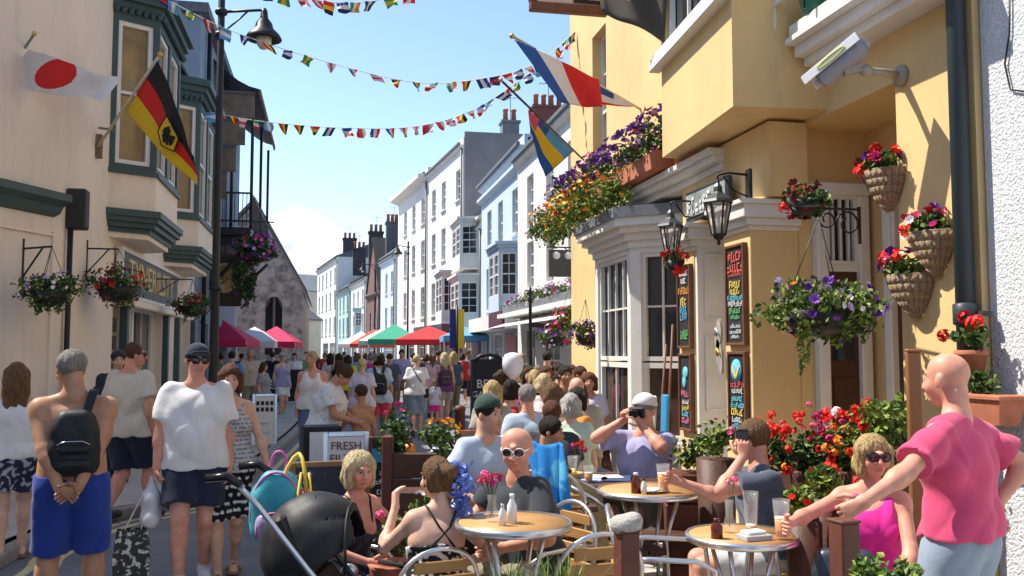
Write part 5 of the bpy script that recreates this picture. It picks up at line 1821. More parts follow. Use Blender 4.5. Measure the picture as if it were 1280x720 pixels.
# --- walkers on the left
b = gp(95, 5.75)
pA, jA = person('shirtless man with a black backpack and blue shorts, hands clasped behind him', b, facing(190), 1.75, 'm', 'stand', hair=('crop', 'grey'), skin='tan', h=.0085, build=1.13,
 arms={'r': ((.035, -.25, .86), (1, -.35, .1), (-.75, -.15, -.35), .7), 'l': ((-.035, -.27, .87), (-1, -.35, .1), (.75, -.2, -.4), .7)}, head=(R(30), R(10), 0),
 bottom=dict(kind='shorts', mat=CL['royal'], len=.96, loose=.016, waist=.04), shoes=SH_TAN, legs={'r': ((.15, .05, .085), (0, 1, 0)), 'l': ((-.15, -.04, .085), (0, 1, 0))})
b = gp(22, 7.7)
person('woman in white vest top and leaf print shorts walking at the left edge', b, facing(195), 1.64, 'f', 'stand', hair=('long', 'fairbrown'), skin='light', h=.010, build=1.08,
 legs={'r': ((.08, .16, .085), (0, 1, 0)), 'l': ((-.08, -.16, .1), (0, 1, 0))}, top=dict(kind='tank', mat=CL['white'], loose=.016, hem=-.02),
 bottom=dict(kind='shorts', mat=PRN, len=.62, loose=.03, print=blots((.03, .035, .07), (.42, .42, .46), 60, .35)), shoes=SH_TAN)
b = gp(165, 9.5)
person('tall man in cream t-shirt and navy shorts walking away past the shop', b, facing(150), 1.83, 'm', 'stand', hair=('crop', 'auburn', ('sunglasses', GL_BLK, GL_LENS)), skin='pink', h=.011, build=1.08, head=(R(-42), .05, 0),
 legs={'r': ((.09, .2, .085), (0, 1, 0)), 'l': ((-.09, -.2, .12), (0, 1, 0))}, top=dict(kind='tee', mat=CL['cream'], loose=.03), bottom=dict(kind='shorts', mat=CL['navy'], len=.88, loose=.025), shoes=SH_BLACK)
b = gp(148, 11.6)
person('person in a dark hat half hidden behind the tall man in cream', b, facing(20), 1.74, 'm', 'stand', hair=('short', 'dark', ('beanie', CL['charcoal'])), h=.014, top=dict(kind='tee', mat=CL['charcoal']), bottom=dict(kind='trousers', mat=CL['navy']), shoes=SH_BLACK)
b = gp(246, 7.0)
pB, jB = person('man in white t-shirt, navy cap and sunglasses walking towards the camera', b, facing(8), 1.785, 'm', 'stand', hair=('crop', 'dark', ('baseball', CL['navy']), ('sunglasses', GL_BLK, GL_LENS)), skin='pink', h=.0085, build=1.08, belly=.05, head=(R(12), 0, 0),
 arms={'r': ((.27, .08, .80), (.6, -1, 0), (0, .1, -1), 1.3), 'l': ((-.26, .02, .82), (-.6, -1, 0), (0, .15, -1), .6)},
 legs={'r': ((.09, .16, .085), (0, 1, 0)), 'l': ((-.09, -.12, .10), (0, 1, 0))}, top=dict(kind='tee', mat=CL['white'], loose=.028, hem=-.09, sleeve=.7, fold=.008), bottom=dict(kind='shorts', mat=CL['navy'], len=.78, loose=.025), shoes=SH_WHITE)
b = gp(288, 7.2)
person('dark haired woman in black polka dot skirt and checked sleeveless top', b, facing(5), 1.635, 'f', 'stand', hair=('bob', 'auburn'), skin='fair', h=.009, head=(R(5), .1, 0),
 legs={'r': ((.06, .18, .085), (0, 1, 0)), 'l': ((-.06, -.15, .10), (0, 1, 0))}, arms={'l': ((-.31, .10, .78), (-.6, -1, 0), None, .5)},
 top=dict(kind='tank', mat=PRN, loose=.018, print=dots((.46, .45, .45), (.22, .21, .22), .035, .3), hem=-.04), bottom=dict(kind='skirt', mat=PRN, len=.92, print=dots((.012, .012, .014), (.62, .62, .62), .062, .22)), shoes=SH_TAN)
# --- woman bending over the boards, child
b = gp(405, 10.0)
person('woman in loose white t-shirt looking down at her phone by the boards', b, facing(75), 1.66, 'f', 'stand', lean=.22, hair=('updo', 'brown'), skin='tan', h=.011, build=1.15, head=(0, .75, 0),
 arms={'r': ((.10, .38, .98), (.8, -.6, -.6), None, .8), 'l': ((-.12, .36, .95), (-.8, -.6, -.6), None, .8)}, top=dict(kind='tee', mat=PRN, loose=.045, hem=-.16, print=blots((.66, .65, .65), (.45, .46, .52), 70, 1.0)), bottom=dict(kind='trousers', mat=CL['black']), shoes=SH_BLACK)
b = gp(452, 10.4)
person('bare chested child standing beside the woman with the phone', b, facing(215), 1.36, 'm', 'stand', hair=('short', 'brown'), skin='tan', h=.012, build=.86, bottom=dict(kind='shorts', mat=CL['grey'], len=.9), arms={'l': ((-.12, .3, .8), (-.6, -1, 0), None, .6)}, shoes=SH_TAN)
# --- strollers in the road, seen from behind
b = gp(474, 16.6)
pC, jC = person('woman with black backpack and pink shorts walking up the road', b, facing(178), 1.72, 'f', 'stand', hair=('wavy', 'dark'), skin='tan', h=.014, build=1.08, top=dict(kind='tee', mat=CL['paleblue'], loose=.03), bottom=dict(kind='shorts', mat=CL['redpink'], len=.62, loose=.035), shoes=SH_BLACK, legs={'r': ((.09, .12, .085), (0, 1, 0)), 'l': ((-.09, -.12, .1), (0, 1, 0))})
b = gp(521, 19.0)
pD, jD = person('woman in white shirt and blue grey shorts with a black shoulder bag', b, facing(176), 1.68, 'f', 'stand', hair=('crop', 'palegold'), skin='fair', h=.014, build=1.12, top=dict(kind='tee', mat=CL['white'], loose=.035, hem=-.05), bottom=dict(kind='shorts', mat=CL['paledenim'], len=.95, loose=.035), shoes=SH_BLACK, legs={'r': ((.07, .14, .085), (0, 1, 0)), 'l': ((-.07, -.12, .1), (0, 1, 0))})
b = gp(556, 21.3)
pE, jE = person('long haired woman with a plum backpack beside a child in pink', b, facing(182), 1.72, 'f', 'stand', hair=('long', 'palegold'), skin='fair', h=.016, top=dict(kind='tank', mat=CL['purple'], loose=.02), bottom=dict(kind='shorts', mat=CL['stone'], len=.6), shoes=SH_TAN, legs={'r': ((.09, .14, .085), (0, 1, 0)), 'l': ((-.09, -.12, .1), (0, 1, 0))})
b = gp(544, 20.8)
person('small child in a pink top beside the woman with the plum backpack', b, facing(180), 1.12, 'f', 'stand', hair=('ponytail', 'fairbrown'), h=.018, build=.85, top=dict(kind='tee', mat=CL['lilac']), bottom=dict(kind='shorts', mat=CL['hotpink'], len=.6), shoes=SH_BLACK)
b = gp(391, 14.0)
person('blonde woman in white vest top and jeans facing the camera', b, facing(-5), 1.74, 'f', 'stand', hair=('short', 'blonde'), skin='pink', h=.0125, build=1.14, head=(R(-25), 0, 0), top=dict(kind='tank', mat=CL['white'], loose=.02, hem=-.06), bottom=dict(kind='trousers', mat=CL['denim']), shoes=SH_BLACK)
b = gp(453, 16.0)
person('woman with cropped blonde hair in pale lilac t-shirt and light jeans', b, facing(165), 1.62, 'f', 'stand', hair=('crop', 'palegold'), h=.014, build=1.1, top=dict(kind='tee', mat=CL['lilac'], loose=.03), bottom=dict(kind='trousers', mat=CL['paledenim']), shoes=SH_WHITE)
# --- further crowd: pixel column, distance, height, facing, sex, hair, top, bottom, description
crowd = [
 (290, 21.5, 1.74, 170, 'm', ('short', 'dark'), 'blue', 'denim', 'dark haired man in bright blue t-shirt near the pink market tent'),
 (313, 23.5, 1.80, 10, 'm', ('shaved', 'grey'), 'beige', 'khaki', 'heavy man in pale beige shirt standing behind the black windbreak'),
 (330, 20.5, 1.50, 70, 'f', ('long', 'brown'), 'grey', 'stone', 'girl in grey top with long brown hair by the black windbreak'),
 (353, 24.5, 1.70, 30, 'f', ('short', 'grey', ('sunhat', CL['stone'])), 'lavender', 'white', 'person in straw sun hat and mauve print shirt behind the windbreak'),
 (368, 31, 1.70, 0, 'm', ('short', 'dark'), 'white', 'navy', 'far walker in white top left of the blonde woman in jeans'),
 (276, 27, 1.70, 180, 'f', ('bun', 'dark'), 'green', 'navy', 'woman with dark bun in olive top under the left pink tent'),
 (302, 31, 1.68, 200, 'm', ('short', 'brown'), 'charcoal', 'denim', 'man in charcoal top in front of the white market tent on the left'),
 (341, 30, 1.72, 160, 'm', ('short', 'dark'), 'navy', 'navy', 'dark clad man under the second pink tent'),
 (413, 27, 1.70, 185, 'f', ('long', 'dark'), 'cream', 'stone', 'woman in cream top with long dark hair among the walkers'),
 (424, 24, 1.70, 175, 'f', ('long', 'dark'), 'black', 'black', 'woman in black beside the yellow top'),
 (435, 22.5, 1.66, 182, 'f', ('bob', 'dark'), 'yellow', 'denim', 'woman in bright yellow top walking away'),
 (447, 24, 1.70, 178, 'f', ('bob', 'fairbrown'), 'teal', 'stone', 'woman in teal top next to the yellow top'),
 (464, 27, 1.72, 190, 'f', ('wavy', 'grey'), 'magenta', 'navy', 'grey haired woman in magenta top'),
 (487, 23, 1.70, 180, 'm', ('crop', 'brown'), 'slate', 'khaki', 'man in slate t-shirt right of the black backpack'),
 (502, 28, 1.80, 0, 'm', ('short', 'dark'), 'lavender', 'khaki', 'tall dark haired man in lavender shirt facing the camera beneath the green tent'),
 (516, 32, 1.72, 178, 'f', ('bun', 'dark'), 'beige', 'stone', 'woman with dark bun in beige under the red tent edge'),
 (533, 27, 1.68, 180, 'f', ('wavy', 'auburn'), 'brown', 'denim', 'auburn haired woman in brown top before the red tent'),
 (541, 24.5, 1.66, 183, 'f', ('ponytail', 'fairbrown'), 'pinkpale', 'denim', 'woman with a ponytail in dusty pink before the red tent'),
 (548, 29, 1.78, 170, 'm', ('short', 'brown'), 'navy', 'stone', 'man in navy t-shirt before the red tent'),
 (567, 25, 1.74, 178, 'f', ('long', 'blonde'), 'slate', 'khaki', 'long haired blonde woman in slate top by the red tent'),
 (578, 30, 1.70, 184, 'f', ('bob', 'brown'), 'red', 'black', 'woman in red top right of the red tent'),
 (585, 34, 1.76, 0, 'm', ('short', 'dark'), 'grey', 'navy', 'man in grey shirt in front of the blue house'),
 (603, 26, 1.72, 178, 'm', ('short', 'dark'), 'charcoal', 'charcoal', 'man in dark clothes beside the beer garden board'),
 (478, 36, 1.72, 180, 'm', ('short', 'grey'), 'white', 'navy', 'far man in white shirt below the orange red tent'),
 (456, 40, 1.70, 180, 'f', ('long', 'brown'), 'paleblue', 'white', 'far woman in pale blue below the white tent'),
 (406, 42, 1.70, 0, 'f', ('bob', 'dark'), 'red', 'denim', 'far walker in red near the end of the street'),
 (393, 48, 1.76, 0, 'm', ('short', 'dark'), 'navy', 'stone', 'far man in navy top near the cream cottage'),
 (418, 52, 1.70, 180, 'f', ('long', 'blonde'), 'white', 'white', 'far blonde walker in white near the street end'),
 (383, 38, 1.74, 0, 'm', ('short', 'brown'), 'green', 'khaki', 'far man in green top left of the cream top woman'),
 (430, 46, 1.74, 180, 'm', ('short', 'dark'), 'orange', 'denim', 'far walker in orange top mid street'),
 (444, 58, 1.72, 180, 'm', ('short', 'dark'), 'blue', 'navy', 'far walker in blue top mid street'),
 (684, 16.5, 1.74, 150, 'm', ('short', 'dark'), 'black', 'black', 'standing waiter in black behind the seated crowd'),
 (652, 21, 1.70, 0, 'f', ('wavy', 'blonde'), 'green', 'stone', 'blonde woman in green top near the slim black post'),
 (620, 29, 1.70, 175, 'f', ('bob', 'dark'), 'pinkpale', 'denim', 'woman in dusty pink top walking by the white house'),
]
for i, (px, d, H, fc, sx, hr, tp, bt, lab) in enumerate(crowd):
 st = .12 * (1 if i % 2 else -1)
 person(lab, gp(px, d), facing(fc + (i * 37 % 17) - 8), H, sx, 'stand', hair=hr, skin=('fair', 'tan', 'pink', 'light')[i % 4], h=.017 if d < 25 else .024, build=1.0 + .05 * (i % 4),
           top=dict(kind='tank' if (sx == 'f' and i % 3 == 0) else 'tee', mat=CL[tp], loose=.03), bottom=dict(kind=('shorts', 'trousers', 'skirt')[i % 3] if sx == 'f' else ('shorts', 'trousers')[i % 2], mat=CL[bt], len=.8), fingers=False, face=False,
           shoes=None if d > 25 else SH_BLACK, legs={'r': ((.09, st, .085), (0, 1, 0)), 'l': ((-.09, -st, .09), (0, 1, 0))}, group='crowd in the street')
# --- seated on the terrace, far rows: px, py of head, d, facing, H, sex, hair, top, bottom, label
SEATED = [
 (632, 472, 11.2, 120, 1.68, 'f', ('bun', 'brown'), 'black', 'black', 'woman in black top with brown hair up, seated by the white balloon', .1),
 (616, 490, 9.6, 170, 1.64, 'f', ('long', 'blonde'), 'stone', 'denim', 'blonde woman seated with her back to us left of the white balloon', .1),
 (691, 493, 9.4, 160, 1.66, 'f', ('bob', 'fairbrown'), 'pinkpale', 'stone', 'brown haired woman in pale pink seen from behind at the middle table', .1),
 (713, 508, 8.5, 170, 1.64, 'f', ('bob', 'white'), 'mint', 'stone', 'white haired woman in pale mint top seen from behind', .12),
 (719, 487, 9.3, 185, 1.72, 'm', ('bald', 'grey'), 'stone', 'khaki', 'bald man in stone shirt seen from behind by the yellow pillar', .1),
 (679, 480, 10.6, 175, 1.66, 'f', ('wavy', 'palegold'), 'white', 'navy', 'fair haired woman in white seated in the middle row', .1),
 (708, 466, 11.6, 0, 1.76, 'm', ('short', 'dark'), 'black', 'navy', 'dark haired man in black t-shirt facing the camera at the middle table', .15),
 (661, 462, 13.2, -20, 1.70, 'f', ('long', 'brown'), 'magenta', 'denim', 'woman in magenta seated behind the white balloon', .1),
 (684, 462, 13.6, 20, 1.70, 'f', ('wavy', 'auburn'), 'cream', 'denim', 'auburn haired woman in cream in the back row of tables', .1),
 (728, 464, 13.0, 30, 1.70, 'm', ('short', 'brown'), 'red', 'navy', 'man in red top in the back row by the yellow pillar', .1),
 (700, 452, 15.2, 0, 1.72, 'm', ('short', 'dark'), 'slate', 'navy', 'far seated man in slate top under the flower basket', .1),
 (672, 452, 15.8, 0, 1.66, 'f', ('bob', 'grey'), 'purple', 'navy', 'far seated grey haired woman in plum', .1),
 (640, 488, 10.2, 150, 1.66, 'f', ('bob', 'dark'), 'red', 'denim', 'dark haired woman in red top behind the green cap', .1),
 (657, 497, 9.0, 190, 1.70, 'm', ('short', 'grey'), 'paleblue', 'khaki', 'grey haired man in pale blue seen from behind at the middle tables', .1),
 (668, 474, 12.0, 170, 1.68, 'f', ('ponytail', 'blonde'), 'navy', 'denim', 'woman with a blonde ponytail in navy at the middle tables', .1),
 (698, 478, 11.8, -30, 1.66, 'f', ('long', 'dark'), 'pinkpale', 'denim', 'long dark haired woman in dusty pink facing the camera among the tables', .1),
 (646, 455, 15.5, 160, 1.70, 'm', ('short', 'brown'), 'stone', 'khaki', 'man in stone shirt far back right of the balloon', .1),
 (716, 455, 14.6, 10, 1.70, 'f', ('wavy', 'brown'), 'teal', 'denim', 'brown haired woman in teal far back under the red basket', .1),
 (737, 478, 11.0, -20, 1.62, 'f', ('bob', 'auburn'), 'lilac', 'denim', 'auburn haired woman in lilac beside the bay window corner', .1),
 (728, 500, 9.0, 100, 1.64, 'f', ('wavy', 'dark'), 'orange', 'denim', 'dark curly haired woman in orange by the bay window', .1),
 (690, 520, 8.2, 165, 1.68, 'm', ('short', 'auburn'), 'charcoal', 'navy', 'auburn haired person seen from behind above the boy', .35),
]
for i, (px, py, d, fc, H, sx, hr, tp, bt, lab, ln) in enumerate(SEATED):
 bs = seat_at(px, py, d, fc, ln, H)
 hz = P(px, py, d).z
 s_ = H / 1.75
 seat = max(.40, min(.62, hz - (.115 + (.535 + .15) * math.cos(ln)) * s_))
 person(lab, bs, facing(fc), H, sx, 'sit', lean=ln, hair=hr, skin=('fair', 'pink', 'tan', 'light')[i % 4], h=.0135 if d < 12 else .017, build=1.05, seat=seat,
           top=dict(kind='tank' if i % 4 == 0 and sx == 'f' else 'tee', mat=CL[tp], loose=.025), bottom=dict(kind='trousers', mat=CL[bt]), shoes=SH_BLACK, face=fc < 60, group='people seated on the terrace')
# --- seated in the foreground
fc, ln, H = 42, .28, 1.5
b = seat_at(457, 586, 5.1, fc, ln, H)
SEATB = b
pF, jF = person('blonde woman in navy strappy dress seated beside the pushchair', b, facing(fc), H, 'f', 'sit', lean=ln, hair=('bob', 'palegold'), skin='pink', h=.008, build=.98, head=(R(-18), .12, 0), seat=.40,
 arms={'l': ((-.20, .34, .60), (-1, -.5, -.2), (.5, .6, -.4), .6), 'r': ((.13, .36, .62), (1, -.4, -.3), (-.4, .7, -.2), .6)}, top=dict(kind='strappy', mat=CL['navy'], loose=.016, skirt=.85, line=.33), shoes=SH_TAN)
fc, ln, H = 196, .16, 1.53
b = gp(541, 4.6)
SEATC = b
pG, jG = person('woman in black and white print dress seen from behind, blue flower in her hair', b, facing(fc), H, 'f', 'sit', lean=ln, side=.15, hair=('bun', 'fairbrown'), skin='light', h=.008, build=.95, head=(R(18), .08, 0), seat=.39,
 arms={'l': ((-.08, .30, .92), (-.5, -.2, -1), (.1, .3, .9), .9), 'r': ((.25, .24, .60), (1, -.5, -.2), (-.2, .9, 0), .6)}, top=dict(kind='strappy', mat=PRN, strapmat=CL['black'], loose=.014, skirt=.9, line=.30, cross=True, print=blots((.02, .02, .022), (.62, .61, .58), 75, .15)), shoes=SH_TAN)
fc, ln, H = -66, .24, 1.66
b = seat_at(634, 565, 5.05, fc, ln, H)
SEATD = b
pH, jH = person('bald man in white framed sunglasses and dark t-shirt seated sideways', b, facing(fc), H, 'm', 'sit', lean=ln, hair=('bald', 'grey', ('sunglasses', GL_WHT, GL_LENS)), skin='pink', h=.008, build=1.0, belly=.03, head=(R(42), .18, 0), seat=.45,
 arms={'r': ((.05, .46, .77), (1, -.4, -.5), (-.3, .9, -.1), .7), 'l': ((-.20, .36, .72), (-1, -.5, -.5), (.4, .8, -.1), .7)}, top=dict(kind='tee', mat=CL['charcoal'], loose=.026), bottom=dict(kind='shorts', mat=CL['khaki'], len=.9), shoes=SH_TAN)
fc, ln, H = 25, .1, 1.74
b = seat_at(612, 520, 6.3, fc, ln, H)
SEATE = b
person('young man in dark green cap and pale t-shirt seated at the wooden table', b, facing(fc), H, 'm', 'sit', lean=ln, hair=('short', 'dark', ('beanie', CL['darkgreen'])), skin='fair', h=.010, head=(R(15), .05, 0), seat=.50,
 top=dict(kind='tee', mat=CL['paleblue'], loose=.025), bottom=dict(kind='shorts', mat=CL['grey'], len=.9), shoes=SH_BLACK, arms={'r': ((.2, .3, .74), (1, -.5, -.5), None, .6), 'l': ((-.2, .34, .76), (-1, -.5, -.5), None, .6)})
fc, ln, H = 48, .22, 1.5
b = seat_at(692, 540, 6.7, fc, ln, H)
SEATF = b
person('dark haired boy in black t-shirt seated at the wooden table', b, facing(fc), H, 'm', 'sit', lean=ln, hair=('short', 'dark'), skin='tan', h=.010, build=.95, head=(R(12), .15, 0), seat=.47,
 top=dict(kind='tee', mat=CL['charcoal'], loose=.024), bottom=dict(kind='shorts', mat=CL['grey'], len=.95), shoes=SH_BLACK, arms={'r': ((.16, .34, .58), (1, -.6, -.3), None, .7), 'l': ((-.1, .36, .58), (-1, -.6, -.3), None, .7)})
fc, ln, H = -48, .10, 1.76
b = seat_at(803, 521, 7.3, fc, ln, H)
SEATG = b
s_ = H / 1.75
hc = (0, (.03 + .69 * math.sin(ln)) * s_, .45 + (.115 + .69 * math.cos(ln)) * s_)
pI, jI = person('man in lavender shirt and white cap raising a camera to his face', b, facing(fc), H, 'm', 'sit', lean=ln, hair=('short', 'grey', ('beanie', CL['white'])), skin='pink', h=.010, build=1.1, belly=.03, head=(R(8), .05, 0), seat=.45,
 arms={'r': ((.095, hc[1] + .135, hc[2] - .07), (1, .1, -.8), (-.3, .5, .8), .9), 'l': ((-.075, hc[1] + .15, hc[2] - .10), (-1, .1, -.8), (.3, .5, .8), .9)}, top=dict(kind='tee', mat=CL['lavender'], loose=.03, sleeve=.8), bottom=dict(kind='shorts', mat=CL['khaki'], len=.9), shoes=SH_BLACK)
fc, ln, H = -104, .16, 1.68
b = seat_at(934, 552, 5.55, fc, ln, H)
SEATH = b
hc = (0, (.03 + .69 * math.sin(ln)) * .96, .43 + (.115 + .69 * math.cos(ln)) * .96)
BEER_A = P(838, 588, 5.95); BEER_A.z = .86
tg = loc_of(b, fc, P(852, 603, 5.85))
pJ, jJ = person('man in grey blue t-shirt on the phone, reaching for a pint', b, facing(fc), H, 'm', 'sit', lean=ln, hair=('short', 'fairbrown'), skin='pink', h=.0085, build=1.0, head=(R(-25), .06, 0), seat=.43,
 arms={'l': ((-.125, hc[1] + .055, hc[2] - .09), (-.6, .9, -1), (.15, -.1, 1), 1.0), 'r': (tg, (.6, 0, -1), None, .9)}, top=dict(kind='tee', mat=CL['slate'], loose=.03), bottom=dict(kind='shorts', mat=CL['white'], len=.85, loose=.03), shoes=SH_TAN)
fc, ln, H = -45, .06, 1.57
b = seat_at(1086, 564, 4.7, fc, ln, H)
SEATI = b
tg = loc_of(b, fc, P(985, 655, 4.55))
pK, jK = person('woman in hot pink vest top and sunglasses leaning back with a beer', b, facing(fc), H, 'f', 'sit', lean=ln, hair=('bob', 'blonde', ('sunglasses', GL_BLK, mat('lens_plum', (.03, .012, .02), .05, 0, spec=.9))), skin='pink', h=.008, build=1.06, head=(R(34), 0, 0), seat=.47,
 arms={'r': (tg, (1, -.3, -.6), None, .9), 'l': ((-.22, .32, .58), (-1, -.6, -.2), (.3, .8, -.3), .6)}, top=dict(kind='tank', mat=CL['hotpink'], loose=.016, hem=-.06), bottom=dict(kind='trousers', mat=CL['white']), shoes=SH_TAN)
b = gp(1196, 4.12)
fc = -150
pst = P(1052, 652, 3.75)
tg = loc_of(b, fc, pst)
pL, jL = person('man in rose pink t-shirt standing with a hand on the post', b, facing(fc), 1.73, 'm', 'stand', lean=.04, hair=('bald', 'auburn'), skin='pink', h=.0075, build=.91, head=(R(-4), .10, 0),
 arms={'l': (tg, (-.6, -.6, -.6), (-.3, .7, -.5), .9), 'r': ((.20, -.06, 1.02), (1, -.7, 0), (-.7, -.3, -.5), .6)}, top=dict(kind='tee', mat=CL['rose'], loose=.024, hem=.0, sleeve=.72, fold=.009), bottom=dict(kind='shorts', mat=CL['paledenim'], len=.95, loose=.03, waist=.05), shoes=SH_BLACK)
# ================================================================== furniture of the terrace
M_ALU = mat('aluminium', (.62, .62, .63), .28, .06, 20, metal=.9)
M_SLATW = mat('oiled_slat', (.42, .22, .075), .5, .25, 6, .1, 60, stretch=(.15, 1, 1))
M_TABW = mat('table_wood', (.50, .27, .10), .45, .2, 5, stretch=(.2, 1, 1))
M_DKWOOD = mat('dark_stained_wood', (.085, .038, .024), .55, .3, 5, .15, 40)
M_REDW = mat('red_brown_post', (.13, .045, .03), .55, .25, 4, .1, 40)
M_WICK = mat('tan_weave', (.40, .30, .12), .7, .25, 60, .4, 120)
def arcpts(f, n):
 return [f(i / n) for i in range(n + 1)]
def bistro_chair(label, loc, rz, arms=True, grp='aluminium and wood bistro chairs', sc=1.0):
 "front = +Y"
 t = thing('bistro_chair', label, 'chair', loc, rz, grp, sc)
 W, D = .225, .21
 back = MB()
 def U(f):
  a = math.pi * f
  x = -W * math.cos(a)
  z = .62 + .25 * math.sin(a) ** .75 if 0 < f < 1 else .62
  return (x, -D - .03 - .05 * math.sin(a), z)
 pts = [(-W, -D - .05, 0), (-W, -D, .45)] + arcpts(U, 14) + [(W, -D, .45), (W, -D - .05, 0)]
 back.tube(pts, .0125, 8).build('back_frame', M_ALU, t, world=False)
 sf = MB().tube([(-W, -D, .45), (-W, D, .45), (-W + .03, D + .02, .45), (W - .03, D + .02, .45), (W, D, .45), (W, -D, .45)], .011, 8, closed=True)
 sf.build('seat_frame', M_ALU, t, world=False)
 for s_ in (-1, 1):
  if arms:
   a = MB().tube([(s_ * W, -D - .02, .66), (s_ * (W + .03), -.1, .675), (s_ * (W + .03), .12, .67), (s_ * (W + .02), .20, .63), (s_ * W, .215, .5), (s_ * W, .23, 0)], .0125, 8)
   a.build('arm', M_ALU, t, world=False)
  else:
   MB().tube([(s_ * W, .2, .45), (s_ * W, .23, 0)], .0125, 8).build('leg', M_ALU, t, world=False)
 for i in range(6):
  y = -D + .045 + i * .067
  MB().box((0, y, .463), (2 * W - .02, .055, .014), ch=.004).build('seat_slat', M_SLATW, t, world=False)
 for i, z in enumerate((.53, .615, .70, .78)):
  w_ = 2 * W - .03 if z < .68 else (2 * W - .06 if z < .75 else 2 * W - .16)
  yy = -D - .035 - (.02 if z > .6 else 0) - (.02 if z > .7 else 0)
  MB().box((0, yy, z), (w_, .014, .058), ch=.004).build('back_slat', M_SLATW, t, world=False)
 return t
def sit_chair(label, base, deg, dz=0.0, **k):
 return bistro_chair(label, (base.x, base.y, dz), facing(deg), **k)
sit_chair('bistro chair holding the woman with the blue hair flower', gp(529, 4.62), 194, sc=.92)
sit_chair('bistro chair under the blonde woman in navy', SEATB, 42, sc=.9)
sit_chair('bistro chair under the bald man in dark t-shirt', SEATD, -66)
sit_chair('bistro chair under the man on the phone', SEATH, -104, sc=.94)
sit_chair('bistro chair under the woman in hot pink', SEATI, -45)
pc = gp(722, 4.65)
bistro_chair('empty bistro chair with its back to us at the bottom centre', pc, facing(188), sc=1.0)
pc = gp(832, 4.8)
bistro_chair('empty bistro chair seen side on between the two round tables', pc, facing(72), sc=1.06)
pc = gp(1020, 5.35)
bistro_chair('empty bistro chair behind the front round table', pc, facing(-28), sc=1.0)
# tan woven tub chair
tc_ = thing('tub_chair', 'tan woven tub chair with aluminium rim left of the further round table', 'chair', gp(752, 6.25), facing(75), None)
m = MB()
def tub(u, v):
 a = math.pi * (1.15 * u - .075) + math.pi
 z = .42 + (.45 - .14 * abs(2 * u - 1) ** 2.2) * v
 return (.26 * math.cos(a), -.02 + .24 * math.sin(a) - .03 * v, z)
N_, K_ = 20, 5
m.grid(tub, N_, K_)
o = m.build('back', M_WICK, tc_, world=False)
sm = o.modifiers.new('solid', 'SOLIDIFY'); sm.thickness = .012
MB().tube([tub(i / N_, 1) for i in range(N_ + 1)] + [(.25, .2, .42), (.24, .22, 0)], .013, 8).build('rim', M_ALU, tc_, world=False)
MB().lathe([(.25, .40), (.255, .43), (.24, .45), (.0, .455)], (0, 0, 0), 20).build('seat', M_WICK, tc_, world=False)
for (x, y) in ((-.22, .2), (-.22, -.2), (.22, -.2)):
 MB().tube([(x * .9, y * .9, .41), (x, y * 1.1, 0)], .013, 8).build('leg', M_ALU, tc_, world=False)
def bistro_table(label, c, r, z):
 t = thing('bistro_table', label, 'table', (c.x, c.y, 0), 0, 'round bistro tables')
 MB().lathe([(0, -.012), (r - .012, -.012), (r - .012, .012), (0, .012)], (0, 0, z - .012), 40).build('table_top', M_TABW, t, world=False)
 MB().lathe([(r - .012, -.022), (r, -.02), (r + .006, 0), (r, .018), (r - .012, .014)], (0, 0, z - .012), 40, caps=False).build('rim', M_ALU, t, world=False)
 for k in range(4):
  a = math.pi / 4 + k * math.pi / 2
  ca, sa = math.cos(a), math.sin(a)
  MB().tube([(ca * r * .62, sa * r * .62, z - .03), (ca * r * .35, sa * r * .35, z * .62), (ca * r * .40, sa * r * .40, z * .3), (ca * r * .8, sa * r * .8, 0)], .013, 8).build('leg', M_ALU, t, world=False)
 MB().lathe([(r * .33, -.01), (r * .38, 0), (r * .33, .01)], (0, 0, z * .5), 20, caps=False).build('brace', M_ALU, t, world=False)
 return t
T1 = P(927, 668, 4.85); z1 = T1.z
bistro_table('front round bistro table with two tall beer glasses', T1, .285, z1)
T2 = P(811, 612, 6.1); z2 = T2.z
bistro_table('further round bistro table where the phone man rests his pint', T2, .335, z2)
T3 = P(642, 652, 4.5); z3 = T3.z
bistro_table('round bistro table between the bald man and the woman with the blue flower', T3, .28, z3)
# --- things on the tables
M_BEERGL = mat('drinking_glass', (.86, .88, .90), .05, 0, alpha=.11, spec=.9)
M_BEER = mat('beer', (.74, .30, .04), .2, .1, spec=.5)
M_FOAM = mat('beer_foam', (.8, .76, .66), .9, .05)
M_PORC = mat('white_china', (.74, .74, .73), .25, .03)
M_SAUCE = mat('dark_sauce', (.10, .015, .008), .15, .1, spec=.7)
M_PAPER = mat('paper_white', (.72, .72, .70), .8, .05)
def pint(label, p, fill, h=.17, r0=.028, r1=.042):
 t = thing('beer_glass', label, 'glass', p, 0, 'beer glasses')
 MB().lathe([(0, .0), (r0, .0), (r0 + .001, .012), ((r0 + r1) / 2, h * .55), (r1, h), (r1 - .003, h), ((r0 + r1) / 2 - .003, h * .55), (r0 - .002, .014), (0, .014)], (0, 0, 0), 20).build('glass', M_BEERGL, t, world=False)
 if fill:
  f = fill
  rr = lambda q: r0 + (r1 - r0) * q - .004
  MB().lathe([(0, .015), (rr(0), .015), (rr(f * .5), h * f * .5), (rr(f), h * f), (0, h * f)], (0, 0, 0), 18).build('beer', M_BEER, t, world=False)
  MB().lathe([(rr(f) - .001, h * f), (rr(f), h * f + .012), (0, h * f + .014)], (0, 0, 0), 18).build('foam', M_FOAM, t, world=False)
 return t
on = lambda T, px, py, d: (lambda q: Vector((q.x, q.y, 0)))(P(px, py, d))
q = P(939, 655, 4.95); pint('tall nearly empty beer glass at the middle of the front round table', (q.x, q.y, z1), .10, .205, .030, .042)
q = P(977, 655, 4.72); pint('half full beer glass in the hand of the woman in hot pink', (q.x, q.y, z1), .50, .20, .030, .045)
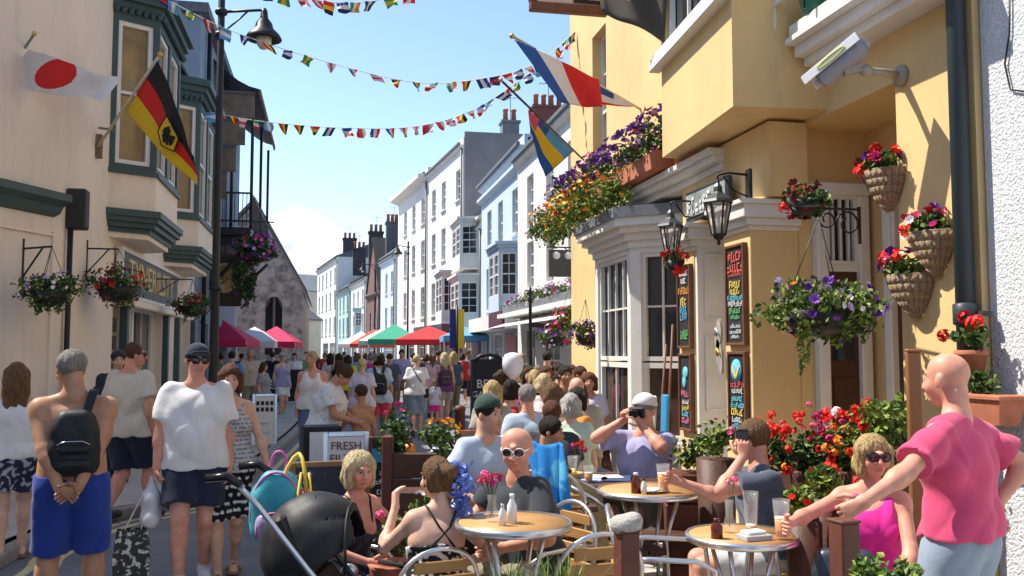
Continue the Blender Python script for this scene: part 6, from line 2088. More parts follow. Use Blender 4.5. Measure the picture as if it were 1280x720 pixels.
q = P(829, 605, 5.98); pint('pint of amber beer in the hand of the man on the phone', (q.x, q.y, z2), .62, .18, .030, .045)
def bottle(label, p, h, r, m, capm, nm='sauce_bottle'):
 t = thing(nm, label, 'bottle', p, 0)
 MB().lathe([(0, 0), (r, 0), (r, h * .6), (r * .45, h * .8), (r * .4, h * .88), (0, h * .88)], (0, 0, 0), 14).build('bottle', m, t, world=False)
 MB().lathe([(r * .5, h * .87), (r * .5, h), (0, h)], (0, 0, 0), 12).build('cap', capm, t, world=False)
 return t
q = P(795, 610, 5.95); bottle('dark red sauce jar on the further round table', (q.x, q.y, z2), .13, .032, M_SAUCE, M_PORC)
q = P(805, 609, 5.9); bottle('white pepper shaker beside the dark red sauce jar', (q.x, q.y, z2), .10, .018, M_PORC, M_IRON, 'pepper_shaker')
q = P(896, 663, 4.75); bottle('small dark cola bottle on the front round table', (q.x, q.y, z1), .10, .03, M_SAUCE, M_SAUCE)
q = P(640, 652, 4.45); bottle('white sauce bottle on the table of the bald man', (q.x, q.y, z3), .14, .024, M_PORC, M_PORC)
q = P(628, 650, 4.4); bottle('white salt cellar beside the white sauce bottle', (q.x, q.y, z3), .10, .018, M_PORC, M_ALU, 'salt_cellar')
pk = thing('napkin_tray', 'small grey tray stacked with napkins on the front round table', 'tray', (P(943, 672, 4.72).x, P(943, 672, 4.72).y, z1), R(8))
MB().box((0, 0, .014), (.15, .10, .028), ch=.004).build('tray', mat('tray_grey', (.42, .43, .45), .4, .1), pk, world=False)
MB().box((0, .01, .036), (.11, .075, .016), R(6), ch=.004).build('napkins', M_PAPER, pk, world=False)
pk = thing('plate', 'white plate and napkin on the further round table', 'plate', (P(815, 618, 6.0).x, P(815, 618, 6.0).y, z2), R(12))
MB().lathe([(0, .004), (.06, .004), (.11, .016), (.112, .018), (.06, .009), (0, .008)], (0, 0, 0), 24).build('plate', M_PORC, pk, world=False)
MB().box((.02, 0, .016), (.12, .08, .004), R(20)).build('napkin', M_PAPER, pk, world=False)
def vase(label, p, cols, n=7, h=.13, seed=1):
 t = thing('flower_vase', label, 'vase', p, 0, 'flower vases')
 MB().lathe([(0, 0), (.028, 0), (.03, .05), (.02, .09), (.024, h), (.02, h), (.016, .09), (0, .02)], (0, 0, 0), 14).build('vase', M_BEERGL, t, world=False)
 rg = random.Random(seed)
 st = MB()
 for k in range(n):
  dx, dy = rg.uniform(-.05, .05), rg.uniform(-.05, .05)
  hh = h + rg.uniform(.04, .10)
  st.tube([(0, 0, .03), (dx * .4, dy * .4, h), (dx, dy, hh)], .002, 4)
  o = link('flower', bloom_mesh(cols[k % len(cols)], 'geranium', k % 2), t)
  o.location = (dx, dy, hh); o.scale = (.055,) * 3
 st.build('stems', LEAFS[0], t, world=False)
q = P(615, 640, 4.5); vase('glass of pink carnations on the table of the bald man', (q.x, q.y, z3), ['pink', 'magenta', 'pink'], 7, .13, 3)
q = P(912, 662, 4.9); vase('slim bottle with one pale pink rose on the front round table', (q.x, q.y, z1), ['blush', 'pink'], 2, .17, 5)
# --- picnic tables with benches
def picnic(label, c, rz, L_=1.6):
 t = thing('picnic_table', label, 'picnic table', (c.x, c.y, 0), rz, 'dark wooden picnic tables')
 for k in range(5):
  MB().box((0, -.28 + k * .14, .74), (L_, .128, .035), ch=.005).build('top_plank', M_DKWOOD, t, world=False)
 for s_ in (-1, 1):
  for k in range(2):
   MB().box((0, s_ * (.62 + k * .13), .445), (L_, .12, .035), ch=.005).build('bench_plank', M_DKWOOD, t, world=False)
  x = s_ * L_ * .36
  for y_ in (-1, 1):
   MB().bar((x, y_ * .16, .72), (x, y_ * .55, 0), .045, .09, up=(1, 0, 0)).build('leg', M_DKWOOD, t, world=False)
  MB().bar((x + .05, -.76, .40), (x + .05, .76, .40), .04, .09).build('cross_beam', M_DKWOOD, t, world=False)
 return t
picnic('dark picnic table between the boy and the man with the camera', P(730, 440, 7.05), R(8))
picnic('dark picnic table in the middle of the terrace', P(680, 440, 9.9), R(2), 1.7)
picnic('dark picnic table in the back row of the terrace', P(690, 440, 12.6), R(0), 1.9)
picnic('picnic table behind the bald man with the young man in green cap', P(640, 440, 6.0) + Vector((.1, .35, 0)), R(95), 1.3)
for k, (px, py, lab, cl) in enumerate(((705, 553, 'yellow sandwich basket on the picnic table by the boy', (.72, .5, .08)), (745, 556, 'pale blue menu folder on the picnic table', (.35, .45, .62)), (770, 556, 'dark blue tray on the picnic table near the camera man', (.05, .07, .16)))):
 q = P(px, py, 7.05)
 t = thing(lab.split(' on ')[0].replace(' ', '_'), lab, 'table item', (q.x, q.y, .7585), R(10 + 30 * k))
 if k == 0:
  MB().lathe([(0, 0), (.09, 0), (.12, .05), (.115, .05), (.08, .01), (0, .01)], (0, 0, 0), 16, sx=1.3).build('basket', M_WICK, t, world=False)
  b_ = MB()
  rg = random.Random(4)
  for i in range(9):
   b_.ball((rg.uniform(-.09, .09), rg.uniform(-.06, .06), .045), (.045, .035, .025), 8, 5)
  o = b_.build('bread', mat('bread', cl, .8, .3, 20), t, world=False); o['kind'] = 'stuff'
 else:
  MB().box((0, 0, .006), (.30, .22, .012), ch=.003).build('cover', mat('folder%d' % k, cl, .6, .1), t, world=False)
  MB().box((.03, .02, .016), (.16, .12, .008), .3, ch=.002).build('card', M_PAPER, t, world=False)
# glasses and bottles on the back tables
for k, (px, d, hh) in enumerate(((715, 7.2, .16), (735, 6.9, .12), (662, 9.8, .18), (676, 9.6, .15), (700, 9.9, .18), (640, 6.3, .17), (652, 6.1, .14), (668, 12.5, .16), (705, 12.6, .16))):
 q = P(px, 440, d)
 pint(['slim glass left on the picnic table by the boy', 'low tumbler on the picnic table near the menu folder', 'wine glass at the left of the middle picnic table', 'tumbler at the middle picnic table', 'tall glass at the right of the middle picnic table', 'tall glass by the young man in green cap', 'tumbler by the young man in green cap', 'glass at the left of the back picnic table', 'glass at the right of the back picnic table'][k], (q.x, q.y, .758), (.3, .5, 0)[k % 3], hh)
for k, (px, d) in enumerate(((669, 9.8), (708, 9.2), (722, 7.6), (647, 11.0))):
 q = P(px, 440, d)
 vase(['red flowers in a glass on the middle picnic table', 'red geranium pot at the right of the middle picnic table', 'red flowers behind the boy on the picnic table', 'pink flowers in a glass by the white balloon'][k], (q.x, q.y, .758), ['red', 'magenta'] if k else ['pink', 'magenta'], 9, .12, 20 + k)
# ================================================================== bags, towel, pushchair
M_NYL = mat('black_nylon', (.014, .014, .016), .55, .2, 20, .1, 150)
def blob(name, parent, parts, m, h=.012, fold=.0, cut=()):
 pts = np.array([np.asarray(p[1], float) for p in parts] + [np.asarray(p[2], float) for p in parts if p[0] == 'c'])
 F = Field(pts.min(0) - .35, pts.max(0) + .35, h)
 for p in parts:
  if p[0] == 'c':
   F.cone(p[1], p[2], p[3], p[4], p[5])
  else:
   F.ell(p[1], p[2], p[3])
 for (pp, nn) in cut:
  F.half(np.asarray(pp, float), _n(nn))
 if fold:
  F.folds(fold, 28, 3)
 V, Q = F.mesh()
 return link(name, np_mesh(name, V, Q, m), parent)
def backpack(label, pt, J, m, m2, sling=False, H=.44, group=None):
 "worn on a person's back; built in the wearer's frame"
 t = thing('backpack', label, 'backpack', pt.location, pt.rotation_euler.z, group)
 c = J['chest'] + J['Rc'] @ np.array([.02 if sling else 0, -.175, -.10])
 w_ = .125
 X = lambda x, y, z: c + J['Rc'] @ np.array([x, y, z])
 blob('bag', t, [('c', X(-w_ * .6, 0, -H * .30), X(w_ * .6, 0, -H * .30), .066, .066, .03), ('c', X(-w_ * .66, 0, -.04), X(w_ * .66, 0, -.04), .066, .066, .06), ('c', X(-w_ * .6, 0, .06), X(w_ * .6, 0, .06), .064, .064, .06), ('c', X(-w_ * .4, .01, H * .30), X(w_ * .4, .01, H * .30), .055, .055, .06)], m, .010, .004)
 blob('front_pocket', t, [('c', X(-.07, -.055, -.13), X(.07, -.055, -.13), .035, .035, .02), ('c', X(-.065, -.055, -.04), X(.065, -.055, -.04), .03, .03, .03)], m2, .010, .001)
 z_ = MB().tube([tuple(X(-.09, -.09, -.01)), tuple(X(-.05, -.093, .01)), tuple(X(.05, -.093, .01)), tuple(X(.09, -.09, -.01))], .003, 5)
 z_.build('zip', M_ALU, t, world=False)
 for k, sg in (('r', 1), ('l', -1)):
  if sling and k == 'l':
   continue
  sh_ = J['sh'][k]; mm = sh_ + (J['N'] - sh_) * .42 + J['Rc'] @ np.array([0, 0, .06])
  st = MB()
  pts = [X(sg * .05, .02, H * .30), mm + J['Rc'] @ np.array([0, -.075, .0]), mm + J['Rc'] @ np.array([0, 0, .008]), mm + J['Rc'] @ np.array([0, .07, -.04]), J['chest'] + J['Rc'] @ np.array([sg * .16, .13, -.02]), J['chest'] + J['Rc'] @ np.array([sg * .19, .0, -.14]), X(sg * .09, .02, -H * .3)]
  for a_, b_ in zip(pts[:-1], pts[1:]):
   st.bar(tuple(a_), tuple(b_), .05, .012, up=tuple(J['Rc'] @ np.array([0, -1, .6])))
  st.build('strap', m, t, world=False)
 return t
backpack('black backpack on the back of the shirtless man', pA, jA, M_NYL, M_NYL, True, .46)
backpack('black backpack on the woman in pink shorts', pC, jC, M_NYL, M_NYL, False, .44)
backpack('plum backpack on the long haired woman', pE, jE, mat('plum_nylon', (.07, .03, .05), .6, .2), mat('plum_nylon2', (.10, .04, .07), .6, .2), False, .44)
# shoulder bag of the woman in white
t = thing('shoulder_bag', 'black shoulder bag worn across by the woman in white shirt', 'bag', pD.location, pD.rotation_euler.z)
blob('bag', t, [('c', (.2, -.1, .84), (.2, .08, .84), .06, .06, .03), ('c', (.2, -.1, .93), (.2, .08, .93), .05, .05, .05)], M_NYL, .014)
n_ = jD['N']; st = MB()
pts = [(.2, -.06, .95), (.06, -.175, 1.16), (-.06, -.165, 1.33), (-.10, -.06, 1.45), (-.10, .06, 1.42), (.02, .16, 1.2), (.2, .06, .95)]
st.tube(pts, .010, 6).build('strap', M_NYL, t, world=False)
# carrier bags of the man in white
wr = jB['A']['r'][1]
t = thing('carrier_bag', 'white plastic carrier bag in the hand of the man in the cap', 'bag', pB.location, pB.rotation_euler.z)
o = wr + np.array([.03, .0, -.09])
blob('bag', t, [('c', o + np.array([0, -.05, -.13]), o + np.array([0, .06, -.13]), .04, .04, .06), ('c', o + np.array([0, -.08, -.27]), o + np.array([0, .09, -.27]), .055, .055, .08), ('c', o + np.array([0, 0, .02]), o + np.array([0, 0, -.13]), .018, .05, .05), ('c', o + np.array([0, 0, -.12]), o + np.array([0, .005, -.27]), .05, .07, .06)], mat('plastic_white', (.62, .63, .66), .35, .08, spec=.5, trans=.15), .011, .003)
t = thing('printed_bag', 'black and white printed paper bag hanging from the same hand', 'bag', pB.location, pB.rotation_euler.z)
o2 = o + np.array([.12, .06, -.33])
M_PBAG = mat('bag_print', (.03, .03, .03), .6, 0, 22, .1, 60, col2=(.55, .54, .5), c2amt=(.52, .56))
V = MB()
w0, d0, h0 = .12, .06, .34
ring = [[(-w0 * a, -d0 * a, z), (w0 * a, -d0 * a * .8, z), (w0 * a, d0 * a, z), (-w0 * a, d0 * a * .9, z)] for a, z in ((1, -h0), (1.05, -h0 * .6), (.95, -h0 * .25), (.85, 0))]
vs = [tuple(o2 + np.array(p)) for r_ in ring for p in r_]
fs = [(0, 3, 2, 1)] + [(i * 4 + k, i * 4 + (k + 1) % 4, (i + 1) * 4 + (k + 1) % 4, (i + 1) * 4 + k) for i in range(3) for k in range(4)]
V.add(vs, fs).build('bag', M_PBAG, t, world=False)
for s_ in (-1, 1):
 MB().tube([tuple(o2 + np.array([-.06, s_ * .04, 0])), tuple(o + np.array([0, 0, .03])), tuple(o2 + np.array([.05, s_ * .04, 0]))], .005, 5).build('handle', M_PAPER, t, world=False)
# blue fabric flower in the hair
t = thing('hair_flower', 'long blue fabric flower pinned in the seated woman\'s hair', 'hair ornament', pG.location, pG.rotation_euler.z)
c = jG['Hc'] + jG['Rh'] @ np.array([.06, -.085, -.02])
rg = random.Random(5); m = MB()
for i in range(300):
 u = rg.random()
 q = Vector((rg.gauss(0, .03 - .012 * u), rg.gauss(0, .02),   .09 - u * .28))
 leaf_mesh(m, Vector(c) + q + Vector((.03 * u, -.03 * u, 0)), .04, rg, 0)
o = m.build('petals', mat('blue_petal', (.16, .26, .66), .7, .35, 40), t, world=False); o['kind'] = 'stuff'
# camera, phone, handbag
h_ = jI['Hc']; Rh = jI['Rh']
t = thing('camera', 'black camera held to the face of the man in lavender', 'camera', pI.location, pI.rotation_euler.z)
c = h_ + Rh @ np.array([0, .165, .0])
MB().box(tuple(c), (.13, .05, .085), rot=Matrix(Rh.tolist()), ch=.01).build('camera_body', GL_BLK, t, world=False)
MB().lathe([(.035, 0), (.036, .06), (.03, .065), (.0, .05)], tuple(c + Rh @ np.array([0, .025, -.005])), 16, axis=tuple(Rh[:, 1])).build('lens', GL_BLK, t, world=False)
w_ = jJ['A']['l'][1] + jJ['A']['l'][2] * .09
t = thing('mobile_phone', 'dark mobile phone held to the ear of the man in grey blue', 'phone', pJ.location, pJ.rotation_euler.z)
MB().box(tuple(w_ + np.array([.03, 0, .0])), (.012, .07, .145), ch=.004).build('phone', GL_BLK, t, world=False)
MB().box(tuple(w_ + np.array([.023, 0, .0])), (.003, .06, .12)).build('screen', M_GLASS, t, world=False)
t = thing('handbag', 'dark blue handbag with a chain on the lap of the woman in hot pink', 'handbag', pK.location, pK.rotation_euler.z)
blob('bag', t, [('c', (-.02, .30, .64), (.16, .34, .64), .07, .06, .03), ('c', (-.02, .28, .72), (.16, .32, .72), .05, .045, .05)], mat('navy_leather', (.02, .03, .045), .35, .2, 8, .1, 60, spec=.6), .011, .003)
MB().tube([(-.02, .33, .74), (.02, .40, .80), (.06, .42, .70), (.10, .44, .62), (.14, .42, .56)], .010, 6).build('chain', M_ALU, t, world=False)
# blue towel over the bench end
t = thing('towel', 'bright blue towel hanging over a chair behind the bald man', 'towel', P(682, 600, 5.75))
m = MB()
tl, tr_, bl, br_ = P(655, 553, 5.7), P(706, 556, 5.7), P(676, 650, 5.55), P(712, 640, 5.55)
NU, NV = 14, 18
def tw(u, v):
 a = tl.lerp(tr_, u); b_ = bl.lerp(br_, u)
 q = a.lerp(b_, v)
 return q + Vector((.010 * math.sin(u * 11 + v * 3), -.03 * math.sin(v * 3.1) + .010 * math.sin(u * 9 + 2.5 * v) + .006 * math.sin(u * 23 + v * 6), .01 * math.sin(u * 9)))
m.grid(tw, NU, NV)
m.grid(lambda u, v: tw(u, 0) + Vector((0, .09, -.06)) * v, NU, 3)
o = m.build('cloth', mat('towel_blue', (.02, .20, .52), .9, 0, 5.0, .1, 60, col2=(.10, .42, .64), c2amt=(.5, .56)), t)
so = o.modifiers.new('s', 'SOLIDIFY'); so.thickness = .008
q = P(683, 560, 5.72)
bistro_chair('bistro chair behind the bald man with a blue towel over its back', (q.x + .02, q.y + .34, 0), facing(175), sc=1.15)
# pushchair
pr = thing('pushchair', 'black folding pushchair with its hood up, parked beside the blonde woman', 'pushchair', gp(452, 4.6), facing(76))
pr.scale = (1.04,) * 3
# local: front +Y, x right
HF = Field(np.array([-.34, -.62, .4]), np.array([.34, .3, 1.15]), .011)
HF.ell((0, -.20, .72), (.215, .27, .27), 0)
HF.ell((0, -.185, .70), (.20, .255, .255), 0, 'cut')
HF.half(np.array([0, -.20, .66]), _n((0, .55, -1)))
HF.half(np.array([0, .0, .8]), _n((0, 1, .25)))
HF.folds(.005, 26, 2)
V_, Q_ = HF.mesh()
link('hood', np_mesh('hood', V_, Q_, M_NYL), pr)
for yy_ in (-.02, -.18):
 MB().tube([(.212 * math.sin(a_) * (.93 if yy_ > -.1 else 1.01), yy_ - .02 * math.cos(a_), .70 + .29 * math.cos(a_) * (.82 if yy_ > -.1 else 1.0)) for a_ in [R(q_) for q_ in range(-100, 101, 20)]], .007, 6).build('hood_rib', M_NYL, pr, world=False)
M_PFR = mat('pushchair_frame', (.06, .06, .065), .35, .1, metal=.5)
for s_ in (-1, 1):
 x = s_ * .22
 MB().tube([(x, -.52, 1.06), (x, -.42, .96), (x, .28, .12), (x, .34, .07)], .014, 8).build('side_tube', M_ALU if s_ > 0 else M_PFR, pr, world=False)
 MB().tube([(x, -.10, .58), (x, -.32, .10)], .014, 8).build('rear_leg', M_PFR, pr, world=False)
 MB().tube([(x, -.50, 1.05), (x * 1.02, -.56, 1.09), (x * 1.02, -.66, 1.08)], [.018, .021, .019], 8).build('handle', GL_BLK, pr, world=False)
 MB().lathe([(.03, -.02), (.045, -.012), (.045, .012), (.03, .02)], (x * 1.08, -.10, .56), 14, axis=(1, 0, 0)).build('hinge', M_ALU, pr, world=False)
 for (y, r_) in ((.36, .075), (-.34, .085)):
  for e in (-.025, .025):
   w_ = MB().lathe([(r_ * .35, -.012), (r_ * .8, -.014), (r_, -.01), (r_, .01), (r_ * .8, .014), (r_ * .35, .012)], (x + e, y, r_), 18, axis=(1, 0, 0))
   w_.build('wheel', GL_BLK, pr, world=False)
seat_m = MB()
sp = [(.34, .40, .06), (.22, .44, .05), (-.02, .40, .06), (-.20, .62, .05), (-.34, .90, .04)]
for a_, b_ in zip(sp[:-1], sp[1:]):
 seat_m.bar((0, a_[0], a_[1]), (0, b_[0], b_[1]), .38, .05, ch=.015)
seat_m.build('seat', M_NYL, pr, world=False)
blob('red_liner', pr, [('c', (-.10, .30, .45), (.10, .30, .45), .06, .06, .04), ('c', (-.10, .10, .46), (.10, .10, .46), .06, .06, .06)], mat('red_fleece', (.55, .02, .03), .9, .2, 20, .2, 60), .012, .004)
MB().tube([(-.22, .05, .62), (-.16, .30, .60), (.16, .30, .60), (.22, .05, .62)], .014, 8).build('bumper_bar', M_PFR, pr, world=False)
blob('storage_bag', pr, [('c', (-.13, -.1, .2), (.13, -.1, .2), .09, .09, .05), ('c', (-.13, .1, .2), (.13, .1, .2), .08, .08, .05)], M_NYL, .014, .003)
# child's rucksack and bags on the handles
t = thing('child_rucksack', 'turquoise child\'s rucksack with pink trim hung on the pushchair handle', 'rucksack', gp(350, 4.85) + Vector((0, 0, .20)), facing(-8))
M_TQ = mat('turquoise_nylon', (.05, .34, .40), .5, .15, 8); M_TQ2 = mat('pale_turquoise', (.20, .50, .50), .5, .15, 8); M_PKT = mat('pink_trim', (.55, .12, .38), .5, .1); M_LIL = mat('lilac_pocket', (.36, .30, .45), .5, .2, 15)
blob('bag', t, [('c', (-.065, 0, z_), (.065, 0, z_), .07, .07, .05) for z_ in (.60, .66, .72, .78)] + [('c', (-.035, 0, .85), (.035, 0, .85), .055, .055, .05)], M_TQ, .010, .003)
blob('front_pocket', t, [('c', (-.05, .06, z_), (.05, .06, z_), .04, .04, .05) for z_ in (.58, .62, .66)], M_LIL, .009, .002)
for (w_, h_, zc, yy) in ((.085, .10, .60, .095), (.125, .20, .70, .045)):
 MB().tube([(w_ * math.sin(R(a_)), yy, zc + h_ * math.cos(R(a_))) for a_ in range(-105, 106, 15)], .007, 6).build('piping', M_PKT, t, world=False)
blob('side_pocket', t, [('c', (-.145, .0, .60), (-.145, .0, .72), .04, .035, .02)], M_TQ2, .010, .001)
MB().tube([(.04 * math.sin(R(a_)), -.02, .93 + .07 * math.cos(R(a_))) for a_ in range(-140, 141, 20)], .009, 6).build('loop', M_PKT, t, world=False)
t = thing('shopping_bag', 'red shopping bag with yellow handles between the pushchair handles', 'bag', gp(374, 4.85) + Vector((0, 0, .12)), facing(-20))
blob('bag', t, [('c', (-.05, 0, .68), (.05, 0, .68), .065, .065, .03), ('c', (-.05, 0, .84), (.05, 0, .84), .05, .05, .05)], mat('red_bag', (.50, .03, .06), .6, .2, 9), .011, .005)
for x in (-.07, .06):
 MB().tube([(x, .05, .86), (x * .95, .05, .93), (x * .7, .03, 1.0), (x * .35, 0, 1.05), (0, -.02, 1.07)], .010, 6).build('handle', mat('yellow_strap', (.60, .45, .05), .6, .1), t, world=False)
t = thing('green_bag', 'dark green bag with yellow cords hanging low on the pushchair', 'bag', gp(384, 4.8) + Vector((0, 0, .08)), facing(-10))
blob('bag', t, [('c', (-.06, 0, .30), (.06, 0, .30), .085, .085, .03), ('c', (-.05, 0, .45), (.05, 0, .45), .06, .06, .05)], mat('green_bag_cloth', (.02, .14, .08), .7, .2, 9), .012, .006)
for x in (-.05, .05):
 MB().tube([(x, .06, .47), (x, .03, .75), (x * .4, 0, 1.02)], .008, 5).build('cord', MATS['yellow_strap'], t, world=False)
# ================================================================== pub fittings
M_CHALK = mat('chalkboard', (.022, .022, .024), .7, .2, 8)
M_BRN = mat('board_frame_brown', (.16, .062, .03), .5, .2, 8)
CK = {k: mat('chalk_' + k, v, .8, .1, 20) for k, v in dict(red=(.62, .10, .08), yellow=(.75, .55, .10), blue=(.10, .38, .58), white=(.66, .66, .64), green=(.15, .50, .18), orange=(.75, .30, .06), cyan=(.14, .48, .58), pink=(.68, .18, .30)).items()}
def scribble(parent, O, U, V, Nn, rows_, w, seed=0):
 "hand-lettered lines too small to read: short chalk strokes, one part per line"
 rg = random.Random(seed)
 O, U, V, Nn = Vector(O), Vector(U).normalized(), Vector(V).normalized(), Vector(Nn).normalized()
 for (y, hgt, colr, fill) in rows_:
  m = MB()
  x = -w * fill / 2
  while x < w * fill / 2:
   ln = rg.uniform(.25, .6) * hgt
   y0, y1 = y + rg.uniform(-.1, .1) * hgt, y + hgt * rg.uniform(.75, 1.0)
   kind = rg.randint(0, 3)
   a = O + U * x + Nn * .006
   th = hgt * .22
   if kind < 3:
    m.bar(a + V * y0, a + V * y1, th, .004, up=tuple(Nn))
   if kind in (0, 2):
    m.bar(a + V * y1 + U * 0.0, a + V * y1 + U * ln, th, .004, up=tuple(Nn))
   if kind in (1, 2, 3):
    m.bar(a + V * y0, a + V * (y0 + .0) + U * ln, th, .004, up=tuple(Nn))
   if kind in (0, 3):
    m.bar(a + V * (y0 + y1) * .5, a + V * (y0 + y1) * .5 + U * ln * .8, th, .004, up=tuple(Nn))
   x += ln + hgt * .28
  o = m.build('chalk_line', CK[colr], parent)
  o['kind'] = 'stuff'
def menu_board(label, y0, y1, z0, z1, X, rows_, fm, arched=False, seed=1):
 t = thing('menu_board', label, 'menu board', (X, (y0 + y1) / 2, z0), 0, 'painted menu boards by the pub door')
 MB().box((X - .015, (y0 + y1) / 2, (z0 + z1) / 2), (.03, y1 - y0, z1 - z0), ch=.003).build('board', M_CHALK, t)
 for (ya, yb, za, zb) in ((y0 - .025, y0, z0 - .025, z1 + .025), (y1, y1 + .025, z0 - .025, z1 + .025)):
  MB().box((X - .022, (ya + yb) / 2, (za + zb) / 2), (.05, yb - ya, zb - za), ch=.004).build('frame_stile', fm, t)
 for (za, zb) in ((z0 - .025, z0), (z1, z1 + .025)):
  MB().box((X - .0225, (y0 + y1) / 2, (za + zb) / 2), (.048, y1 - y0, zb - za), ch=.004).build('frame_rail', fm, t)
 H = z1 - z0
 scribble(t, (X - .032, (y0 + y1) / 2, z0), (0, -1, 0), (0, 0, 1), (-1, 0, 0), [(f * H, hh, c, fl) for (f, hh, c, fl) in rows_], y1 - y0, seed)
 return t
RW1 = [(.86, .07, 'red', .7), (.75, .07, 'red', .85), (.70, .03, 'red', .8), (.58, .055, 'yellow', .6), (.51, .045, 'yellow', .55), (.445, .04, 'cyan', .85), (.385, .04, 'white', .8), (.31, .045, 'green', .65), (.25, .03, 'green', .5), (.16, .03, 'white', .6), (.10, .03, 'white', .7), (.05, .025, 'white', .5)]
menu_board('tall black menu board with red and yellow chalk lines on the near pilaster', 7.20, 7.52, 1.80, 2.62, XP, RW1, M_BRN, seed=2)
RW2 = [(.60, .05, 'red', .8), (.52, .035, 'white', .6), (.42, .04, 'cyan', .7), (.34, .04, 'cyan', .8), (.25, .05, 'yellow', .7), (.16, .04, 'white', .6), (.08, .04, 'cyan', .7)]
t = menu_board('brown framed board with a blue emblem at the top, lower on the near pilaster', 7.20, 7.50, 1.02, 1.70, XP, RW2, M_BRN, seed=3)
MB().lathe([(.10, 0), (.10, .008), (0, .009)], (XP - .034, 7.35, 1.56), 20, axis=(-1, 0, 0)).build('emblem', CK['blue'], t)
MB().bar((XP - .046, 7.42, 1.60), (XP - .046, 7.35, 1.50), .02, .006, up=(1, 0, 0)).bar((XP - .046, 7.35, 1.50), (XP - .046, 7.28, 1.60), .02, .006, up=(1, 0, 0)).build('emblem_mark', CK['yellow'], t)
RW3 = [(.90, .05, 'white', .7), (.80, .05, 'white', .4), (.67, .06, 'orange', .9), (.52, .07, 'yellow', .5), (.42, .07, 'blue', .6), (.33, .06, 'blue', .6), (.14, .06, 'green', .6), (.09, .04, 'green', .6)]
menu_board('narrow menu board with orange and green chalk lines on the far pilaster', 8.38, 8.66, 1.78, 2.55, XP, RW3, M_BRN, seed=4)
RW4 = [(.45, .05, 'pink', .7), (.34, .04, 'white', .6), (.26, .04, 'yellow', .6), (.17, .05, 'cyan', .6), (.08, .05, 'pink', .6)]
t = menu_board('lower board with a teal ice cream picture on the far pilaster', 8.38, 8.64, .98, 1.68, XP, RW4, M_BRN, seed=5)
MB().ball((XP - .036, 8.50, 1.52), (.012, .07, .06), 12, 6).ball((XP - .036, 8.53, 1.43), (.012, .05, .06), 10, 6).build('picture', CK['cyan'], t)
# flip-flop shaped plaques between the boards
for k, (z_, y_, rr) in enumerate(((1.86, 7.72, .1), (1.68, 7.70, -.25))):
 t = thing('sandal_plaque', ['striped grey sandal shaped plaque hanging beside the near pilaster', 'lower grey and yellow sandal shaped plaque beside the near pilaster'][k], 'plaque', (XP - .02, y_, z_))
 m = MB()
 out_ = [(math.cos(a) * (.055 + .012 * math.cos(a * 2 + 1)), math.sin(a) * .16) for a in [i / 22 * 2 * math.pi for i in range(22)]]
 cr, sr = math.cos(rr), math.sin(rr)
 pts = [(XP - .02, y_ + x * cr - z * sr, z_ + x * sr + z * cr) for x, z in out_]
 n_ = len(pts)
 m.add(pts + [(p[0] - .02, p[1], p[2]) for p in pts], [tuple(range(n_)), tuple(range(n_, 2 * n_))[::-1]] + [(i, (i + 1) % n_, n_ + (i + 1) % n_, n_ + i) for i in range(n_)])
 m.build('sole', mat('plaque_grey', (.30, .28, .25), .7, .3, 12), t)
 MB().tube([(XP - .045, y_ - .04, z_ + .01), (XP - .06, y_, z_ + .07), (XP - .045, y_ + .04, z_ + .01)], .009, 6).build('thong', CK['yellow' if k else 'white'], t)
# leaning paddles and a board by the bay
t = thing('paddle', 'blue bladed wooden paddle leaning by the bay window', 'paddle', (3.3, 8.95, 0))
MB().tube([(3.34, 8.92, .05), (3.44, 8.86, 2.0)], .013, 8).build('shaft', M_BRN, t)
MB().box((3.355, 8.90, .98), (.03, .17, .62), rot=Matrix.Rotation(.05, 3, 'Y') @ Matrix.Rotation(-.02, 3, 'X'), ch=.012).build('blade', mat('paddle_blue', (.03, .24, .46), .5, .15), t)
t = thing('oar', 'second wooden oar with a white and yellow blade beside the blue paddle', 'paddle', (3.3, 9.15, 0))
MB().tube([(3.30, 9.12, .05), (3.42, 9.0, 1.8)], .012, 8).build('shaft', M_BRN, t)
MB().box((3.305, 9.1, 1.02), (.03, .12, .5), rot=Matrix.Rotation(.06, 3, 'Y'), ch=.012).build('blade', mat('oar_white', (.6, .6, .45), .5, .2), t)
t = thing('notice_board', 'narrow pale notice board on the bay side of the far pilaster', 'notice board', (3.45, 8.9, 1.6))
MB().box((3.62, 8.74, 1.75), (.22, .02, 1.35), ch=.004).build('board', mat('notice_pale', (.55, .54, .50), .7, 0, 18, col2=(.25, .28, .25), c2amt=(.55, .62)), t)
MB().box((3.62, 8.736, 2.35), (.16, .02, .22)).build('picture', M_CHALK, t)
# name plate over the door
t = thing('pub_name_plate', 'weathered black plate with pale lettering over the pub doorway', 'sign', (XP, 7.95, 3.1))
MB().box((XP - .0, 7.98, 3.13), (.05, .98, .30), ch=.01).build('plate', mat('plate_black', (.03, .035, .04), .5, .3, 8), t)
MB().box((XP - .03, 7.98, 3.13), (.012, .90, .22), ch=.004).build('field', mat('plate_grey', (.26, .29, .28), .6, .4, 6), t)
scribble(t, (XP - .037, 7.98, 3.06), (0, -1, 0), (0, 0, 1), (-1, 0, 0), [(0, .14, 'white', .85)], .9, 9)
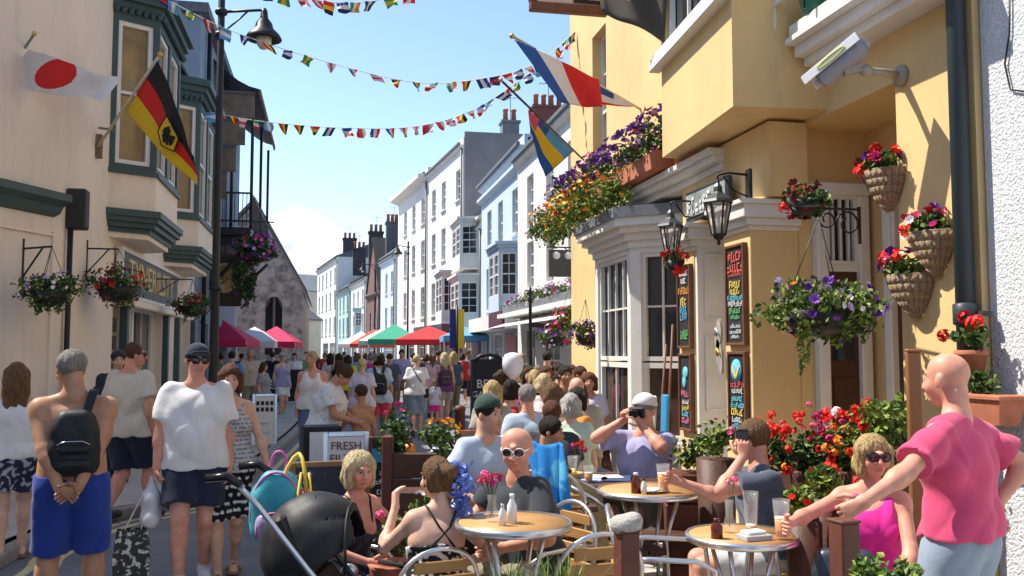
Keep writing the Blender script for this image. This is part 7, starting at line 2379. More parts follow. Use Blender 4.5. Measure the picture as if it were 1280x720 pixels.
# carriage lanterns
def lantern(label, p, wall_y, wall_x):
 t = thing('wall_lantern', label, 'lantern', p, 0, 'black carriage lanterns')
 x, y, z = p
 sides = 6
 ring = lambda r, zz: [(x + r * math.cos(math.pi / 6 + k * math.pi / 3), y + r * math.sin(math.pi / 6 + k * math.pi / 3), z + zz) for k in range(sides)]
 top, bot = ring(.105, .10), ring(.055, -.17)
 fr = MB()
 for a, b in zip(top, bot):
  fr.bar(a, b, .013, .013)
 for rg_ in (top, bot):
  for k in range(sides):
   fr.bar(rg_[k], rg_[(k + 1) % sides], .016, .016)
 fr.build('cage', M_IRON, t)
 g = MB()
 for k in range(sides):
  g.quad(bot[k], bot[(k + 1) % sides], top[(k + 1) % sides], top[k])
 g.build('lantern_glass', mat('lantern_glass', (.86, .82, .72), .12, .1, trans=.75, ior=1.05), t)
 MB().lathe([(.138, .097), (.125, .12), (.06, .17), (.042, .187), (.038, .23), (.017, .26), (.01, .30), (0, .31)], p, 6, smooth=False).build('roof', mat('lantern_roof', (.05, .052, .055), .4, .2), t)
 MB().lathe([(.056, -.17), (.042, -.20), (.013, -.22), (.017, -.245), (0, -.26)], p, 6, smooth=False).build('finial', M_IRON, t)
 MB().lathe([(.012, -.16), (.018, -.08), (.015, 0), (0, .02)], p, 8).build('bulb', mat('bulb_white', (.8, .78, .7), .3, .0), t)
 b = MB().tube([(x, y, z + .30), (x, y, z + .33), (x + .1, y, z + .35), (wall_x, y, z + .34)], .011, 6)
 b.tube([(wall_x, y, z + .15), (x + .14, y, z + .2), (x + .05, y, z + .32)], .009, 6)
 b.build('bracket', M_IRON, t)
 MB().box((wall_x - .01, y, z + .25), (.03, .09, .28), ch=.008).build('back_plate', M_IRON, t)
p_ = P(898, 268, 7.55); lantern('black carriage lantern nearest the doorway, below the name plate', (p_.x, p_.y, p_.z), 0, XP - .02)
p_ = P(839, 296, 8.75); lantern('black carriage lantern by the bay window, above the red petunias', (p_.x, p_.y, p_.z), 0, XW)
# surveillance camera
cc = thing('security_camera', 'white security camera on a grey wall arm under the hood moulding', 'camera', WX(1128, 95, XW))
wb = WX(1128, 95, XW)
jt = WX(1082, 88, XW - .36)
MB().lathe([(.075, 0), (.075, .03), (.04, .05), (.032, .06)], wb, 16, axis=(-1, 0, 0)).build('wall_mount', mat('cam_grey', (.36, .33, .28), .5, .1), cc)
MB().tube([wb + Vector((-.04, 0, 0)), wb.lerp(jt, .5) + Vector((0, 0, .005)), jt], [.034, .026, .024], 10).build('arm', MATS['cam_grey'], cc)
MB().ball(jt, .042, 12, 8).build('joint', MATS['cam_grey'], cc)
c_a, c_b = WX(1078, 58, XW - .42), WX(1022, 104, XW - .60)
dr = (c_b - c_a).normalized()
M_CAMW = mat('cam_white', (.66, .66, .68), .4, .05)
MB().bar(c_a - dr * .02, c_b - dr * .02, .13, .13, ch=.03).build('housing', mat('cam_shade', (.30, .30, .33), .4, .1), cc)
up_ = (Vector((0, 0, 1)) - dr * dr.z).normalized()
MB().bar(c_a + up_ * .072 - dr * .03, c_b + up_ * .072 + dr * .05, .165, .014, ch=.004).build('sun_shield', M_CAMW, cc)
sd_ = dr.cross(up_)
for s_ in (-1, 1):
 MB().bar(c_a + up_ * .04 + sd_ * .085 * s_ - dr * .03, c_b + up_ * .04 + sd_ * .085 * s_ + dr * .05, .010, .06, up=tuple(up_)).build('shield_side', M_CAMW, cc)
ov = MB()
mid = (c_a + c_b) / 2 + up_ * .04
sgn = 1 if (sd_.dot(Vector((0, 0, 0)) - mid) > 0) else -1
rg_ = [mid + sd_ * .093 * sgn + dr * math.cos(a) * .11 + up_ * math.sin(a) * .018 for a in [k / 20 * 2 * math.pi for k in range(20)]]
ov.tube(rg_, .005, 5, closed=True)
ov.build('oval_badge', mat('badge_lime', (.50, .55, .05), .5, .1), cc)
MB().bar(jt + Vector((0, 0, .02)), (c_a + c_b) / 2 - up_ * .06, .05, .05).build('yoke', MATS['cam_grey'], cc)
# ================================================================== baskets and boxes of flowers
M_WICKER = mat('grey_wicker', (.34, .24, .15), .8, .35, 45, .8, 70, stretch=(1, 1, 2.5))
def wall_basket(label, c, r, spec, seed, hh=.28):
 "half cone wicker basket against the wall at XW, c = centre of its rim"
 t = thing('wall_basket', label, 'flower basket', c, 0, 'wicker wall baskets')
 m = MB()
 n, k = 12, 5
 def pt(i, j):
  a = math.pi * (i / n) + math.pi / 2
  f = j / k
  rr = r * (1 - f ** 1.7 * .85)
  return (c[0] + rr * math.cos(a) * 1.05, c[1] + rr * math.sin(a), c[2] - hh * f)
 for i in range(n):
  for j in range(k):
   m.add([pt(i, j), pt(i + 1, j), pt(i + 1, j + 1), pt(i, j + 1)], [(0, 1, 2, 3)], 0, True)
 o = m.build('basket', M_WICKER, t)
 so = o.modifiers.new('s', 'SOLIDIFY'); so.thickness = .012
 for j in (0, 1.3, 2.4):
  MB().tube([pt(i, j) for i in range(n + 1)], .011, 6).build('woven_band', M_WICKER, t)
 cc_ = (c[0] - r * .45, c[1], c[2] + r * .28)
 foliage(t, cc_, (r * .75, r * .95, r * .55), 340, .055, seed, .25, .3)
 flowers(t, cc_, (r * .82, r * 1.05, r * .72), spec, seed, .5, front=(-1, -.3, .3))
 return t
def wb_at(px, py):
 return WX(px, py, XW - .005)
c = wb_at(1113, 215); wall_basket('topmost wicker basket with red geraniums under the hood moulding', c, .17, [('red', 'geranium', .13, 4), ('purple', 'petunia', .085, 3), ('maroon', 'petunia', .08, 4), ('magenta', 'petunia', .08, 3)], 31)
c = wb_at(1172, 292); wall_basket('upper right wicker basket with red and violet petunias nearest the drainpipe', c, .17, [('red', 'petunia', .085, 7), ('magenta', 'petunia', .08, 5), ('purple', 'petunia', .08, 4), ('white', 'petunia', .06, 3)], 32)
c = wb_at(1146, 345); wall_basket('lower wicker basket with a big scarlet geranium left of the drainpipe', c, .18, [('red', 'geranium', .14, 3), ('magenta', 'petunia', .085, 6), ('purple', 'petunia', .08, 5), ('white', 'petunia', .06, 2)], 33)
def hanging_basket(label, c, rad, n, leaf, spec, seed, chain=.5, lime=.45, droop=None, bowl=True, hook=None, joined=False, dark=.2, bm=None):
 t = thing('hanging_basket', label, 'flower basket', c, 0, 'hanging baskets')
 if bowl:
  MB().lathe([(.02, -rad[2] * .9), (rad[0] * .45, -rad[2] * .75), (rad[0] * .7, -rad[2] * .1)], c, 16).build('bowl', bm or M_IRON, t)
 foliage(t, c, rad, n, leaf, seed, lime, dark, droop=droop)
 flowers(t, c, (rad[0] * 1.0, rad[1] * 1.0, rad[2] * 1.02), spec, seed + 1, .25, joined=joined)
 if chain:
  m = MB()
  top = Vector(c) + Vector((0, 0, chain))
  for k in range(3):
   a = k * 2.09 + .4
   m.tube([top, Vector(c) + Vector((math.cos(a) * rad[0] * .6, math.sin(a) * rad[0] * .6, 0))], .004, 4)
  m.build('chains', M_IRON, t)['kind'] = 'stuff'
 return t
c = P(1026, 385, 6.2)
hanging_basket('big hanging basket of violet petunias and lime foliage in front of the pub door', c, (.40, .36, .22), 1500, .06,
 [('purple', 'petunia', .085, 26), ('violet', 'petunia', .08, 12), ('lilac', 'petunia', .075, 9), ('orange', 'petunia', .06, 4), ('white', 'petunia', .05, 8), ('blush', 'petunia', .06, 4)], 41, .62, .55, droop=[(-.22, -.12, .38, 60), (-.18, -.15, .30, 40), (.05, -.2, .16, 30), (.25, -.1, .18, 30)])
c = P(1006, 250, 6.6)
hanging_basket('hanging basket of maroon petunias beside the porch capital', c, (.19, .18, .13), 380, .055, [('maroon', 'petunia', .08, 20), ('red', 'geranium', .10, 2)], 43, 0, .1, dark=.4)
# scroll bracket carrying the big basket
t = thing('scroll_bracket', 'black scrolled iron bracket holding the big hanging basket', 'bracket', WX(1074, 258, XW))
wb = WX(1075, 262, XW); e_ = P(1026, 257, 6.2)
m = MB().bar(wb + Vector((-.01, 0, .02)), wb + Vector((-.01, 0, -.26)), .02, .02).bar(wb, Vector((e_.x, wb.y, wb.z)), .016, .016)
def spiral(c, r, a0, a1, n=18, dec=.55):
 return [c + Vector((-math.cos(a0 + (a1 - a0) * i / n), 0, math.sin(a0 + (a1 - a0) * i / n))) * r * (1 - dec * i / n) for i in range(n + 1)]
m.tube(spiral(wb + Vector((-.10, 0, -.11)), .10, 0, 7.5), .008, 6)
m.tube(spiral(wb + Vector((-.27, 0, -.08)), .07, 0, -7.0), .007, 6)
m.build('scrollwork', M_IRON, t)
MB().bar(Vector((e_.x, wb.y, wb.z)), e_, .012, .012).build('hook', M_IRON, t)
# small red basket under the lantern
c = P(844, 325, 8.6)
hanging_basket('small basket of red and pink petunias under the bay lantern', c, (.13, .12, .13), 180, .05, [('red', 'petunia', .08, 16), ('magenta', 'petunia', .07, 6)], 45, .35, .4)
# trough of petunias on the shelf and over the bay
t = thing('flower_trough', 'long bank of purple petunias and yellow green plants over the bay window', 'window box', (3.4, 10.8, 3.3))
MB().box((3.42, 11.0, 3.72), (.26, 4.1, .2), ch=.01).build('trough', M_POT, t)
rg = random.Random(77)
for k in range(13):
 yy = 8.85 + k * .34
 foliage(t, (3.36, yy, 3.95), (.24, .24, .22), 190, .065, 100 + k, .25, .25)
 cols = [('purple', 'petunia', .085, 13), ('violet', 'petunia', .08, 6), ('lilac', 'petunia', .07, 4)] + ([('pink', 'petunia', .08, 4)] if k in (1, 2, 5) else []) + ([('blush', 'petunia', .08, 3)] if k % 3 == 0 else [])
 flowers(t, (3.33, yy, 4.02), (.24, .24, .22), cols, 130 + k, .7, front=(-1, -.5, .4))
for k in range(10):
 yy = 10.0 + k * .34
 foliage(t, (3.12, yy, 3.52), (.26, .26, .28), 280, .07, 160 + k, .75, .05)
 flowers(t, (3.06, yy, 3.58), (.26, .26, .26), [('orange', 'petunia', .08, 5), ('yellow', 'petunia', .07, 9), ('red', 'petunia', .08, 3 if k % 2 else 5)], 190 + k, .4, front=(-1, -.5, .2), joined=True)
# terracotta pots on the shelf
for k in range(4):
 yy = 8.35 + k * .36
 t = thing('terracotta_pot', ['nearest terracotta pot on the white shelf under the oriel', 'second terracotta pot on the white shelf', 'third terracotta pot on the white shelf', 'farthest terracotta pot on the white shelf, half under petunias'][k], 'flower pot', (3.52, yy, 3.6), 0, 'pots on the shelf')
 MB().lathe([(0, 0), (.085, 0), (.11, .15), (.125, .155), (.125, .195), (.11, .195), (.10, .16), (0, .15)], (3.52, yy, 3.602), 18).build('pot', M_POT, t)
 foliage(t, (3.52, yy, 3.85), (.13, .13, .10), 90, .06, 210 + k, .3, .3)
 flowers(t, (3.5, yy, 3.88), (.13, .13, .10), [('pink' if k % 2 else 'red', 'petunia', .07, 5)], 220 + k, .6)
# pots on the drainpipe and the wall
t = thing('pipe_pot', 'terracotta pot of scarlet geraniums clipped to the drainpipe', 'flower pot', WX(1214, 470, XW))
c = WX(1214, 445, XW - .10)
MB().lathe([(0, -.15), (.06, -.15), (.085, 0), (.095, .002), (.095, .035), (.08, .035), (0, .0)], c, 18).build('pot', M_POT, t)
MB().lathe([(.098, .004), (.104, .012), (.098, .02)], c, 18, caps=False).build('clip', M_POT, t)
foliage(t, c + Vector((0, -.02, .10)), (.10, .10, .09), 120, .065, 240, .2, .3)
sm_ = MB()
for k, (px, py) in enumerate(((1206, 397), (1222, 402), (1180, 420), (1214, 404))):
 q = WX(px, py, XW - .14)
 sm_.tube([c, (c + q) / 2 + Vector((0, 0, .03)), q], .004, 5)
 o = link('flower', bloom_mesh('red', 'geranium', k % 2), t)
 o.location = q - t.location; o.scale = (.105,) * 3
sm_.build('stems', LEAFS[0], t)
t = thing('wall_trough', 'wide terracotta trough low on the wall by the drainpipe', 'flower pot', WX(1236, 510, XW))
c = WX(1236, 510, XW - .12)
m = MB()
for (a, b, z0_, z1_) in ((.16, .085, -.09, .06),):
 top = [(c.x - .09, c.y - .2, c.z + z1_), (c.x + .09, c.y - .2, c.z + z1_), (c.x + .09, c.y + .2, c.z + z1_), (c.x - .09, c.y + .2, c.z + z1_)]
 bt = [(c.x - .065, c.y - .16, c.z + z0_), (c.x + .065, c.y - .16, c.z + z0_), (c.x + .065, c.y + .16, c.z + z0_), (c.x - .065, c.y + .16, c.z + z0_)]
 m.add(bt + top, [(3, 2, 1, 0), (0, 1, 5, 4), (1, 2, 6, 5), (2, 3, 7, 6), (3, 0, 4, 7), (4, 5, 6, 7)])
m.build('trough', M_POT, t)
MB().box((c.x, c.y, c.z + .065), (.205, .43, .03), ch=.006).build('rim', M_POT, t)
foliage(t, c + Vector((0, .05, .14)), (.09, .14, .08), 130, .06, 250, .2, .4)
# green planters above the hood moulding
for k in range(3):
 q = WX(1080 + k * 22, 12 - k * 18, XW - .30)
 t = thing('green_planter', ['green planter hooked on the rail above the security camera', 'second green planter above the hood moulding', 'third green planter above the hood moulding'][k], 'planter', (XW - .28, 6.28 - k * .42, 4.31), 0, 'green planters on the rail')
 yy = 6.28 - k * .42
 MB().lathe([(0, 0), (.12, 0), (.17, .2), (.18, .22), (.16, .22), (0, .18)], (XW - .24, yy, 4.31), 16, sy=1.15).build('bowl', mat('planter_green', (.03, .16, .11), .4, .1), t)
 foliage(t, (XW - .24, yy, 4.6), (.17, .2, .12), 130, .06, 260 + k, .3, .3)
 flowers(t, (XW - .24, yy, 4.62), (.18, .2, .14), [('pink', 'petunia', .08, 6), ('yellow', 'petunia', .07, 4)], 270 + k)
t = thing('window_rail', 'white metal rail with thin black stays in front of the upper window', 'rail', (XW - .4, 6.2, 4.3))
MB().bar((XW - .42, 6.72, 4.50), (XW - .42, 5.0, 4.50), .03, .03).build('rail', M_PUBW, t)
for yy in (6.66, 6.2, 5.7, 5.2):
 MB().bar((XW - .42, yy, 4.3), (XW - .42, yy, 4.5), .018).bar((XW - .42, yy, 4.48), (XW, yy, 4.2), .012).build('stay', M_IRON if yy != 6.66 else M_PUBW, t)
# flowers far along the pub wall
c = P(732, 417, 13.4)
hanging_basket('round basket of violet blue lobelia and lime leaves at the far corner of the pub', c, (.22, .22, .2), 420, .06, [('purple', 'p', .06, 90), ('violet', 'p', .06, 60)], 281, .5, .6, joined=True)
c = P(712, 400, 16.0)
hanging_basket('basket of red and magenta flowers beyond the pub corner', c, (.30, .28, .22), 420, .07, [('red', 'p', .12, 34), ('magenta', 'p', .12, 16)], 283, .6, .5, joined=True)
c = P(694, 420, 18.5)
hanging_basket('basket of mixed mauve flowers by the white house shop', c, (.34, .3, .26), 420, .07, [('magenta', 'p', .12, 20), ('purple', 'p', .12, 20), ('white', 'p', .1, 10)], 285, .6, .3, joined=True)
# ================================================================== hanging signs at the top
t = thing('hanging_pub_sign', 'brown framed hanging pub sign cut off by the top of the picture', 'sign', (2.9, 9.8, 6.2))
def at_y(px, py, Y):
 return WY(px, py, Y)
YS = 9.6
a0, a1 = at_y(664, 14, YS), at_y(757, 20, YS)
zb = (a0.z + a1.z) / 2
MB().box(((a0.x + a1.x) / 2, YS, zb + .56), (a1.x - a0.x - .04, .05, 1.02)).build('panel', mat('sign_blush', (.62, .45, .38), .6, .1, 4), t)
for z_ in (zb + .05, zb + 1.1):
 MB().box(((a0.x + a1.x) / 2, YS, z_), (a1.x - a0.x + .04, .10, .1), ch=.012).build('rail', M_BRN, t)
for x_ in (a0.x + .02, a1.x - .02):
 MB().box((x_, YS, zb + .575), (.09, .098, .95), ch=.012).build('stile', M_BRN, t)
MB().box(((a0.x + a1.x) / 2 + .22, YS - .03, zb + .20), (.34, .012, .17)).build('name_band', M_CHALK, t)
lettering('FILE', .15, frame_M(((a0.x + a1.x) / 2 + .22, YS - .038, zb + .2), (1, 0, 0), (0, 0, 1)), M_GILT, t, .004)
MB().bar((a0.x, YS, zb + 1.3), (XW, YS, zb + 1.3), .04).bar((a0.x + .2, YS, zb + 1.3), (a0.x + .2, YS, zb + 1.1), .02).build('bracket', M_IRON, t)
t = thing('black_flag', 'dark banner flag with a white crest hanging beside the oriel window', 'flag', (3.2, 9.3, 5.8))
m = MB()
A4 = [P(752, 14, 9.2), P(832, 52, 8.9), P(838, -60, 8.9), P(742, -70, 9.3)]
NU = 12
def bf(u, v):
 q = A4[0].lerp(A4[1], u).lerp(A4[3].lerp(A4[2], u), v)
 return q + Vector((.02 * math.sin(u * 9 + v * 2), .05 * math.sin(u * 8 + v * 3), 0))
m.grid(bf, NU, NU)
o = m.build('cloth', mat('flag_dark', (.075, .062, .048), .8, .1, 4), t)
so = o.modifiers.new('s', 'SOLIDIFY'); so.thickness = .004
cr = MB()
rg = random.Random(8)
for k in range(16):
 q = bf(.48 + rg.gauss(0, .05), .36 + rg.gauss(0, .06)) + Vector((0, -.02, 0))
 cr.ball(q, (.035, .008, .03), 8, 4)
o = cr.build('crest', mat('crest_white', (.7, .7, .7), .7, .2, 20), t); o['kind'] = 'stuff'
MB().tube([P(838, -60, 8.9), WX(850, -70, 3.3)], .015, 6).build('pole', M_IRON, t)
# ================================================================== flags and bunting
FC = {k: mat('flag_' + k, v, .75, .06, 6) for k, v in dict(red=(.62, .02, .02), blue=(.02, .09, .32), white=(.68, .68, .70), black=(.016, .016, .018), yellow=(.72, .48, .02), green=(.03, .30, .10), sky=(.10, .32, .60), orange=(.72, .26, .03), rose=(.62, .08, .16), navy=(.02, .035, .16)).items()}
def cloth_flag(t, corners, colour, cols, nu=24, nv=16, wave=.05, nm='cloth', sag=.0, wdir=None, fr=8.0):
 "corners: hoist top, fly top, fly bottom, hoist bottom. colour(u,v) -> index into cols"
 a, b, c, d = [Vector(p) for p in corners]
 nrm = (b - a).cross(d - a).normalized() if wdir is None else Vector(wdir)
 def pt(u, v):
  q = a.lerp(b, u).lerp(d.lerp(c, u), v)
  w_ = (math.sin(u * fr + v * 2.2) + .5 * math.sin(u * fr * 1.9 - v * 3)) * wave * (.15 + u)
  return q + nrm * w_ + Vector((0, 0, -sag * math.sin(math.pi * u) * (1 - .4 * v)))
 m = MB()
 m.grid(pt, nu, nv, colour)
 o = m.build(nm, [FC[k] for k in cols], t)
 so = o.modifiers.new('s', 'SOLIDIFY'); so.thickness = .003
 return pt, nrm
M_POLE = mat('pole_cream', (.55, .48, .36), .5, .1, 6)
M_GOLD = mat('gilt_ball', (.55, .38, .12), .35, .1, metal=.6)
def pole(t, a, b, r=.018, ball=True, m=None):
 MB().tube([a, b], r, 10).build('pole', m or M_POLE, t)
 if ball:
  MB().ball(b, r * 1.9, 10, 6).build('finial', M_GOLD, t)
# red disc on white
t = thing('red_disc_flag', 'white flag with a red disc flying at the top left', 'flag', P(8, 110, 11.0))
pole(t, P(-14, 128, 11.3), P(43, 42, 10.6), .016, True, mat('pole_grey', (.20, .19, .18), .5, .1))
jc = [P(36, 62, 10.6), P(148, 98, 10.3), P(128, 128, 10.3), P(0, 105, 11.1)]
cloth_flag(t, jc, lambda u, v: 1 if ((u - .43) / .20) ** 2 + ((v - .40) / .46) ** 2 < 1 else 0, ['white', 'red'], 96, 64, .05, fr=7)
# black red gold with a shield
t = thing('black_red_gold_flag', 'black, red and gold flag with an eagle shield on a pole by the bay', 'flag', P(150, 150, 12.6))
pole(t, P(122, 184, 13.0), P(200, 68, 12.0), .02)
gc = [P(197, 76, 12.05), P(246, 196, 11.9), P(240, 232, 11.9), P(157, 138, 12.6)]
pt, nr = cloth_flag(t, gc, lambda u, v: 0 if v < .34 else (1 if v < .67 else 2), ['black', 'red', 'yellow'], 26, 24, .05, fr=6)
sh_ = MB(); eg = MB(); bd = MB()
def on_flag(u, v, o=.02):
 return pt(u, v) - nr * o * (1 if nr.dot(Vector((0, -1, 0))) < 0 else -1)
sp = [(.48, .22), (.48, .62), (.60, .76), (.74, .60), (.74, .22)]
def shp(f, o):
 c0 = (.61, .45)
 return [on_flag(c0[0] + (a - c0[0]) * f, c0[1] + (b - c0[1]) * f, o) for a, b in sp]
bd.add(shp(1, .05), [tuple(range(5))]); bd.build('shield', FC['yellow'], t)
sh_.add(shp(.9, .058), [tuple(range(5))]); sh_.build('shield_field', FC['yellow'], t)
for k in range(5):
 bd2 = MB().bar(shp(1, .056)[k], shp(1, .056)[(k + 1) % 5], .012, .012).build('shield_border', FC['black'], t)
for (u0, v0, u1, v1, w_) in ((.55, .44, .70, .44, .07), (.56, .42, .60, .28, .05), (.58, .44, .62, .30, .04), (.57, .50, .62, .62, .05), (.60, .46, .66, .60, .04), (.64, .44, .69, .54, .03), (.64, .42, .70, .30, .04)):
 eg.bar(on_flag(u0, v0, .066), on_flag(u1, v1, .066), w_, .008, up=tuple(nr))
eg.build('eagle', FC['black'], t)['kind'] = 'stuff'
t2 = MB().box(P(124, 183, 13.05), (.08, .1, .34)).bar(P(124, 160, 13.05), P(142, 162, 12.9), .03).build('pole_bracket', mat('bracket_rust', (.20, .13, .09), .7, .3, 9), t)
# tricolours on the pub
t = thing('tricolour_flag', 'blue, white and red flag with a second flag caught behind it, on a pub pole', 'flag', P(715, 95, 10.0))
pole(t, WX(800, 136, XW), P(640, 45, 9.6), .016)
fcn = [P(643, 50, 9.6), P(764, 106, 10.3), P(757, 137, 10.2), P(690, 128, 9.9)]
def tri(u, v):
 return 0 if u + .0 * v < .26 else (1 if u < .58 else 2)
cloth_flag(t, [P(643, 50, 9.6), P(750, 98, 10.2), P(750, 136, 10.2), P(700, 128, 9.7)], lambda u, v: 0 if u < .24 else (1 if u < .52 else 2), ['blue', 'white', 'red'], 30, 18, .05, fr=6, wdir=(0, -1, 0))
cloth_flag(t, [P(727, 96, 10.25), P(791, 130, 10.6), P(790, 134, 10.6), P(728, 128, 10.2)], lambda u, v: 0 if v < .45 and u < .62 else (1 if v < .86 else 2), ['blue', 'white', 'red'], 16, 14, .02, fr=5, wdir=(0, -1, 0))
t = thing('blue_yellow_flag', 'blue and yellow striped flag with a red corner hanging below the tricolour', 'flag', P(670, 160, 10.5))
pole(t, WX(745, 215, XW), P(626, 100, 10.2), .014, True, mat('pole_dark', (.06, .045, .035), .5, .1))
cloth_flag(t, [P(660, 138, 10.4), P(718, 188, 10.9), P(680, 222, 10.8), P(662, 158, 10.45)], lambda u, v: 0 if (u < .22 and v < .62) else (1 if .34 < v < .72 else (3 if (v < .3 and u > .45) else 2)), ['rose', 'yellow', 'blue', 'sky'], 22, 22, .04, fr=6, wdir=(0, -1, 0))
# bunting
PATS = [('red', 'white', 'red'), ('blue', 'white', 'red'), ('green', 'white', 'red'), ('black', 'yellow', 'red'), ('red', 'yellow', 'black'), ('navy', 'white', 'navy'), ('blue', 'yellow', 'blue'), ('white', 'red', 'white'), ('green', 'white', 'orange'), ('white', 'rose', 'white'), ('navy', 'red', 'navy'), ('sky', 'white', 'sky'), ('red', 'rose', 'white'), ('green', 'yellow', 'green')]
def bunting(label, pts, n, sz, seed, skip=0):
 "pts: world points the cord passes; flags hang from it as separate little cloths"
 t = thing('bunting', label, 'bunting', pts[0], 0, 'strings of flags across the street')
 rg = random.Random(seed)
 K = []
 n0 = len(pts)
 for i in range(n0 - 1):
  p0, p1, p2, p3 = [Vector(pts[min(max(i + j, 0), n0 - 1)]) for j in (-1, 0, 1, 2)]
  for s_ in range(12):
   u = s_ / 12
   K.append(.5 * ((2 * p1) + (p2 - p0) * u + (2 * p0 - 5 * p1 + 4 * p2 - p3) * u * u + (3 * p1 - p0 - 3 * p2 + p3) * u ** 3))
 K.append(Vector(pts[-1]))
 MB().tube(K, .006, 4).build('cord', M_PAPER, t)
 for i in range(n):
  f = (i + .5) / n * (len(K) - 1)
  j = min(int(f), len(K) - 2)
  a = K[j].lerp(K[j + 1], f - j)
  d_ = (K[j + 1] - K[j]).normalized()
  tw_ = rg.gauss(0, .7)
  sw = rg.gauss(.15, .35)
  dn = (Vector((0, 0, -1)) + d_ * sw + Vector((0, math.sin(tw_), 0)) * .5).normalized()
  si = (d_ + Vector((0, math.sin(tw_) * .8, 0))).normalized()
  w_, h_ = sz * rg.uniform(.85, 1.1), sz * rg.uniform(.8, 1.05)
  pa = PATS[rg.randrange(len(PATS))]
  m = MB()
  nn = si.cross(dn)
  vert = rg.random() < .5
  tri_ = rg.random() < .35
  NB = 6
  for q in range(3):
   for r_ in range(NB):
    def pp(u, v):
     uu = (u - .5) * (1 - (.75 * v if tri_ else 0))
     return a + si * uu * w_ + dn * v * h_ + nn * .03 * math.sin(u * 4 + v * 5 + i) * (.3 + v)
    if vert:
     m.quad(pp(q / 3, r_ / NB), pp((q + 1) / 3, r_ / NB), pp((q + 1) / 3, (r_ + 1) / NB), pp(q / 3, (r_ + 1) / NB), q)
    else:
     m.quad(pp(r_ / NB, q / 3), pp((r_ + 1) / NB, q / 3), pp((r_ + 1) / NB, (q + 1) / 3), pp(r_ / NB, (q + 1) / 3), q)
  m.build('pennant', [FC[k] for k in pa], t)
bunting('long upper string of flags sagging from the left eaves to the pub', [P(195, -8, 13), P(283, 36, 13.2), P(400, 75, 13.6), P(520, 103, 14), P(610, 97, 14.2), P(672, 78, 14.4), P(718, 40, 14.6)], 27, .165, 3)
bunting('lower string of flags sagging from the street lamp towards the pub', [P(262, 140, 15.5), P(330, 152, 16), P(430, 160, 16.5), P(520, 158, 17), P(590, 138, 17), P(650, 100, 16.8), P(716, 52, 15.2)], 31, .19, 5)
bunting('topmost string of flags just entering the top of the picture', [P(290, -22, 12), P(380, -2, 12.2), P(460, 2, 12.4), P(560, -22, 12.6)], 14, .165, 8)
# ================================================================== market tents, boards, barrier, posts
TENTC = {k: mat('tent_' + k, v, .7, .05, 3) for k, v in dict(red=(.62, .03, .03), crimson=(.55, .02, .09), white=(.66, .67, .68), green=(.04, .32, .20), orange=(.66, .08, .03), blue=(.10, .30, .50)).items()}
def tent(label, px, d, w_, zt, ze, colr, dep=3.0, valance=.22):
 c = gp(px, d)
 t = thing('market_tent', label, 'tent', c, R(-4), 'market tents')
 h = w_ / 2
 m = MB().add([(-h, -dep / 2, ze), (h, -dep / 2, ze), (h, dep / 2, ze), (-h, dep / 2, ze), (0, 0, zt)], [(0, 1, 4), (1, 2, 4), (2, 3, 4), (3, 0, 4)])
 m.build('roof', TENTC[colr], t, world=False)
 v = MB()
 n = 12
 for (a, b) in (((-h, -dep / 2), (h, -dep / 2)), ((h, -dep / 2), (h, dep / 2)), ((h, dep / 2), (-h, dep / 2)), ((-h, dep / 2), (-h, -dep / 2))):
  v.quad((a[0], a[1], ze), (b[0], b[1], ze), (b[0] * 1.01, b[1] * 1.01, ze - valance), (a[0] * 1.01, a[1] * 1.01, ze - valance))
 v.build('valance', TENTC[colr], t, world=False)
 for x in (-h, h):
  for y in (-dep / 2, dep / 2):
   MB().box((x * .98, y * .98, ze / 2), (.05, .05, ze)).build('leg', M_ALU, t, world=False)
tent('bright red market tent in the middle of the street', 536, 40, 2.9, 2.85, 2.25, 'red')
tent('green topped market tent behind the red one', 493, 47, 2.6, 3.15, 2.35, 'green')
tent('white market tent left of the green one', 478, 49, 2.4, 3.0, 2.3, 'white')
tent('orange red market tent in the middle row', 467, 54, 2.6, 3.05, 2.2, 'orange')
tent('farthest white market tent on the right of the street', 451, 57, 2.6, 3.0, 2.2, 'white')
tent('crimson market tent nearest the lamp post on the left', 278, 29.5, 1.9, 2.75, 2.1, 'crimson')
tent('white market tent between the two crimson tents', 318, 34, 1.8, 2.65, 2.1, 'white')
tent('second crimson market tent before the stone church', 345, 35, 1.7, 2.7, 2.1, 'crimson')
tent('pale blue and white awning stall by the tall white building', 580, 37, 1.8, 2.75, 2.35, 'blue')
# black windbreak
wb0 = G(345, 508)
t = thing('windbreak', 'black cloth windbreak with a white wave mark and grey feet', 'barrier', (wb0.x, wb0.y, 0), 0)
MB().box((0, 0, .66), (1.75, .03, 1.0), ch=.006).build('cloth', M_NYL, t, world=False)
for s_ in (-1, 1):
 MB().box((s_ * .9, 0, .58), (.045, .045, 1.16), ch=.005).build('post', M_ALU, t, world=False)
 MB().box((s_ * .9, 0, .02), (.08, .55, .035), ch=.006).build('foot', M_ALU, t, world=False)
for k in range(3):
 mm = MB()
 pts = [(-.55 + k * .12 + i * .09, -.025, .62 + k * .10 + .06 * math.sin(i * .9 + k)) for i in range(8)]
 for a, b in zip(pts[:-1], pts[1:]):
  mm.bar(a, b, .035, .006, up=(0, 1, 0))
 mm.build('wave_mark', M_PAPER, t, world=False)
t = thing('windbreak', 'second black windbreak panel behind the first', 'barrier', (wb0.x + 1.7, wb0.y + 2.4, 0), R(8))
MB().box((0, 0, .66), (1.5, .03, 1.0), ch=.006).build('cloth', M_NYL, t, world=False)
for s_ in (-1, 1):
 MB().box((s_ * .78, 0, .58), (.045, .045, 1.16), ch=.005).build('post', M_ALU, t, world=False)
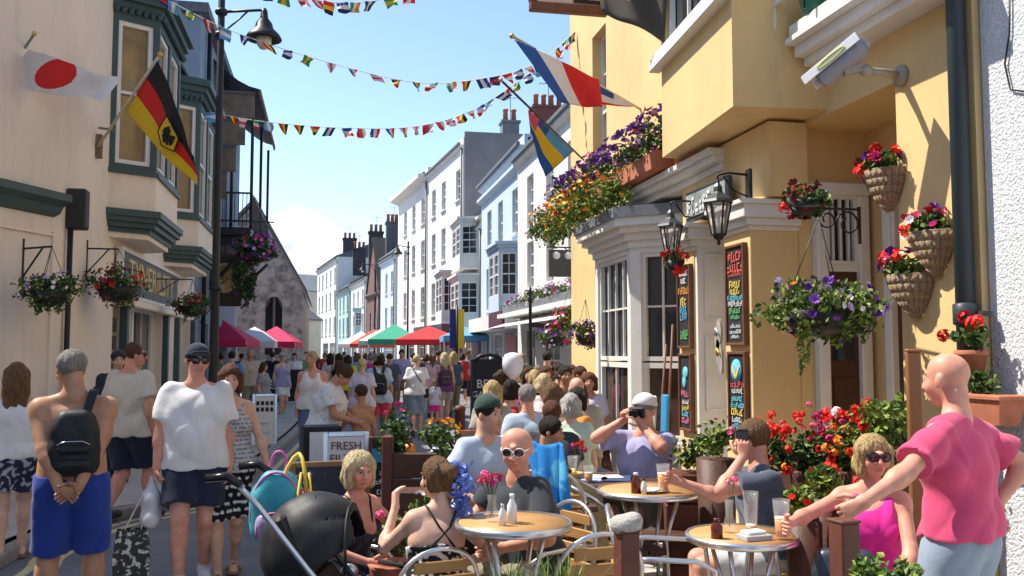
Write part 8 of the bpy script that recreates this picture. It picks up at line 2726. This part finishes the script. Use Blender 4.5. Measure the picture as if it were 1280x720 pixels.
# A-boards
def a_board(label, p, rz, w_, h_, fm, pm, tilt=.14, name='pavement_board'):
 t = thing(name, label, 'pavement sign', (p.x, p.y, 0), rz, 'pavement boards')
 M = Matrix.Translation(t.location) @ Matrix.Rotation(rz, 4, 'Z')
 for s_ in (-1, 1):
  Rx = Matrix.Rotation(s_ * tilt, 3, 'X')
  off = Vector((0, -s_ * -.0, 0))
  cy = -s_ * math.sin(tilt) * h_ / 2 * -1
  c = Vector((0, s_ * -1 * (math.sin(tilt) * h_ / 2), h_ / 2 * math.cos(tilt)))
  Rx = Matrix.Rotation(-s_ * tilt, 3, 'X')
  def lp(x, y, z, c=c, Rx=Rx):
   return c + Rx @ Vector((x, y, z))
  MB().box(c, (w_ - .06, .012, h_ - .06), rot=Rx).build('panel', pm, t, world=False)
  for x in (-1, 1):
   MB().box(lp(x * (w_ / 2 - .02), 0, 0), (.045, .03, h_), rot=Rx, ch=.005).build('stile', fm, t, world=False)
  for z in (-1, 1):
   MB().box(lp(0, 0, z * (h_ / 2 - .02)), (w_ - .09, .028, .045), rot=Rx, ch=.005).build('rail', fm, t, world=False)
 Rf = Matrix.Rotation(-tilt, 3, 'X')
 cf = Vector((0, -(math.sin(tilt) * h_ / 2), h_ / 2 * math.cos(tilt)))
 fx = M.to_3x3() @ Vector((1, 0, 0)); fz = M.to_3x3() @ (Rf @ Vector((0, 0, 1))); fn = M.to_3x3() @ (Rf @ Vector((0, -1, 0)))
 return t, M @ cf, fx, fz, fn
q = P(489, 440, 8.2)
t, c, fx, fz, fn = a_board('chalkboard menu on the pavement with a blue heading and an orange disc', q, R(-10), .38, .98, M_DKWOOD, M_CHALK)
MB().box(c + fz * .33 + fn * .012, (.31, .012, .12), rot=Matrix((fx, -fn, fz)).transposed()).build('heading', mat('heading_blue', (.03, .22, .34), .6, .1), t)
scribble(t, c + fn * .008 - fz * .42, fx, fz, fn, [(.08 + k * .085, .04, 'white', .55 + .2 * (k % 3) / 2) for k in range(7)], .31, 12)
MB().lathe([(.055, 0), (.055, .012), (0, .014)], c + fx * .17 + fz * .38 + fn * .02, 18, axis=tuple(fn)).build('orange_disc', mat('disc_orange', (.80, .28, .02), .5, .05), t)
q = P(434, 440, 8.7)
t, c, fx, fz, fn = a_board('white board reading fresh filter coffee behind the blonde woman', q, R(4), .42, .98, M_ALU, M_PAPER)
mr_ = mat('letter_maroon', (.20, .03, .04), .6, .05)
for k, wd in enumerate(('FRESH', 'FILTER', 'COFFEE')):
 lettering(wd, .105, frame_M(c + fz * (.36 - k * .115) + fn * .012, fx, fz), mr_, t, .003, name='lettering')
q = P(403, 440, 9.1)
t = thing('black_cabinet', 'black service cabinet with a white notice behind the pushchair', 'cabinet', (q.x, q.y, 0), R(6))
MB().box((0, 0, .5), (.36, .3, 1.0), ch=.01).build('cabinet', M_NYL, t, world=False)
MB().box((-.04, -.158, .80), (.17, .008, .30)).build('notice', M_PAPER, t, world=False)
MB().box((.14, -.158, .5), (.02, .012, .3)).build('handle', M_ALU, t, world=False)
q = P(414, 440, 7.4)
t, c, fx, fz, fn = a_board('wood framed dark board with pale floral pictures behind the pushchair', q, R(8), .62, .86, mat('board_oak', (.26, .14, .07), .55, .2, 6), mat('board_pict', (.03, .03, .05), .6, 0, 14, col2=(.45, .30, .5), c2amt=(.56, .62)))
q = G(330, 562)
t, c, fx, fz, fn = a_board('white notice stand with rows of dark pictograms beside the road', q, R(4), .42, .98, M_ALU, M_PAPER, .1)
for r_ in range(2):
 for k in range(4):
  MB().box(c + fx * (-.12 + k * .08) + fz * (.33 - r_ * .11) + fn * .012, (.05, .008, .07), rot=Matrix((fx, -fn, fz)).transposed()).build('pictogram', M_CHALK, t)
scribble(t, c + fn * .006 - fz * .2, fx, fz, fn, [(.0, .03, 'blue', .5), (.16, .03, 'blue', .4)], .36, 14)
q = P(611, 440, 13.4)
t, c, fx, fz, fn = a_board('large black board reading beer garden', q, R(-4), .52, 1.62, M_IRON, M_CHALK, .08)
MB().tube([c + fz * .78 - fx * .22, c + fz * .86 - fx * .12, c + fz * .88, c + fz * .86 + fx * .12, c + fz * .78 + fx * .22], .03, 6).build('arched_top', M_IRON, t)
lettering('BEER', .17, frame_M(c + fz * .45 + fn * .012, fx, fz), M_PAPER, t, .003)
lettering('GARDEN', .125, frame_M(c + fz * .30 + fn * .012, fx, fz), M_PAPER, t, .003)
MB().box(c + fx * .1 + fz * .16 + fn * .01, (.26, .008, .16), rot=Matrix((fx, -fn, fz)).transposed()).build('green_patch', CK['green'], t)
# balloon
q = P(641, 455, 11.0)
t = thing('white_balloon', 'round white balloon floating by the beer garden board', 'balloon', q)
MB().lathe([(0, -.175), (.05, -.16), (.105, -.10), (.128, -.02), (.125, .06), (.09, .115), (.04, .135), (0, .138)], q, 20).build('balloon', mat('balloon_white', (.72, .73, .76), .35, .02, spec=.5), t)
MB().lathe([(.02, -.2), (.006, -.175), (.0, -.17)], q, 10).build('knot', MATS['balloon_white'], t)
MB().tube([q + Vector((0, 0, -.19)), q + Vector((.02, 0, -.45)), q + Vector((0, 0, -.62))], .003, 4).build('string', M_PAPER, t)
# deck chairs / red framed chairs left of the seated crowd
for k, (px, d, lab) in enumerate(((603, 9.4, 'orange wood deck chair beside the seated blonde woman'), (597, 7.6, 'silver framed deck chair left of the young man in green cap'))):
 q = gp(px, d)
 t = thing('deck_chair', lab, 'chair', q, facing(170 - 20 * k), 'deck chairs')
 fm = mat('deck_orange', (.45, .14, .06), .5, .2) if k == 0 else M_ALU
 for s_ in (-1, 1):
  MB().bar((s_ * .24, .3, .05), (s_ * .24, -.35, .95), .03, .045).build('back_rail', fm, t, world=False)
  MB().bar((s_ * .22, -.35, .02), (s_ * .22, .28, .5), .03, .045).build('leg', fm, t, world=False)
 MB().bar((-.24, -.35, .94), (.24, -.35, .94), .035).build('top_rail', fm, t, world=False)
 MB().bar((-.22, .28, .49), (.22, .28, .49), .035).build('front_rail', fm, t, world=False)
 m = MB()
 pr_ = [(-.35, .93), (-.2, .66), (-.05, .45), (.1, .38), (.28, .48)]
 for a, b in zip(pr_[:-1], pr_[1:]):
  m.quad((-.2, a[0], a[1]), (.2, a[0], a[1]), (.2, b[0], b[1]), (-.2, b[0], b[1]))
 m.build('canvas', mat('canvas_grey', (.22, .27, .32), .8, .1), t, world=False)
# planter wall with orange flowers
q = P(556, 440, 6.9)
t = thing('timber_planter', 'dark timber planter screen with orange and yellow flowers', 'planter', (q.x, q.y, 0), R(-12))
for k in range(5):
 MB().box((0, 0, .12 + k * .19), (.82, .05, .18), ch=.006).build('board', M_DKWOOD, t, world=False)
for s_ in (-1, 1):
 MB().box((s_ * .42, -.01, .55), (.08, .08, 1.1), ch=.008).build('post', M_REDW, t, world=False)
cq = P(551, 547, 6.6)
MB().box((-.05, -.30, .62), (.5, .24, .26), ch=.01).build('trough', M_DKWOOD, t, world=False)
foliage(t, cq + Vector((0, 0, .0)), (.16, .13, .11), 300, .055, 301, .25, .4)
flowers(t, cq + Vector((0, 0, .05)), (.15, .13, .09), [('orange', 'petunia', .05, 12), ('yellow', 'petunia', .045, 7)], 302, 1.2)
q = P(497, 530, 7.2)
t = thing('pot_plant', 'bushy pot plant with pink flowers above the chalkboard', 'pot plant', (q.x, q.y, 0))
MB().lathe([(0, 0), (.16, 0), (.2, .5), (.22, .52), (.22, .58), (.19, .58), (0, .52)], (q.x, q.y, 0), 18).build('pot', M_DKWOOD, t)
foliage(t, q + Vector((0, 0, -.08)), (.14, .14, .24), 320, .07, 305, .1, .4)
flowers(t, q + Vector((0, 0, -.05)), (.14, .14, .24), [('pink', 'petunia', .05, 6), ('magenta', 'petunia', .05, 5)], 306, .3)
q = P(535, 585, 6.2)
t = thing('pot_plant', 'low pot plant with white flowers beside the chalkboard', 'pot plant', (q.x, q.y, 0))
MB().lathe([(0, 0), (.12, 0), (.16, .4), (.17, .42), (.17, .48), (.14, .48), (0, .42)], (q.x, q.y, 0), 18).build('pot', M_NYL, t)
foliage(t, Vector((q.x, q.y, .62)), (.14, .14, .18), 260, .055, 307, .4, .2)
flowers(t, Vector((q.x, q.y, .66)), (.14, .14, .16), [('white', 'petunia', .04, 18)], 308, .5)
q = P(493, 638, 4.9)
t = thing('pot_plant', 'small pink geranium between the two seated women', 'pot plant', (q.x, q.y, 0))
MB().lathe([(0, 0), (.1, 0), (.13, .6), (.14, .62), (.11, .62), (0, .6)], (q.x, q.y, 0), 16).build('pot', M_POT, t)
foliage(t, Vector((q.x, q.y, .76)), (.11, .11, .11), 160, .05, 309, .2, .3)
flowers(t, Vector((q.x, q.y, .82)), (.1, .1, .08), [('pink', 'geranium', .07, 6)], 310, .6)
# timber posts
for (px, py, d, lab, h_) in ((783, 664, 3.95, 'square red brown post at the bottom centre topped by a crumpled grey cloth', None), (1055, 652, 3.6, 'square red brown post under the hand of the man in rose pink', None), (711, 505, 8.9, None, None), (572, 0, 0, None, None)):
 if lab is None:
  continue
 q = P(px, py, d)
 t = thing('timber_post', lab, 'post', (q.x, q.y, 0), R(8), 'red brown terrace posts')
 MB().box((0, 0, q.z / 2), (.085, .085, q.z), ch=.006).build('post', M_REDW, t, world=False)
 MB().box((0, 0, q.z + .004), (.092, .092, .012), ch=.003).build('cap', M_REDW, t, world=False)
 if px == 783:
  blob('crumpled_cloth', t, [('e', (0, 0, q.z + .02), (.06, .05, .03), .02), ('e', (.02, -.02, q.z + .05), (.04, .04, .03), .03), ('e', (-.03, .01, q.z + .04), (.03, .04, .025), .03)], mat('rope_pale', (.40, .38, .34), .9, .2, 40, .5, 90), .008, .007)
q0, q1 = P(1141, 440, 4.9), P(1140, 592, 4.9)
t = thing('timber_upright', 'tall varnished wooden upright behind the man in rose pink', 'post', (q0.x, q0.y, 0), R(-20))
MB().box((0, 0, q0.z / 2), (.07, .05, q0.z), ch=.006).build('upright', mat('varnished', (.24, .11, .04), .4, .3, 6, stretch=(1, 1, .1)), t, world=False)
MB().box((0, 0, q0.z + .008), (.078, .058, .016), ch=.005).build('cap', MATS['varnished'], t, world=False)
q0 = G(576, 522)
t = thing('bollard', 'slim red brown bollard standing in the road', 'bollard', G(576, 545))
q0 = P(575, 508, 10.8)
t.location = (q0.x, q0.y, 0)
MB().lathe([(.06, 0), (.06, q0.z - .05), (.07, q0.z - .04), (.06, q0.z), (0, q0.z + .02)], (0, 0, 0), 14).build('bollard', M_REDW, t, world=False)
# black posts and lamps further up
street_lamp((G(509, 482).x, G(509, 482).y, 0), 7.4, 'tall black street lamp beside the white terrace', .55, -1, .9)
q = gp(468, 66)
street_lamp((q.x, q.y, 0), 8.2, 'far twin armed street lamp before the teal house', .9, 1, 1.2, twin=True)
q = gp(663, 19.5)
t = thing('finial_post', 'slim black post with a spear finial in front of the white house', 'post', q)
MB().lathe([(.06, 0), (.06, .8), (.04, .85), (.035, 2.75), (.06, 2.8), (.03, 2.88), (.05, 2.95), (0, 3.15)], q, 12).build('post', M_IRON, t)
MB().bar(q + Vector((0, 0, 2.3)), q + Vector((.75, 0, 2.22)), .05, .1).build('arm', M_IRON, t)
q = gp(571, 33)
t = thing('banner_pole', 'pole with a blue and yellow banner beside the red tent', 'post', q)
MB().tube([q, q + Vector((0, 0, 3.4))], .05, 8).build('pole', M_IRON, t)
MB().box(q + Vector((.14, 0, 2.55)), (.24, .03, 1.4)).build('banner', FC['yellow'], t)
MB().box(q + Vector((-.14, 0, 2.55)), (.24, .03, 1.4)).build('banner', FC['navy'], t)
# ================================================================== flower bank by the pub wall with its low picket fence
t = thing('flower_bank', 'bank of red geraniums, orange nasturtiums and leafy plants along the pub wall', 'flower bed', (3.2, 5.9, 0))
def bank(px0, px1, py, d0, d1, n):
 return [P(px0 + (px1 - px0) * k / (n - 1), py, d0 + (d1 - d0) * k / (n - 1)) for k in range(n)]
tr = bank(972, 1120, 588, 6.0, 5.1, 7)
for k in range(6):
 a, b = tr[k], tr[k + 1]
 MB().bar((a.x + .05, a.y, a.z - .1), (b.x + .05, b.y - .004, b.z - .1), .22, .20, ch=.01).build('trough', M_DKWOOD, t)
for k, q in enumerate(bank(968, 1125, 552, 6.05, 5.1, 9)):
 foliage(t, q + Vector((0, 0, -.06)), (.16, .16, .16), 230, .06, 320 + k, .15 if k < 6 else .55, .4 if k < 6 else .1)
for k, q in enumerate(bank(970, 1062, 548, 6.0, 5.4, 6)):
 flowers(t, q + Vector((-.04, -.05, .0)), (.14, .14, .15), [('red', 'geranium', .09, 4), ('magenta' if k > 2 else 'red', 'geranium', .075, 3)], 340 + k, .4, front=(-.5, -1, .2))
q = P(1018, 528, 5.7); flowers(t, q, (.09, .09, .10), [('pink', 'geranium', .08, 7)], 350, .4)
q = P(1052, 560, 5.35); flowers(t, q, (.08, .1, .14), [('orange', 'geranium', .075, 11)], 351, .2, front=(-.5, -1, .2))
q = P(1072, 560, 5.15)
flowers(t, q, (.04, .06, .20), [('red', 'geranium', .085, 10)], 352, .0, front=(-.5, -1, .2))
q = P(1074, 512, 5.3); flowers(t, q, (.08, .08, .07), [('red', 'geranium', .08, 5)], 353, .4)
q = P(985, 575, 5.6); flowers(t, q, (.05, .05, .07), [('orange', 'geranium', .06, 2), ('red', 'geranium', .07, 3)], 354, .2)
q = P(1100, 535, 5.2); foliage(t, q, (.2, .2, .16), 620, .055, 356, .7, .05)
q = P(1046, 520, 5.6); flowers(t, q, (.08, .08, .03), [('white', 'geranium', .08, 2)], 357, .4)
for k, (px, py, d, r_) in enumerate(((1030, 600, 4.95, .10), (1005, 625, 4.95, .11), (895, 548, 6.3, .15))):
 q = P(px, py, d)
 lab = ['leafy green plant hanging on the picket fence', 'bushy green plant low behind the chair at the fence', 'bushy green plant with pink flowers left of the man on the phone', 'low red flowering plant behind the front round table'][k]
 tt = thing('leafy_plant', lab, 'plant', (q.x, q.y, 0))
 MB().lathe([(0, 0), (r_ * .7, 0), (r_ * .9, max(.1, q.z - r_ * .9)), (0, max(.1, q.z - r_))], (q.x, q.y, 0), 14).build('pot', M_DKWOOD, tt)
 foliage(tt, q, (r_, r_, r_ * .85), 240, .055, 360 + k, .6, .1)
 flowers(tt, q, (r_, r_, r_), [('pink' if k == 2 else 'red', 'petunia', .05, 8)], 370 + k, .4)
fn_ = thing('picket_fence', 'low dark picket fence with gilt rails in front of the flower bank', 'fence', (3.1, 5.4, 0))
f0, f1 = P(958, 600, 5.65), P(1112, 612, 4.72)
f0.z = f1.z = 0
n_ = 17
for k in range(n_):
 q = f0.lerp(f1, k / (n_ - 1))
 MB().box((q.x, q.y, .46), (.045, .02, .9), rz=math.atan2(f1.y - f0.y, f1.x - f0.x), ch=.004).build('picket', mat('picket_brown', (.16, .10, .04), .6, .3, 6), fn_)
for z_ in (.25, .80):
 MB().bar(f0 + Vector((-.02, -.02, z_)), f1 + Vector((-.02, -.02, z_)), .02, .04).build('rail', mat('rail_gilt', (.36, .28, .12), .5, .2, 8), fn_)
# dark chair backs / planter box by the phone man
q = P(866, 605, 6.75)
t = thing('timber_box', 'dark timber planter box behind the outstretched arm of the man on the phone', 'planter', (q.x, q.y, 0), R(-15))
for k in range(4):
 MB().box((0, 0, .12 + k * .21), (.42, .30, .20), ch=.008).build('board', M_REDW, t, world=False)
foliage(t, Vector((q.x, q.y, .98)), (.2, .16, .12), 260, .06, 380, .3, .3)
# grasses and herbs at the bottom edge
for k, (px, py, d, r_, lab) in enumerate(((700, 752, 3.5, .16, 'long grassy plant at the bottom edge below the bald man'), (1112, 735, 3.25, .13, 'leafy herb at the bottom edge in front of the woman in hot pink'), (640, 760, 3.4, .14, 'low grassy plant at the bottom edge near the centre'))):
 q = P(px, py, d)
 t = thing('grass_plant', lab, 'plant', (q.x, q.y, 0), 0, 'plants along the terrace edge')
 MB().lathe([(0, 0), (.12, 0), (.16, q.z - .12), (.17, q.z - .1), (.14, q.z - .1), (0, q.z - .12)], (q.x, q.y, 0), 16).build('pot', M_DKWOOD, t)
 m = MB()
 rg = random.Random(400 + k)
 if k == 1:
  foliage(t, q, (r_, r_, r_ * .9), 330, .05, 401, .5, .1)
  continue
 for i in range(110):
  a = rg.uniform(0, 6.28); ln = rg.uniform(.12, .30); sp_ = rg.uniform(.02, .18)
  b = q + Vector((rg.gauss(0, .04), rg.gauss(0, .04), -.1))
  w_ = Vector((-math.sin(a), math.cos(a), 0)) * .004
  pts = [b + Vector((math.cos(a) * sp_ * f * f, math.sin(a) * sp_ * f * f, ln * f)) for f in (0, .4, .75, 1)]
  m.add([pts[0] - w_, pts[0] + w_, pts[1] + w_, pts[1] - w_, pts[2] + w_ * .6, pts[2] - w_ * .6, pts[3]], [(0, 1, 2, 3), (3, 2, 4, 5), (5, 4, 6)], i % 2)
 m.build('blades', [LEAFS[0], LEAFS[1]], t)['kind'] = 'stuff'
# baskets on the left building
for k, (px, py, d, r_, spec, lab) in enumerate(((63, 362, 10.6, .33, [('lilac', 'petunia', .06, 14), ('white', 'petunia', .045, 14), ('violet', 'petunia', .05, 8)], 'hanging basket of grey mauve flowers nearest on the cream building'),
  (147, 356, 12.8, .43, [('red', 'petunia', .08, 16), ('maroon', 'petunia', .08, 22), ('magenta', 'petunia', .07, 8)], 'large hanging basket of dark red flowers in front of the shop name board'),
  (240, 382, 17.5, .36, [('red', 'petunia', .09, 14), ('maroon', 'petunia', .08, 14), ('blush', 'petunia', .07, 8)], 'hanging basket of red flowers by the lamp post'))):
 c = P(px, py, d)
 hb_ = hanging_basket(lab, c, (r_, r_ * .95, r_ * .66), 900, .06, spec, 420 + k * 3, .5, .15, dark=.45, droop=[(-.1, -.15, .25, 30), (.12, -.1, .2, 30)])
 wx = XL + .02 if k else None
 top = c + Vector((0, 0, .5))
 if k == 0:
  wl_ = Vector((-3.55, 11.75, top.z))
 else:
  wl_ = Vector((XL, c.y, top.z))
 MB().bar(wl_, top, .022, .022).bar(wl_ + Vector((0, 0, -.35)), wl_.lerp(top, .7), .016, .016).bar(wl_ + Vector((0, 0, .12)), wl_ + Vector((0, 0, -.45)), .03, .03).build('bracket', M_IRON, hb_)
